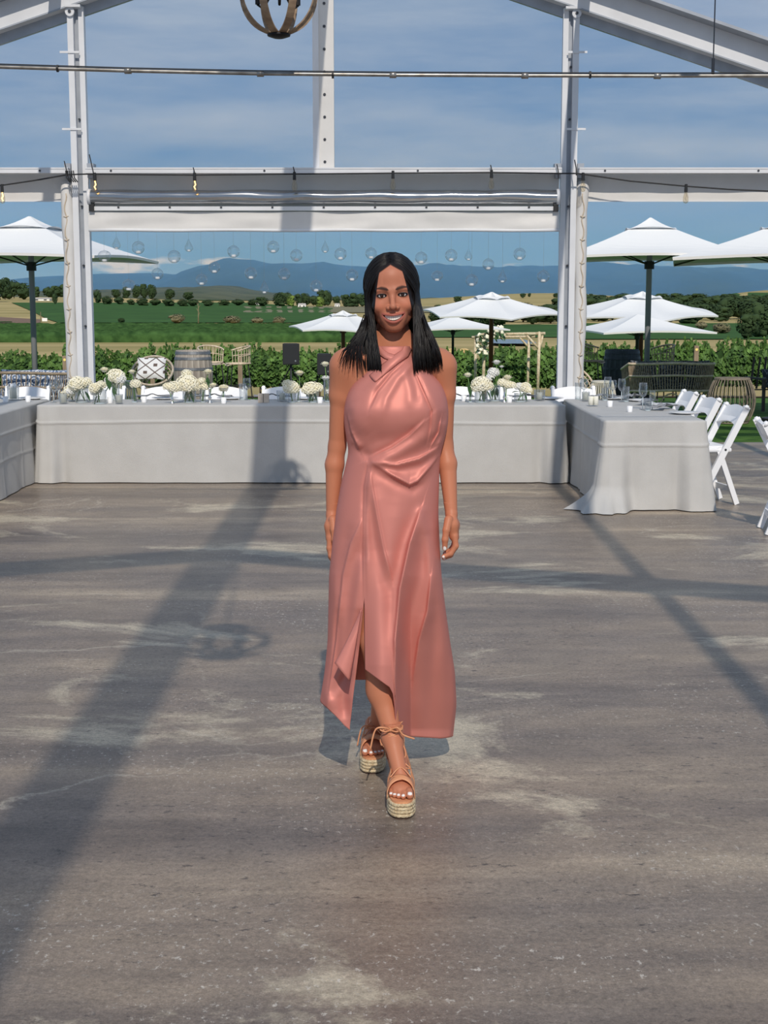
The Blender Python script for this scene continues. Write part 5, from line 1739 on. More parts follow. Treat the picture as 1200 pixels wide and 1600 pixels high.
# dark lounge chair at the lawn edge
gx = XP(1205, 22.5)
t = thing('lounge_chair', 'dark slatted lounge chair with grey cushion beyond the ball table', 'chair', (gx, 22.5, H(gx, 22.5)), 0.2)
for i in range(7):
    x = -0.30 + i * 0.1
    MB().bar((x - 0.02, -0.05, 0.32), (x + 0.10, 0.10, 0.80), 0.03, 0.02).build('back_slat', M['rattanblack'], t)
    MB().bar((x, -0.62, 0.34), (x, 0.0, 0.30), 0.05, 0.02).build('seat_slat', M['rattanblack'], t)
for sx in (-1, 1):
    for sy in (-0.55, 0.0):
        MB().bar((sx * 0.34, sy, 0.0), (sx * 0.34, sy, 0.48), 0.04, 0.04).build('leg', M['rattanblack'], t)
    MB().bar((sx * 0.34, -0.60, 0.49), (sx * 0.34, 0.10, 0.49), 0.05, 0.03).build('armrest', M['rattanblack'], t)
b = MB(); pillow(b, (0.05, -0.12, 0.48), 0.42, 0.14, 0.30, -0.3, 0)
b.build('cushion', M['greypat'], t, smooth=True)

# ------------------------------------------------------------------ speakers on stands
M['spk'] = pmat('black_speaker_cloth', C(20, 22, 28), 0.7, bump=0.3, bs=300)
def speaker(px, y0, y1, wpx, Y, label):
    gx = XP(px, Y)
    t = thing('loudspeaker', label, 'speaker', (gx, Y, H(gx, Y)), 0.1)
    z0, z1 = P(px, y1, Y).z - t.location.z, P(px, y0, Y).z - t.location.z
    W = wpx * MPP(Y)
    vs = [(-W / 2, 0, z0), (W / 2, 0, z0), (W / 2 * 0.72, 0.30, z0), (-W / 2 * 0.72, 0.30, z0)]
    vs += [(x, y, z1) for x, y, z in vs]
    MB().add(vs, [(3, 2, 1, 0), (4, 5, 6, 7), (0, 1, 5, 4), (1, 2, 6, 5), (2, 3, 7, 6), (3, 0, 4, 7)]).build('cabinet', M['spk'], t)
    MB().box((0, -0.006, (z0 + z1) / 2), (W * 0.92, 0.012, (z1 - z0) * 0.94), bev=0.004).build('grille', M['spk'], t)
    MB().tube([(W * 0.26, -0.014, z0 + 0.065), (W * 0.26, -0.010, z0 + 0.065)], 0.014, 10).build('badge', M['silver'], t)
    MB().tube([(0, 0.12, 0.25), (0, 0.12, z0)], 0.018, 8).build('stand_pole', M['poleblack'], t)
    for k in range(3):
        a = 2 * PI * k / 3 + 0.5
        MB().tube([(0, 0.12, 0.6), (0.38 * math.cos(a), 0.12 + 0.38 * math.sin(a), 0.0)], 0.012, 6).build('stand_leg', M['poleblack'], t)
speaker(454, 537, 570, 26, 24.5, 'black loudspeaker on a tripod stand beside the vines')
speaker(506, 553, 586, 22, 26.0, 'second black loudspeaker lower beside the bare shoulder')

# ------------------------------------------------------------------ timber posts along the vines
M['timber'] = pmat('grey_timber', C(136, 118, 98), 0.85, var=C(104, 88, 72), vs=12, stretch=(1, 1, 0.2))
M['amber'] = pmat('amber_lens', C(236, 196, 110), 0.4)
for px, y0, y1, Y, lab in ((99, 556, 600, 30, 'grey timber post with amber lamp behind the patterned sofa'), (374, 556, 608, 30, 'grey timber post behind the tall bar stool'), (1090, 540, 600, 30, 'grey timber post with amber lamp behind the dark sofa'), (236, 556, 600, 31, 'grey timber post behind the basket chair')):
    gx = XP(px, Y)
    t = thing('timber_post', lab, 'post', (gx, Y, H(gx, Y)))
    z1 = P(px, y0, Y).z - t.location.z
    MB().box((0, 0, z1 / 2), (0.095, 0.095, z1), bev=0.006).build('shaft', M['timber'], t)
    if 'lamp' in lab:
        MB().tube([(0, -0.055, z1 - 0.08), (0, -0.045, z1 - 0.08)], 0.028, 12).build('lamp', M['amber'], t)

# ------------------------------------------------------------------ ceremony arbour
M['birch'] = pmat('birch_pole', C(206, 190, 160), 0.8, var=C(150, 128, 98), vs=14)
YA = 48.5
A0 = Vector((XP(795, YA), YA, 0)); A0.z = H(A0.x, YA)
t = thing('wedding_arbour', 'birch pole wedding arbour with white flowers on one corner', 'arbour', A0)
def ap(x, y, d=0.0): return P(x, y, YA + d) - A0
def pole(name, pts, r): MB().tube(pts, r, 8).build(name, M['birch'], t, smooth=True)
def foot(x, d): 
    X = XP(x, YA + d); return Vector((X, YA + d, H(X, YA + d))) - A0
pole('post', [foot(842, 0), ap(843, 519)], 0.055)
pole('post', [foot(826, 1.2), ap(827, 524, 1.2)], 0.05)
pole('post', [foot(756, 0), ap(757, 522)], 0.055)
pole('post', [foot(744, 1.2), ap(743, 526, 1.2)], 0.05)
pole('top_beam', [ap(750, 523), ap(852, 521)], 0.05)
pole('top_beam', [ap(737, 527, 1.2), ap(836, 526, 1.2)], 0.045)
pole('side_beam', [ap(843, 520), ap(827, 525, 1.2)], 0.045)
pole('side_beam', [ap(757, 522), ap(743, 526, 1.2)], 0.045)
pole('brace', [ap(823, 524), ap(842, 545)], 0.04)
pole('brace', [ap(812, 527, 1.2), ap(826, 543, 1.2)], 0.035)
pole('brace', [ap(848, 524), ap(844, 546)], 0.035)
rnd = random.Random(5)
b = MB(); lf = MB()
for i in range(46):
    if i < 22: x, y = 754 + rnd.uniform(-8, 7), 530 + rnd.uniform(-8, 26)
    else: x, y = 772 + rnd.uniform(-13, 16), 520 + rnd.uniform(-8, 8) + (4 if rnd.random() < 0.3 else 0)
    c = ap(x, y, rnd.uniform(-0.25, 0.05))
    b.ico(c, rnd.uniform(0.06, 0.10), 1, 0.4, 4, i)
    for k in range(2):
        leaf_blade(lf, c, (rnd.uniform(-1, 1), rnd.uniform(-1, 0.2), rnd.uniform(-0.8, 0.8)), 0.22, 0.05)
b.build('flowers', M['petal'], t, smooth=False)
lf.build('flower_leaves', M['leaf'], t)
# ------------------------------------------------------------------ the woman
YW = 4.74
ORG = Vector((0.0, YW, 0.0))
def W(x, y, dy=0.0):
    return P(x, y, YW + dy) - ORG

class Field:
    """a smooth distance field on a grid, grown from blended round shapes"""
    def __init__(self, lo, hi, h):
        self.lo, self.h = np.array(lo, float), h
        self.n = np.ceil((np.array(hi) - self.lo) / h).astype(int) + 1
        self.d = np.full(self.n, 0.2, np.float32)
    def block(self, lo, hi):
        a = np.clip(np.floor((np.array(lo) - self.lo) / self.h).astype(int), 0, self.n)
        b = np.clip(np.ceil((np.array(hi) - self.lo) / self.h).astype(int) + 1, 0, self.n)
        if (b <= a).any(): return None, None
        ax = [self.lo[i] + self.h * np.arange(a[i], b[i]) for i in range(3)]
        X, Y, Z = np.meshgrid(*ax, indexing='ij')
        return tuple(slice(a[i], b[i]) for i in range(3)), (X.astype(np.float32), Y.astype(np.float32), Z.astype(np.float32))
    def put(self, sl, d, k, op):
        o = self.d[sl]
        if op == 'add':
            if k <= 0: r = np.minimum(o, d)
            else:
                hh = np.maximum(k - np.abs(o - d), 0) / k
                r = np.minimum(o, d) - hh * hh * k * 0.25
        else:
            e = -d
            if k <= 0: r = np.maximum(o, e)
            else:
                hh = np.maximum(k - np.abs(o - e), 0) / k
                r = np.maximum(o, e) + hh * hh * k * 0.25
        self.d[sl] = r
    def cone(self, a, b, ra, rb, k=0.02, op='add'):
        a, b = np.array(a, float), np.array(b, float)
        m = max(ra, rb) + 2 * k + 3 * self.h
        sl, p = self.block(np.minimum(a, b) - m, np.maximum(a, b) + m)
        if sl is None: return
        ab = b - a
        L2 = float(ab @ ab) + 1e-12
        t = np.clip(((p[0] - a[0]) * ab[0] + (p[1] - a[1]) * ab[1] + (p[2] - a[2]) * ab[2]) / L2, 0, 1)
        q = np.sqrt((p[0] - a[0] - t * ab[0]) ** 2 + (p[1] - a[1] - t * ab[1]) ** 2 + (p[2] - a[2] - t * ab[2]) ** 2)
        self.put(sl, q - (ra + (rb - ra) * t), k, op)
    def chain(self, pts, rs, k=0.015):
        for i in range(len(pts) - 1):
            self.cone(pts[i], pts[i + 1], rs[i], rs[i + 1], k)
    def ell(self, c, r, k=0.02, op='add', R=None):
        c, r = np.array(c, float), np.array(r, float)
        m = r.max() + 2 * k + 3 * self.h
        sl, p = self.block(c - m, c + m)
        if sl is None: return
        q = [p[i] - c[i] for i in range(3)]
        if R is not None:
            q = [R[0][i] * q[0] + R[1][i] * q[1] + R[2][i] * q[2] for i in range(3)]
        k0 = np.sqrt((q[0] / r[0]) ** 2 + (q[1] / r[1]) ** 2 + (q[2] / r[2]) ** 2)
        k1 = np.sqrt((q[0] / r[0] ** 2) ** 2 + (q[1] / r[1] ** 2) ** 2 + (q[2] / r[2] ** 2) ** 2) + 1e-9
        self.put(sl, k0 * (k0 - 1) / k1, k, op)
    def mesh(self):
        d, n = self.d, self.n
        s = d < 0
        cnt = np.zeros(n - 1, np.int8)
        corners = [(i, j, k) for i in (0, 1) for j in (0, 1) for k in (0, 1)]
        for i, j, k in corners:
            cnt += s[i:n[0] - 1 + i, j:n[1] - 1 + j, k:n[2] - 1 + k]
        act = np.argwhere((cnt > 0) & (cnt < 8))
        idx = -np.ones(n - 1, np.int32)
        idx[tuple(act.T)] = np.arange(len(act))
        sm = np.zeros((len(act), 3)); ct = np.zeros(len(act))
        for c0 in corners:
            for ax in range(3):
                if c0[ax]: continue
                c1 = list(c0); c1[ax] = 1
                v0 = d[tuple((act + np.array(c0)).T)]; v1 = d[tuple((act + np.array(c1)).T)]
                m = (v0 < 0) != (v1 < 0)
                t = np.where(m, v0 / np.where(m, v0 - v1, 1), 0)
                pos = np.tile(np.array(c0, float), (len(act), 1)); pos[:, ax] += t
                sm[m] += pos[m]; ct[m] += 1
        V = self.lo + (act + sm / ct[:, None]) * self.h
        F = []
        for ax in range(3):
            u, v = (ax + 1) % 3, (ax + 2) % 3
            a = [slice(None)] * 3; b = [slice(None)] * 3
            a[ax] = slice(0, -1); b[ax] = slice(1, None)
            cr = np.argwhere(s[tuple(a)] != s[tuple(b)])
            cr = cr[(cr[:, u] > 0) & (cr[:, v] > 0) & (cr[:, u] < n[u] - 1) & (cr[:, v] < n[v] - 1)]
            du = np.zeros(3, int); du[u] = 1
            dv = np.zeros(3, int); dv[v] = 1
            q = [idx[tuple((cr - du - dv).T)], idx[tuple((cr - dv).T)], idx[tuple(cr.T)], idx[tuple((cr - du).T)]]
            ins = s[tuple(cr.T)]
            Q = np.stack(q, 1)
            Q[~ins] = Q[~ins][:, ::-1]
            F.append(Q)
        return V, np.concatenate(F)

def col_mat(name, rough=0.5, sss=0.0, spec=0.4, bump=0.0):
    m = pmat(name, (0.5, 0.5, 0.5, 1), rough, spec=spec, bump=bump, bs=420)
    nt = m.node_tree
    a = nt.nodes.new('ShaderNodeVertexColor'); a.layer_name = 'Col'
    nt.links.new(a.outputs[0], nt.nodes['Principled BSDF'].inputs['Base Color'])
    return m
M['skin'] = col_mat('tanned_skin', 0.48, 0, 0.28, bump=0.03)
SKIN = np.array(C(172, 106, 79)[:3])
LIP = np.array(C(150, 82, 70)[:3]); DARK = np.array(C(30, 22, 20)[:3]); NAIL = np.array(C(226, 220, 214)[:3])

def V3(v): return (v.x, v.y, v.z)
# --- torso, arms, legs
SHL, ELL_, WRL = W(537, 573, 0.03), W(527, 697, 0.065), W(519, 800, 0.06)
SHR, ELR, WRR = W(692, 573, 0.03), W(694, 695, 0.06), W(705, 800, 0.0)
fb = Field((-0.27, -0.30, 0.10), (0.34, 0.42, 1.56), 0.0042)
fb.ell((0.022, 0.0, 1.29), (0.135, 0.092, 0.17), 0)
fb.ell((0.03, 0.0, 1.08), (0.118, 0.088, 0.18), 0.06)
fb.ell((0.02, 0.012, 0.92), (0.142, 0.10, 0.12), 0.06)
fb.cone((-0.10, 0.018, 1.418), (0.15, 0.018, 1.418), 0.046, 0.046, 0.05)
fb.cone((0.026, 0.034, 1.40), (0.028, 0.030, 1.56), 0.056, 0.047, 0.05)
fb.cone((0.0, 0.03, 1.50), V3(SHL + Vector((0.03, 0, 0.02))), 0.034, 0.030, 0.05)
fb.cone((0.05, 0.03, 1.50), V3(SHR + Vector((-0.03, 0, 0.02))), 0.034, 0.030, 0.05)
for s in (-1, 1):                         # collar bones
    fb.cone((0.026 + s * 0.02, -0.055, 1.438), (0.026 + s * 0.14, -0.01, 1.455), 0.010, 0.009, 0.03)
def mid(a, b, t): return a + (b - a) * t
for S, E, Wr, sg in ((SHL, ELL_, WRL, -1), (SHR, ELR, WRR, 1)):
    fb.cone(V3(S), V3(mid(S, E, 0.35) + Vector((sg * 0.003, 0, 0))), 0.046, 0.0385, 0.05)
    fb.cone(V3(mid(S, E, 0.35)), V3(E), 0.0375, 0.0290, 0.012)
    fb.cone(V3(E), V3(mid(E, Wr, 0.28) + Vector((sg * 0.004, 0, 0))), 0.0290, 0.0308, 0.012)
    fb.cone(V3(mid(E, Wr, 0.28) + Vector((sg * 0.004, 0, 0))), V3(Wr), 0.0308, 0.0205, 0.012)
HR_, KR, CR, AR = W(582, 830, 0.0), W(588, 1000, -0.09), W(597, 1078, -0.095), W(613, 1150, -0.155)
HL_, KL, CL, AL = W(640, 830, 0.0), W(616, 1003, 0.10), W(602, 1080, 0.19), W(590, 1146, 0.26)
for Hh, K, Cc, A in ((HR_, KR, CR, AR), (HL_, KL, CL, AL)):
    fb.cone(V3(Hh), V3(K), 0.086, 0.054, 0.04)
    fb.cone(V3(K), V3(Cc), 0.052, 0.0475, 0.02)
    fb.cone(V3(Cc), V3(A), 0.0475, 0.0275, 0.03)
meshes = []
V, F = fb.mesh()
col = np.tile(SKIN, (len(V), 1))
meshes.append((V, F, col))

# --- feet
SOLE = 0.058
def foot(cx, ytoe, A, big, seedless=0):
    """big: +1 if the big toe is on the +x side"""
    f = Field((cx - 0.075, ytoe - 0.02, 0.03), (cx + 0.085, max(ytoe + 0.30, A.y + 0.06), 0.26), 0.0023)
    heel = Vector((cx * 0.8 + A.x * 0.2, ytoe + 0.225, SOLE + 0.052))
    f.cone(V3(A + Vector((0, 0, 0.05))), V3(A), 0.031, 0.0275, 0.02)
    f.cone(V3(A), V3(heel), 0.0275, 0.030, 0.02)
    f.cone(V3(heel), (cx, ytoe + 0.13, SOLE + 0.028), 0.028, 0.026, 0.02)
    f.cone(V3(A + Vector((0, -0.01, -0.01))), (cx + big * 0.004, ytoe + 0.10, SOLE + 0.032), 0.029, 0.024, 0.03)
    f.ell((cx, ytoe + 0.085, SOLE + 0.022), (0.038, 0.05, 0.020), 0.02)
    for s, r in ((-1, 0.012), (1, 0.012)):
        f.ell((A.x + s * 0.022, A.y + 0.005, A.z - 0.01), (0.011, 0.013, 0.016), 0.012)
    nails = []
    for i, (dx, ln, r) in enumerate(((0.0265, 0.000, 0.0125), (0.0085, -0.001, 0.0088), (-0.0065, 0.006, 0.0083), (-0.0195, 0.014, 0.0080), (-0.0310, 0.025, 0.0075))):
        x = cx + big * dx
        tip = (x + big * (0.002 if i == 0 else -0.001), ytoe + 0.012 + ln, SOLE + r + 0.001)
        knee = (x, ytoe + 0.032 + ln, SOLE + r + 0.006)
        base = (cx + big * dx * 0.9, ytoe + 0.062 + ln * 0.4, SOLE + 0.018)
        f.cone(base, knee, r * 1.05, r * 0.95, 0.006)
        f.cone(knee, tip, r * 0.95, r * 0.92, 0.003)
        nails.append((tip, r))
    # flat under-foot
    sl, p = f.block(f.lo, f.lo + f.h * f.n)
    f.d[sl] = np.maximum(f.d[sl], SOLE + 0.001 - p[2])
    f.d[sl] = np.maximum(f.d[sl], p[2] - (A.z + 0.045))
    V, F = f.mesh()
    c = np.tile(SKIN * 0.98, (len(V), 1))
    for tip, r in nails:
        q = (V - np.array(tip) - np.array((0, -r * 0.35, r * 0.55)))
        m = (np.abs(q[:, 0]) < r * 0.56) & (np.abs(q[:, 1]) < r * 0.45) & (q[:, 2] > -r * 0.1)
        c[m] = NAIL
    meshes.append((V, F, c))
FRX, FRY = 0.054, 4.395 - YW
FLX, FLY = -0.038, 4.84 - YW
foot(FRX, FRY, AR, 1)
foot(FLX, FLY, AL, -1)

# --- hands
def hand(Wr, E, pts, dirx):
    fingers, palm, thumb = pts
    f = Field(np.array(V3(Wr)) - np.array((0.075, 0.09, 0.17)), np.array(V3(Wr)) + np.array((0.07, 0.085, 0.045)), 0.0020)
    f.cone(V3(Wr + (E - Wr).normalized() * 0.045), V3(Wr), 0.0231, 0.0204, 0)
    for a, b, ra, rb in palm:
        f.cone(V3(mid(a, b, 0.35) if a is Wr else a), V3(b), ra * (0.86 if a is Wr else 1), rb, 0.012)
    nails = []
    for ch, rs in fingers + [thumb]:
        f.chain([V3(q) for q in ch], rs, 0.005)
        nails.append((ch[-1], ch[-1] - ch[-2], rs[-1]))
    sl, p = f.block(f.lo, f.lo + f.h * f.n)
    f.d[sl] = np.maximum(f.d[sl], p[2] - (Wr.z + 0.034))
    V, F = f.mesh()
    c = np.tile(SKIN, (len(V), 1))
    return V, F, c, nails
# viewer's right hand hangs beside the thigh, thumb towards the camera, fingers curling in
w0 = WRR
palm = [(w0, W(706, 820, -0.022), 0.0205, 0.021), (w0, W(708, 820, 0.025), 0.019, 0.021),
        (W(706, 820, -0.022), W(709, 838, -0.022), 0.020, 0.0155), (W(708, 820, 0.025), W(710, 838, 0.028), 0.019, 0.0145), (W(707, 822, 0.0), W(710, 839, 0.003), 0.020, 0.016)]
fing = []
for i, (dy, L) in enumerate(((-0.030, 1.0), (-0.010, 1.08), (0.010, 1.0), (0.030, 0.84))):
    k = W(710.5, 838, dy)
    a = W(712.0 - i * 0.5, 838 + 15 * L, dy - 0.002)
    b = W(704.0 - i * 0.3, 838 + 27 * L, dy - 0.004)
    c = W(693.0 + i * 0.8, 838 + 31.5 * L, dy - 0.006)
    fing.append(([k, a, b, c], [0.0108, 0.0098, 0.0088, 0.0072]))
th = ([W(701, 812, -0.035), W(697.5, 828, -0.052), W(695.5, 843, -0.055), W(695, 857, -0.050)], [0.0145, 0.0118, 0.0102, 0.0082])
V, F, c, nails = hand(w0, ELR, (fing, palm, th), 1)
for tip, dr, r in nails:
    n_ = np.array(V3(tip)) + np.array((0.0, -r * 0.75, 0.0))
    m = np.linalg.norm(V - n_, axis=1) < r * 0.62
    c[m] = NAIL
q = np.array(V3(th[0][-1])) + np.array((-0.001, -0.008, 0.001))
c[np.linalg.norm((V - q) / np.array((0.8, 1, 1.25)), axis=1) < 0.0066] = NAIL
meshes.append((V, F, c))
# viewer's left hand rests behind the hip of the dress
w0 = WRL
palm = [(w0, W(517, 822, 0.035), 0.0205, 0.020), (w0, W(517, 822, 0.075), 0.019, 0.020), (W(517, 822, 0.035), W(516, 840, 0.032), 0.020, 0.015), (W(517, 822, 0.075), W(516, 840, 0.080), 0.019, 0.014), (W(517, 822, 0.055), W(516, 841, 0.057), 0.020, 0.0155)]
fing = []
for i, (dy, L) in enumerate(((0.026, 1.0), (0.046, 1.08), (0.066, 1.0), (0.086, 0.84))):
    fing.append(([W(515.5, 840, dy), W(515.0, 840 + 16 * L, dy - 0.002), W(517, 840 + 28 * L, dy - 0.004), W(521, 840 + 36 * L, dy - 0.006)], [0.0108, 0.0098, 0.0088, 0.0072]))
th = ([W(520, 812, 0.025), W(522, 828, 0.010), W(523, 843, 0.006), W(523, 855, 0.008)], [0.0145, 0.0118, 0.0102, 0.0082])
V, F, c, nails = hand(w0, ELL_, (fing, palm, th), -1)
meshes.append((V, F, c))

# --- head
HS = 1.06
HC = W(612.5, 459.5, -0.005)
ROLL = math.radians(3.5)
RH = Matrix.Rotation(-ROLL, 3, 'Y') @ Matrix.Rotation(math.radians(3), 3, 'X')
def HW(x, f, z):                          # head space (x, forward, up) to body space
    return HC + RH @ (Vector((x, -f, z)) * HS)
def zc(x): return -0.0690 + 0.0125 * (x / 0.035) ** 2
def hh(x): return 0.0072 * np.maximum(0, 1 - (x / 0.0340) ** 2)
def fl(x): return 0.0875 - 0.0165 * (np.abs(x) / 0.03) ** 2
fh = Field((-0.095, -0.14, -0.20), (0.095, 0.125, 0.135), 0.0016)       # x, forward, up
fh.ell((0, -0.022, 0.030), (0.0735, 0.094, 0.086), 0)
fh.ell((0, 0.016, -0.020), (0.0635, 0.066, 0.084), 0.03)
for s in (-1, 1):
    fh.cone((s * 0.047, -0.004, -0.056), (s * 0.015, 0.050, -0.094), 0.016, 0.013, 0.022)
    fh.ell((s * 0.0395, 0.054, -0.031), (0.0225, 0.023, 0.019), 0.018)
    fh.cone((s * 0.040, 0.069, 0.0165), (s * 0.010, 0.079, 0.013), 0.0075, 0.0075, 0.014)
fh.ell((0, 0.056, -0.0955), (0.019, 0.018, 0.0150), 0.016)
fh.ell((0, 0.030, 0.050), (0.057, 0.054, 0.050), 0.025)
fh.ell((0, 0.060, -0.068), (0.036, 0.0245, 0.027), 0.016)
for s in (-1, 1):
    fh.ell((s * 0.0315, 0.090, 0.001), (0.0185, 0.0165, 0.0125), 0.012, 'sub')
    fh.ell((s * 0.0315, 0.0640, 0.000), (0.0150, 0.0142, 0.0120), 0.005)
fh.cone((0, 0.076, 0.008), (0, 0.0985, -0.031), 0.0062, 0.0088, 0.011)
fh.ell((0, 0.0985, -0.0335), (0.0092, 0.0085, 0.0080), 0.006)
for s in (-1, 1):
    fh.ell((s * 0.0128, 0.0850, -0.0368), (0.0080, 0.0088, 0.0070), 0.006)
    fh.ell((s * 0.0062, 0.0925, -0.0440), (0.0034, 0.0040, 0.0030), 0.003, 'sub')
    fh.ell((s * 0.0315, 0.0800, 0.0002), (0.0145, 0.0135, 0.0040), 0.001, 'sub')
# smile: lips around an open curve
N_ = 14
xs_l = np.linspace(-0.0345, 0.0345, N_)
up = [(x, fl(x) - 0.0010, zc(x) + hh(x) + 0.0028) for x in xs_l]
lo = [(x, fl(x) - 0.0022, zc(x) - hh(x) - 0.0034) for x in xs_l]
for i in range(N_ - 1):
    e = 1 - abs((i + 0.5) / (N_ - 1) * 2 - 1) ** 2
    fh.cone(up[i], up[i + 1], 0.0022 + 0.0020 * e, 0.0022 + 0.0020 * e, 0.003)
    fh.cone(lo[i], lo[i + 1], 0.0022 + 0.0030 * e, 0.0022 + 0.0030 * e, 0.003)
sl, p = fh.block((-0.034, 0.055, -0.085), (0.034, 0.115, -0.045))
slot = np.maximum(np.abs(p[2] - zc(p[0])) - hh(p[0]), np.maximum(np.abs(p[0]) - 0.0335, (fl(p[0]) - 0.011) - p[1]))
fh.d[sl] = np.maximum(fh.d[sl], -slot)
SKIN_F = np.array(C(164, 101, 78)[:3])
fh.cone((0.0, -0.036, -0.05), (0.0, -0.036, -0.20), 0.046, 0.045, 0.012)
V, F = fh.mesh()
c = np.tile(SKIN_F, (len(V), 1))
x, f_, z = V[:, 0], V[:, 1], V[:, 2]
ax = np.abs(x)
def soft(d, w): return np.clip(1 - d / w, 0, 1)[:, None]
# rosy cheeks, lips, brows, eye shadow, scalp
w = 0.35 * np.exp(-(((ax - 0.040) / 0.016) ** 2 + ((z + 0.030) / 0.014) ** 2))[:, None]
c = c * (1 - w) + np.array(C(196, 108, 82)[:3]) * w
inl = (ax < 0.0365) & (f_ > 0.06)
dl = np.minimum(np.abs(z - (zc(x) + hh(x) + 0.0025)) / (0.0038 + 0.001 * (1 - (ax / 0.034) ** 2)), np.abs(z - (zc(x) - hh(x) - 0.0035)) / (0.0036 + 0.002 * (1 - (ax / 0.034) ** 2)))
w = (np.clip(1.6 - dl, 0, 1) * inl)[:, None]
c = c * (1 - w) + LIP * w
zb = 0.0185 + 0.0060 * np.sin(np.clip((ax - 0.011) / 0.036, 0, 1) * PI * 0.72) - 0.0018
tb = 0.0050 * np.clip((ax - 0.009) / 0.007, 0, 1) * np.clip((0.053 - ax) / 0.022, 0.18, 1)
w = (np.clip(1.5 - np.abs(z - zb) / np.maximum(tb, 1e-4), 0, 1) * (ax > 0.010) * (ax < 0.052) * (f_ > 0.02))[:, None]
c = c * (1 - 0.92 * w) + DARK * 0.92 * w
de = np.sqrt(((ax - 0.0325) / 0.0185) ** 2 + ((z - 0.0025) / 0.0095) ** 2)
w = (np.clip(1.15 - de, 0, 1) * (f_ > 0.03))[:, None] * 0.95
c = c * (1 - w) + np.array(C(60, 36, 30)[:3]) * w
de = np.sqrt(((ax - 0.0318) / 0.0150) ** 2 + (z / 0.0066) ** 2)
w = (np.clip((1.12 - de) * 6, 0, 1) * (f_ > 0.05))[:, None]
c = c * (1 - w) + DARK * 0.7 * w
inm = (np.abs(z - zc(x)) < hh(x) + 0.0004) & (ax < 0.0335) & (f_ > 0.04) & (f_ < fl(x) - 0.006)
c[inm] = np.array(C(60, 22, 20)[:3])
hl = 0.088 - 0.62 * ax - 14.0 * np.maximum(0, ax - 0.034) ** 1.3
w = np.clip(((z - hl) / 0.004), 0, 1)[:, None] * (f_ > 0)[:, None] + (f_ <= 0)[:, None] * (z > -0.06)[:, None]
c = c * (1 - np.clip(w, 0, 1)) + DARK * 0.6 * np.clip(w, 0, 1)
R3 = np.array(RH)
Vb = np.stack([x, -f_, z], 1) * HS @ R3.T + np.array(V3(HC))
meshes.append((Vb, F[:, ::-1], c))

vs = np.concatenate([m_[0] for m_ in meshes])
off = np.cumsum([0] + [len(m_[0]) for m_ in meshes])
fs = np.concatenate([m_[1] + off[i] for i, m_ in enumerate(meshes)])
cs = np.concatenate([m_[2] for m_ in meshes])
me = bpy.data.meshes.new('person')
me.vertices.add(len(vs)); me.vertices.foreach_set('co', vs.astype(np.float32).ravel())
me.loops.add(len(fs) * 4); me.loops.foreach_set('vertex_index', fs.astype(np.int32).ravel())
me.polygons.add(len(fs)); me.polygons.foreach_set('loop_start', np.arange(0, len(fs) * 4, 4, dtype=np.int32))
me.update(calc_edges=True)
me.validate()
me.polygons.foreach_set('use_smooth', [True] * len(me.polygons))
ca = me.color_attributes.new('Col', 'FLOAT_COLOR', 'POINT')
ca.data.foreach_set('color', np.concatenate([cs, np.ones((len(cs), 1))], 1).astype(np.float32).ravel())
me.materials.append(M['skin'])
person = bpy.data.objects.new('person', me)
COL.objects.link(person)
person.location = ORG
tag(person, 'smiling woman with long dark hair in a dusty pink satin dress, walking forward', 'person')

# --- eyes and teeth
M['eyewhite'] = pmat('eye_white', C(196, 186, 180), 0.2)
M['iris'] = pmat('dark_brown_iris', C(38, 22, 16), 0.1)
M['tooth'] = pmat('tooth_enamel', C(238, 228, 212), 0.25)
for s in (-1, 1):
    b = MB(); b.ico((0, 0, 0), 0.0122 * HS, 3)
    e = b.build('eye', M['eyewhite'], person, smooth=True, loc=HW(s * 0.0315, 0.0655, 0.0))
    b = MB()
    cen = Vector((0, -0.0122 * HS * 0.86, 0))
    vsx = [Vector((0, -0.0135 * HS, 0))]
    b.lathe([(0.0001, 0.0018), (0.0034, 0.0014), (0.0062, -0.0002)], 18)
    b.v = [(p_[0], -0.0112 * HS - p_[2], p_[1]) for p_ in b.v]
    b.build('iris', M['iris'], e, smooth=True)
    lash = []
    for i in range(9):
        u = -1 + 2 * i / 8
        lash.append(HW(s * 0.0315 + u * 0.0148, 0.0790 - 0.0055 * u * u, 0.0050 * (1 - u * u) + 0.0004 + (0.0016 if u * s > 0.6 else 0)))
    MB().tube([V3(q) for q in lash], [0.0006, 0.0010, 0.0013, 0.0014, 0.0014, 0.0014, 0.0013, 0.0011, 0.0006], 6).build('eyelashes', M['black'], person, smooth=True)
for i in range(8):
    xa = (-4 + i) * 0.0066
    xb_ = xa + 0.0063
    b = MB()
    def tf(u, v, xa=xa, xb_=xb_):
        xx = xa + (xb_ - xa) * u
        zz = zc(xx) + 0.0075 - 0.0128 * v * (1 - 0.22 * (abs((-3.5 + i)) / 4) ** 2)
        return HW(xx, fl(xx) - 0.0065 + 0.0012 * math.sin(PI * u), zz)
    b.grid(tf, 6, 6)
    b.build('tooth', M['tooth'], person, smooth=True)

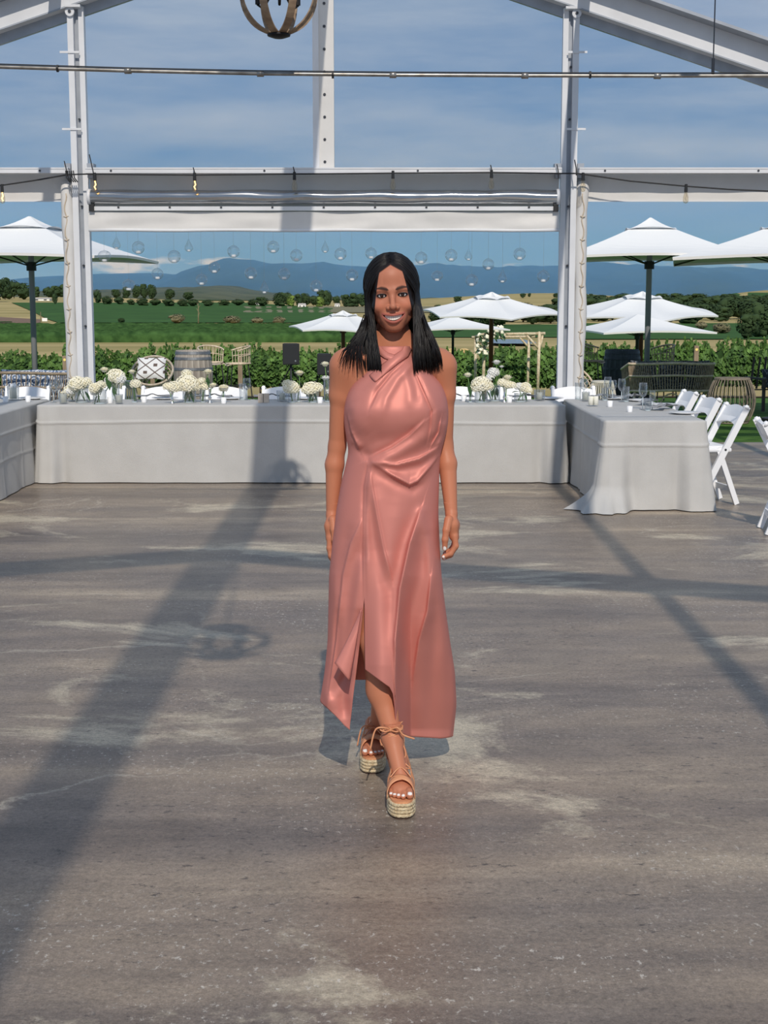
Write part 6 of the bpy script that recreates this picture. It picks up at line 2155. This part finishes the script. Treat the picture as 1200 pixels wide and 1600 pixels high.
# --- hair
M['hair'] = pmat('dark_brown_hair', C(17, 13, 13), 0.40, spec=0.30, var=C(10, 8, 8), vs=60)
rnd = random.Random(12)
hb = MB(); hb2 = MB()
EC = Vector((0, -0.020, 0.030)); ER = Vector((0.0795, 0.1000, 0.0930))
def strand(s, fr, psi, lay, zend, xe, fe, w, b):
    """from the parting over the crown to the side, then hanging"""
    a0 = math.radians(fr)                       # angle along the parting: 90 = top, <90 towards the forehead
    d0 = Vector((s * rnd.uniform(-0.02, 0.02), math.cos(a0), math.sin(a0))).normalized()
    p_ = math.radians(psi)
    d1 = Vector((s * math.sin(p_), math.cos(p_), -0.28)).normalized()
    pts = []
    ang = d0.angle(d1)
    n1 = 9
    for i in range(n1):
        t = i / (n1 - 1)
        d = (d0 * math.sin((1 - t) * ang) + d1 * math.sin(t * ang)) / math.sin(ang)
        k = 1 + lay * (0.35 + 0.65 * t)
        pts.append(Vector((EC.x + d.x * ER.x * k, EC.y + d.y * ER.y * k, EC.z + d.z * ER.z * k)))
    last = pts[-1]
    n2 = 9
    for i in range(1, n2 + 1):
        t = i / n2
        e = t * t * (3 - 2 * t)
        pts.append(Vector((last.x + (xe - last.x) * e + 0.002 * math.sin(t * 5 + lay * 90), last.y + (fe - last.y) * (e ** 0.9), last.z + (zend - last.z) * t)))
    P3 = [V3(HW(q.x, q.y, q.z)) for q in pts]
    m = len(P3)
    rs = [w * (0.8 if i == 0 else 1.0) * (1.0 if i < m - 3 else (0.8, 0.55, 0.15)[i - m + 3]) for i in range(m)]
    b.tube(P3, rs, 5, flat=0.6)
for i in range(1500):
    s = -1 if i % 2 else 1
    t = rnd.random()
    psi = 57 + 121 * t ** 1.15 + rnd.uniform(-3, 3)
    fr = 42 + (psi - 57) / 121 * 98 + rnd.uniform(-6, 6)
    lay = rnd.uniform(0.0, 0.10)
    if psi < 112:
        u = (psi - 57) / 55
        xin, xout = (0.046, 0.104) if s < 0 else (0.052, 0.142)
        q = min(1, max(0, u + rnd.uniform(-0.12, 0.12)))
        xe = xin + (xout - xin) * q
        fe = 0.108 - 0.070 * q + rnd.uniform(-0.010, 0.010) - lay * 0.1
        ze = (-0.248 if s < 0 else -0.232) + rnd.uniform(-0.012, 0.022) + (0.012 * q if s < 0 else -0.004)
    else:
        u = (psi - 112) / 66
        xe = (0.110 - 0.09 * u) * (1 if s < 0 else 1.1)
        fe = -0.02 - 0.075 * u
        ze = -0.225 + rnd.uniform(-0.02, 0.02)
    strand(s, fr, psi, lay, ze, s * xe, fe, rnd.uniform(0.0016, 0.0030), hb)
# wisps spread over the viewer's left shoulder, and a few on the other
for i in range(46):
    t = i / 45
    q = W(528 + 40 * t + rnd.uniform(-3, 3), 590 - 22 * (1 - t) + rnd.uniform(-14, 8), -0.045 - 0.02 * t)
    k0 = W(569 + 5 * t + rnd.uniform(-2, 2), 500 + rnd.uniform(-8, 8), -0.03)
    k1 = W(552 + 14 * t + rnd.uniform(-2, 2) - 6 * (1 - t), 537 + rnd.uniform(-4, 4), -0.052)
    hb2.tube([V3(k0), V3(mid(k0, k1, 0.5) + Vector((0.004, -0.006, 0))), V3(k1), V3(mid(k1, q, 0.5) + Vector((-0.004, -0.006, 0.006))), V3(q)], [0.002, 0.002, 0.0018, 0.0014, 0.0004], 5)
for i in range(26):
    t = i / 25
    q = W(668 + 22 * t + rnd.uniform(-3, 3), 572 - 8 * t + rnd.uniform(-6, 10), -0.055)
    k0 = W(660 + rnd.uniform(-3, 3), 500 + rnd.uniform(-8, 8), -0.03)
    k1 = W(676 + 5 * t, 542 + rnd.uniform(-4, 4), -0.06)
    hb2.tube([V3(k0), V3(mid(k0, k1, 0.5)), V3(k1), V3(q)], [0.002, 0.002, 0.0016, 0.0004], 5)
hair = hb.build('hair', M['hair'], person, smooth=True)
hb2.build('loose_strands', M['hair'], hair, smooth=True)['kind'] = 'stuff'
# ------------------------------------------------------------------ satin dress
def satin():
    m = pmat('dusty_pink_satin', C(187, 114, 104), 0.50, spec=0.40, metal=0.20)
    m.node_tree.nodes['Principled BSDF'].inputs['Specular Tint'].default_value = (1.0, 0.62, 0.54, 1)
    b = m.node_tree.nodes['Principled BSDF']
    b.inputs['Anisotropic'].default_value = 0.3
    return m
M['satin'] = satin()
#        y     L    R    front  back
LV = [(541, 586, 640, 0.062, 0.070), (552, 584, 644, 0.078, 0.072), (566, 579, 656, 0.094, 0.080), (582, 570, 674, 0.108, 0.090), (600, 550, 690, 0.120, 0.100),
      (620, 541, 698, 0.133, 0.104), (642, 537, 701, 0.142, 0.104), (665, 538, 700, 0.138, 0.102), (690, 542, 694, 0.124, 0.100), (706, 545, 689, 0.117, 0.100),
      (722, 541, 687, 0.116, 0.102), (760, 532, 686, 0.120, 0.112), (800, 525, 685, 0.126, 0.122), (850, 519, 687, 0.132, 0.130), (900, 514, 690, 0.138, 0.140),
      (950, 513, 696, 0.144, 0.155), (1000, 512, 703, 0.150, 0.175), (1050, 507, 711, 0.156, 0.20), (1100, 499, 713, 0.160, 0.22), (1160, 496, 706, 0.160, 0.24)]
LVa = np.array(LV)
SEAM = np.array([(541, 612), (700, 585), (717, 576), (760, 571), (850, 568), (935, 569), (1000, 569.5), (1160, 572)])
YD = np.arange(520.0, 1200.0, 1.0)
ker = np.exp(-(np.arange(-24, 25) / 9.0) ** 2); ker /= ker.sum()
LVs = [None] + [np.convolve(np.pad(np.interp(YD, LVa[:, 0], LVa[:, k]), 24, mode='edge'), ker, 'valid') for k in range(1, 5)]
def lvi(y, k): return np.interp(y, YD, LVs[k])
def lv(y, k): return float(lvi(y, k))
# creases read on the front of the dress: polyline in pixels, half width in pixels, height in metres
FOLDS = [
    ([(577, 716), (612, 700), (640, 682), (664, 660)], 5, -0.013), ([(580, 723), (618, 711), (650, 694), (684, 668)], 6, 0.012),
    ([(584, 722), (620, 727), (655, 718), (690, 698)], 4, 0.009), ([(586, 729), (622, 735), (660, 727), (690, 708)], 5, -0.008),
    ([(582, 724), (610, 741), (640, 757), (655, 750), (672, 728), (690, 706)], 4, 0.011), ([(590, 738), (622, 757), (645, 766), (668, 748)], 5, -0.008),
    ([(577, 722), (570, 760), (568, 850), (569, 938)], 2.6, -0.010), ([(580, 730), (575, 770), (574, 850), (576, 920)], 4, 0.006),
    ([(577, 714), (560, 700), (548, 688)], 5, -0.010), ([(548, 672), (553, 690), (566, 702)], 4, 0.016), ([(541, 640), (545, 670), (556, 690)], 5, -0.016),
    ([(549, 630), (556, 655), (575, 680)], 9, 0.010),
    ([(657, 800), (640, 850), (624, 920), (617, 1000), (618, 1090)], 6, 0.020), ([(650, 800), (628, 860), (610, 930), (606, 1010)], 9, -0.012),
    ([(657, 802), (668, 850), (674, 900), (668, 960), (652, 1000)], 6, 0.016), ([(662, 840), (655, 900), (640, 960), (630, 1040), (626, 1110)], 8, -0.026),
    ([(679, 830), (690, 920), (694, 1000), (690, 1060)], 8, 0.014), ([(668, 960), (660, 1010), (650, 1080), (655, 1150)], 10, 0.012), ([(680, 950), (676, 1040), (672, 1150)], 8, -0.012),
    ([(574, 770), (584, 840), (598, 900), (606, 930)], 6, -0.012), ([(585, 760), (600, 830), (612, 900)], 8, 0.010), ([(620, 790), (615, 850), (612, 905)], 9, 0.008),
    ([(566, 800), (550, 840), (533, 900), (524, 980)], 7, 0.010), ([(545, 830), (536, 870), (530, 930)], 6, -0.010), ([(567, 850), (553, 880), (545, 930), (540, 1000)], 7, -0.010),
    ([(566, 880), (556, 940), (550, 1000), (538, 1040)], 6, 0.013), ([(522, 900), (518, 980), (515, 1050)], 5, 0.008), ([(528, 960), (524, 1030), (514, 1085)], 5, -0.014), ([(560, 960), (552, 1010), (540, 1055), (520, 1085)], 5, -0.014),
    ([(556, 1030), (550, 1080), (556, 1135)], 6, 0.016), ([(545, 1050), (536, 1090), (540, 1125)], 6, -0.018), ([(512, 1040), (506, 1080), (520, 1110)], 6, 0.014),
    ([(640, 560), (612, 585), (590, 612), (577, 640)], 4, -0.010), ([(646, 566), (622, 592), (604, 622), (598, 650)], 4, 0.008), ([(628, 566), (600, 590), (580, 610)], 5, 0.008),
    ([(600, 572), (575, 596), (556, 615)], 5, -0.006), ([(648, 576), (662, 610), (676, 640), (674, 670), (668, 697)], 3, -0.010), ([(655, 580), (672, 612), (684, 642), (681, 690)], 5, 0.007),
    ([(640, 578), (650, 605), (654, 630)], 4, -0.008), ([(634, 580), (640, 610), (640, 640)], 5, 0.006), ([(694, 650), (688, 676), (676, 697)], 5, -0.014), ([(699, 655), (694, 684), (682, 700)], 4, 0.014),
    ([(560, 640), (600, 652), (640, 650)], 14, 0.008), ([(584, 690), (620, 684), (650, 668)], 7, -0.007), ([(668, 697), (676, 720), (682, 760)], 6, -0.006),
]
# overlapping pleats: steep on one side (polyline, reach in pixels, height), high on the right-hand side going down the list
PLEATS = [
    ([(664, 658), (640, 681), (612, 700), (578, 716)], 15, 0.016), ([(583, 724), (612, 742), (640, 757), (652, 752), (672, 729), (690, 706)], 11, 0.012),
    ([(577, 722), (570, 760), (568, 850), (569, 938)], 11, 0.009), ([(657, 798), (640, 850), (625, 920), (618, 1000), (619, 1090)], 17, 0.030),
    ([(648, 576), (663, 610), (677, 642), (674, 670), (668, 697)], 10, 0.009), ([(542, 642), (549, 674), (562, 703)], 10, 0.016), ([(690, 652), (686, 676), (674, 697)], 8, 0.012),
    ([(690, 696), (655, 716), (618, 726), (584, 721)], 8, 0.008), ([(612, 905), (600, 860), (588, 800), (578, 740)], 12, 0.010), ([(566, 812), (548, 850), (536, 900), (530, 970)], 12, 0.010),
    ([(674, 900), (668, 955), (655, 1000), (646, 1060)], 14, 0.020), ([(640, 562), (614, 585), (592, 612), (578, 642)], 9, 0.008), ([(532, 930), (526, 1000), (514, 1084)], 10, 0.014),
]
def pleat_h(px, py):
    h = np.zeros_like(px)
    for poly, w, amp in PLEATS:
        n = len(poly) - 1
        best = np.full_like(px, 1e9); tt_ = np.zeros_like(px); sd = np.zeros_like(px)
        for i in range(n):
            d, t = seg_d(px, py, poly[i], poly[i + 1])
            dx, dy_ = poly[i + 1][0] - poly[i][0], poly[i + 1][1] - poly[i][1]
            cr_ = -(dx * (py - poly[i][1]) - dy_ * (px - poly[i][0]))
            m = d < best
            best = np.where(m, d, best); tt_ = np.where(m, (i + t) / n, tt_); sd = np.where(m, np.sign(cr_) * d, sd)
        env = np.clip(np.sin(PI * np.clip(tt_ * 0.90 + 0.05, 0, 1)) * 1.4, 0, 1)
        endf = np.exp(-(np.maximum(0, best - w * 3) / w) ** 2)
        h += amp * env * endf * np.where(sd >= 0, np.exp(-sd / w), np.exp(-(sd / (0.16 * w)) ** 2))
    return h
def seg_d(px, py, a, b):
    ax_, ay = a; bx, by = b
    dx, dy = bx - ax_, by - ay
    t = np.clip(((px - ax_) * dx + (py - ay) * dy) / (dx * dx + dy * dy + 1e-9), 0, 1)
    return np.hypot(px - ax_ - t * dx, py - ay - t * dy), t
def fold_h(px, py):
    h = np.zeros_like(px)
    for poly, w, amp in FOLDS:
        n = len(poly) - 1
        best = np.full_like(px, 1e9); tt = np.zeros_like(px)
        for i in range(n):
            d, t = seg_d(px, py, poly[i], poly[i + 1])
            m = d < best
            best = np.where(m, d, best); tt = np.where(m, (i + t) / n, tt)
        env = np.clip(np.sin(PI * np.clip(tt * 0.86 + 0.10, 0, 1)) * 1.5, 0.15, 1)
        h += 0.75 * amp * env * np.exp(-(best / (w * 1.45)) ** 2)
    return h + pleat_h(px, py)
NU, NVV = 420, 260
tt = np.linspace(0, 1, NU)
# hem, in photo rows, along the way round (t): slit edge -> front -> viewer's right -> back -> left -> slit edge
hem = np.interp(tt, [0, 0.03, 0.06, 0.068, 0.072, 0.10, 0.20, 0.31, 0.37, 0.5, 0.70, 0.79, 0.83, 0.87, 0.92, 0.97, 1.0], [1046, 1060, 1074, 1086, 1140, 1151, 1154, 1150, 1110, 1062, 1062, 1090, 1097, 1104, 1118, 1134, 1141])
V0 = (935 - 541) / (1090 - 541)
rows = []
for j in range(NVV):
    v = j / (NVV - 1)
    yy = 541 + (935 - 541) * v / V0 + 0 * tt if v <= V0 else 935 + (hem - 935) * (v - V0) / (1 - V0)
    L = lvi(yy, 1); R = lvi(yy, 2)
    df = lvi(yy, 3); db = lvi(yy, 4)
    cx = (L + R) / 2; w = (R - L) / 2
    sm = np.interp(yy, SEAM[:, 0], SEAM[:, 1])
    th0 = np.arcsin(np.clip((sm - cx) / w, -0.9, 0.9))
    # slit opens below row 935
    op = np.clip((yy - 935) / 200, 0, 1)
    th = th0 + 2 * PI * tt - (op * 0.26) * np.clip((tt - 0.88) / 0.12, 0, 1) ** 1.5 + 0.0 * tt
    si, co = np.sin(th), np.cos(th)
    ex = np.interp(yy, [640, 760], [0.86, 1.0])
    sx = np.sign(si) * np.abs(si) ** ex
    cy_ = np.sign(co) * np.abs(co) ** ex
    px = cx + w * sx
    dy = np.where(co > 0, -df * cy_, -db * cy_)
    front = np.clip(co * 2.2, 0, 1)
    # bust
    bust = 0.014 * (np.exp(-(((px - 580) / 28) ** 2 + ((yy - 642) / 34) ** 2)) + np.exp(-(((px - 664) / 28) ** 2 + ((yy - 640) / 34) ** 2)))
    # thigh and knee of the stepping leg press the cloth forward
    leg = 0.050 * np.exp(-((px - 596) / 24) ** 2) * np.clip((yy - 860) / 180, 0, 1)
    back_off = 0.24 * np.clip((px - 616) / 26, 0, 1) * np.clip((yy - 900) / 240, 0, 1) ** 1.25      # right part trails behind the step
    dy = dy - front * (bust + leg + fold_h(px, yy)) + np.where(co > 0, 1.0, np.maximum(0, 1 + co)) * back_off
    dy = dy + 0.05 * np.clip((yy - 950) / 150, 0, 1) * (tt > 0.88) * np.clip((tt - 0.88) / 0.12, 0, 1)   # left slit edge falls back
    # loose hem ripples on the sides and back
    dy = dy + (1 - front) * 0.012 * np.sin(th * 9) * np.clip((yy - 850) / 250, 0, 1)
    rows.append([V3(W(px[i], yy[i], dy[i])) for i in range(NU)])
vs = [p_ for r in rows for p_ in r]
fs = []
for j in range(NVV - 1):
    for i in range(NU - 1):
        fs.append((j * NU + i, j * NU + i + 1, (j + 1) * NU + i + 1, (j + 1) * NU + i)[::-1])
# close the front seam above the slit
shut = {j * NU + NU - 1: j * NU for j in range(NVV) if j / (NVV - 1) <= V0}
fs = [tuple(shut.get(i, i) for i in f) for f in fs]
db_ = MB(); db_.add(vs, fs)
dress = db_.build('dress', M['satin'], person, smooth=True)
dress['label'] = 'dusty pink satin halter dress with front slit'
so_ = dress.modifiers.new('thickness', 'SOLIDIFY'); so_.thickness = 0.0018; so_.offset = -1
# slit edge of the trailing panel turned outwards
def flap(u, v):
    ax_, ay = 565 + (546 - 565) * u, 952 + (1064 - 952) * u
    bx, by = 563.5 + (523 - 563.5) * u ** 1.15, 952 + (1036 - 952) * u
    x, y = ax_ + (bx - ax_) * v, ay + (by - ay) * v
    return W(x, y, -0.150 - 0.030 * u + 0.012 * v - 0.012 * math.sin(PI * v) * u)
fo = MB().grid(flap, 24, 8).build('turned_hem', M['satin'], dress, smooth=True)
fm = fo.modifiers.new('thickness', 'SOLIDIFY'); fm.thickness = 0.0018
# crossed bands at the neckline, lying on the cloth
def dress_dy(px, yy):
    L, R, df = lv(yy, 1), lv(yy, 2), lv(yy, 3)
    cx, w = (L + R) / 2, (R - L) / 2
    sx = max(-0.98, min(0.98, (px - cx) / w))
    si = abs(sx) ** (1 / 0.86)
    co = math.sqrt(1 - si * si)
    fr = min(1, co * 2.2)
    h = float(fold_h(np.array([px]), np.array([yy]))[0])
    return -df * co ** 0.86 - fr * h
def band(pts, w, name, lift):
    def f(u, v):
        n = len(pts) - 1
        k = min(int(u * n), n - 1); t = u * n - k
        q = [pts[k][a] + (pts[k + 1][a] - pts[k][a]) * t for a in range(2)]
        d = (pts[-1][0] - pts[0][0], pts[-1][1] - pts[0][1])
        l = math.hypot(*d)
        e = (v - 0.5) * 2
        x, y = q[0] - d[1] / l * w * e, max(541.5, q[1] + d[0] / l * w * e)
        return W(x, y, dress_dy(x, y) - lift * (1 - 0.75 * e * e))
    b = MB(); b.grid(f, 34, 9)
    o = b.build(name, M['satin'], dress, smooth=True)
    m_ = o.modifiers.new('thickness', 'SOLIDIFY'); m_.thickness = 0.002
band([(588, 541), (594, 549), (604, 556), (620, 561)], 5.0, 'neck_band', 0.006)
band([(638, 541), (633, 552), (618, 562), (602, 575), (582, 592)], 7.0, 'neck_band', 0.010)

# ------------------------------------------------------------------ platform sandals
M['leather'] = pmat('tan_leather', C(206, 138, 98), 0.5, var=C(190, 122, 86), vs=30)
M['espadrille'] = pmat('braided_jute', C(216, 196, 158), 0.85, var=C(168, 142, 106), vs=60, bump=0.8, bs=160)
M['rubber'] = pmat('dark_outsole', C(60, 44, 36), 0.8)
def sandal(cx, yt, A, big, label):
    def outline(t, grow=0.0):
        # foot shaped outline, t round
        a = 2 * PI * t
        y = 0.118 - 0.128 * math.cos(a)
        wid = 0.0405 + 0.006 * math.cos(a) + 0.003 * math.cos(2 * a)
        x = wid * abs(math.sin(a)) ** 0.72 * (1 if math.sin(a) >= 0 else -1) + big * 0.004 * math.cos(a)
        return x * (1 + grow), y
    n = 44
    def ringz(z, g):
        r_ = []
        for i in range(n):
            x, y = outline(i / n, g)
            r_.append((cx + x, yt + y - 0.004 * 0 - g * 0.03 * math.cos(2 * PI * i / n), z))
        return r_
    def stack(zs):
        vs_, fs_ = [], []
        for z, g in zs: vs_ += ringz(z, g)
        for j in range(len(zs) - 1):
            for i in range(n):
                fs_.append((j * n + i, j * n + (i + 1) % n, (j + 1) * n + (i + 1) % n, (j + 1) * n + i))
        fs_.append(tuple(range(n - 1, -1, -1))); fs_.append(tuple((len(zs) - 1) * n + i for i in range(n)))
        return vs_, fs_
    b = MB(); b.add(*stack([(0.006, 0.0), (SOLE - 0.006, 0.0)]))
    sole = b.build('sandal', M['espadrille'], person, smooth=True)
    sole['label'] = label
    b = MB(); b.add(*stack([(0.0, 0.01), (0.007, 0.02)])); b.build('outsole', M['rubber'], sole)
    for k in range(4):                      # four braided jute coils
        z = 0.0125 + k * 0.0112
        path = ringz(z, 0.05)
        dense = []
        for i in range(n):
            p0, p1 = Vector(path[i]), Vector(path[(i + 1) % n])
            for q in range(3): dense.append(p0 + (p1 - p0) * q / 3)
        MB().tube(dense, [0.0062 + 0.0006 * math.sin(i * 2.1) for i in range(len(dense))], 7, closed=True).build('jute_braid', M['espadrille'], sole, smooth=True)
    b = MB(); b.add(*stack([(SOLE - 0.006, 0.03), (SOLE + 0.001, 0.03)])); b.build('insole', M['leather'], sole)
    def strap(pts, w, name='strap'):
        def f(u, v):
            m_ = len(pts) - 1
            k = min(int(u * m_), m_ - 1); t = u * m_ - k
            P0, P1 = Vector(pts[k]), Vector(pts[k + 1])
            q = P0 + (P1 - P0) * t
            return q + Vector((0, (v - 0.5) * w, (0.5 - abs(v - 0.5)) * 0.004 - (v - 0.5) * w * -0.35))
        o = MB().grid(f, 24, 5).build(name, M['leather'], sole, smooth=True)
        sm_ = o.modifiers.new('thickness', 'SOLIDIFY'); sm_.thickness = 0.0022
    def arch(y0, y1, h, wd, w):
        pts = []
        for i in range(13):
            a = PI * i / 12
            pts.append((cx - wd * math.cos(a), yt + y0 + (y1 - y0) * i / 12, SOLE - 0.004 + h * math.sin(a) ** 0.75))
        return pts, w
    # crossing front straps then a pair at the instep, and lacing up the ankle
    for (y0, y1, h, wd, w) in ((0.050, 0.084, 0.0600, 0.046, 0.024), (0.084, 0.050, 0.0620, 0.046, 0.024)):
        p_, w_ = arch(y0, y1, h, wd, w); strap(p_, w_)
    for s in (-1, 1):
        strap([(cx + s * 0.044, yt + 0.118, SOLE - 0.004), (cx + s * 0.043, yt + 0.116, SOLE + 0.030), (cx + s * 0.032, yt + 0.112, SOLE + 0.064)], 0.022, 'side_tab')
        strap([(cx + s * 0.036, yt + 0.235, SOLE - 0.004), (cx + s * 0.034, yt + 0.240, SOLE + 0.03), (A.x + s * 0.033, A.y + 0.02, A.z - 0.02)], 0.02, 'heel_tab')
    def lace(pts, r=0.0022):
        # smooth curve through points
        P_ = [Vector(q) for q in pts]
        out_ = []
        for i in range(len(P_) - 1):
            p0, p1, p2, p3 = P_[max(i - 1, 0)], P_[i], P_[i + 1], P_[min(i + 2, len(P_) - 1)]
            for k in range(7):
                t = k / 7
                out_.append(0.5 * ((2 * p1) + (-p0 + p2) * t + (2 * p0 - 5 * p1 + 4 * p2 - p3) * t * t + (-p0 + 3 * p1 - 3 * p2 + p3) * t ** 3))
        out_.append(P_[-1])
        MB().tube(out_, r, 6).build('lace', M['leather'], sole, smooth=True)
    for s in (-1, 1):
        y1 = yt + 0.112
        lace([(cx + s * 0.034, y1 - 0.03, SOLE + 0.050), (cx + s * 0.004, y1 - 0.012, SOLE + 0.076), (cx - s * 0.030, y1 + 0.010, SOLE + 0.066), (cx - s * 0.018, y1 + 0.012, SOLE + 0.080), (cx + s * 0.016, y1 + 0.034, SOLE + 0.100), (A.x + s * 0.036, A.y - 0.008, A.z - 0.024), (A.x + s * 0.036, A.y + 0.02, A.z - 0.006)])
        lace([(A.x + s * 0.03, A.y - 0.02, A.z - 0.03), (A.x - s * 0.01, A.y - 0.034, A.z - 0.018), (A.x - s * 0.036, A.y - 0.008, A.z - 0.028), (A.x - s * 0.038, A.y + 0.02, A.z - 0.006)])
        lace([(A.x - s * 0.037, A.y + 0.01, A.z - 0.012), (A.x - s * 0.022, A.y - 0.030, A.z + 0.004), (A.x + s * 0.006, A.y - 0.0365, A.z + 0.016), (A.x + s * 0.032, A.y - 0.014, A.z + 0.028), (A.x + s * 0.030, A.y + 0.02, A.z + 0.034)])
        lace([(A.x - s * 0.036, A.y + 0.01, A.z + 0.018), (A.x - s * 0.018, A.y - 0.031, A.z + 0.024), (A.x + s * 0.018, A.y - 0.031, A.z + 0.028), (A.x + s * 0.036, A.y + 0.01, A.z + 0.032)])
        lace([(A.x - s * 0.034, A.y + 0.01, A.z + 0.028), (A.x, A.y - 0.037, A.z + 0.034), (A.x + s * 0.034, A.y + 0.012, A.z + 0.046)])
    kn = Vector((A.x - 0.006, A.y - 0.040, A.z + 0.032))
    for s, (e1, e2) in ((-1, ((-0.050, -0.014, 0.004), (-0.066, -0.016, -0.060))), (1, ((0.040, -0.010, -0.012), (0.078, -0.004, -0.028)))):
        lace([kn, kn + Vector((s * 0.022, -0.012, 0.012)), kn + Vector(e1), kn + Vector(e2)], 0.003)
        lace([kn, kn + Vector((s * 0.018, -0.010, -0.002)), kn + Vector((s * 0.034, -0.006, 0.004)), kn + Vector((s * 0.016, -0.006, 0.009)), kn], 0.0028)
    MB().ico(V3(kn), 0.0055, 1).build('knot', M['leather'], sole, smooth=True)
sandal(FRX, FRY, AR, 1, 'tan lace-up platform sandal with jute sole on the stepping foot')
sandal(FLX, FLY, AL, -1, 'tan lace-up platform sandal with jute sole on the trailing foot')
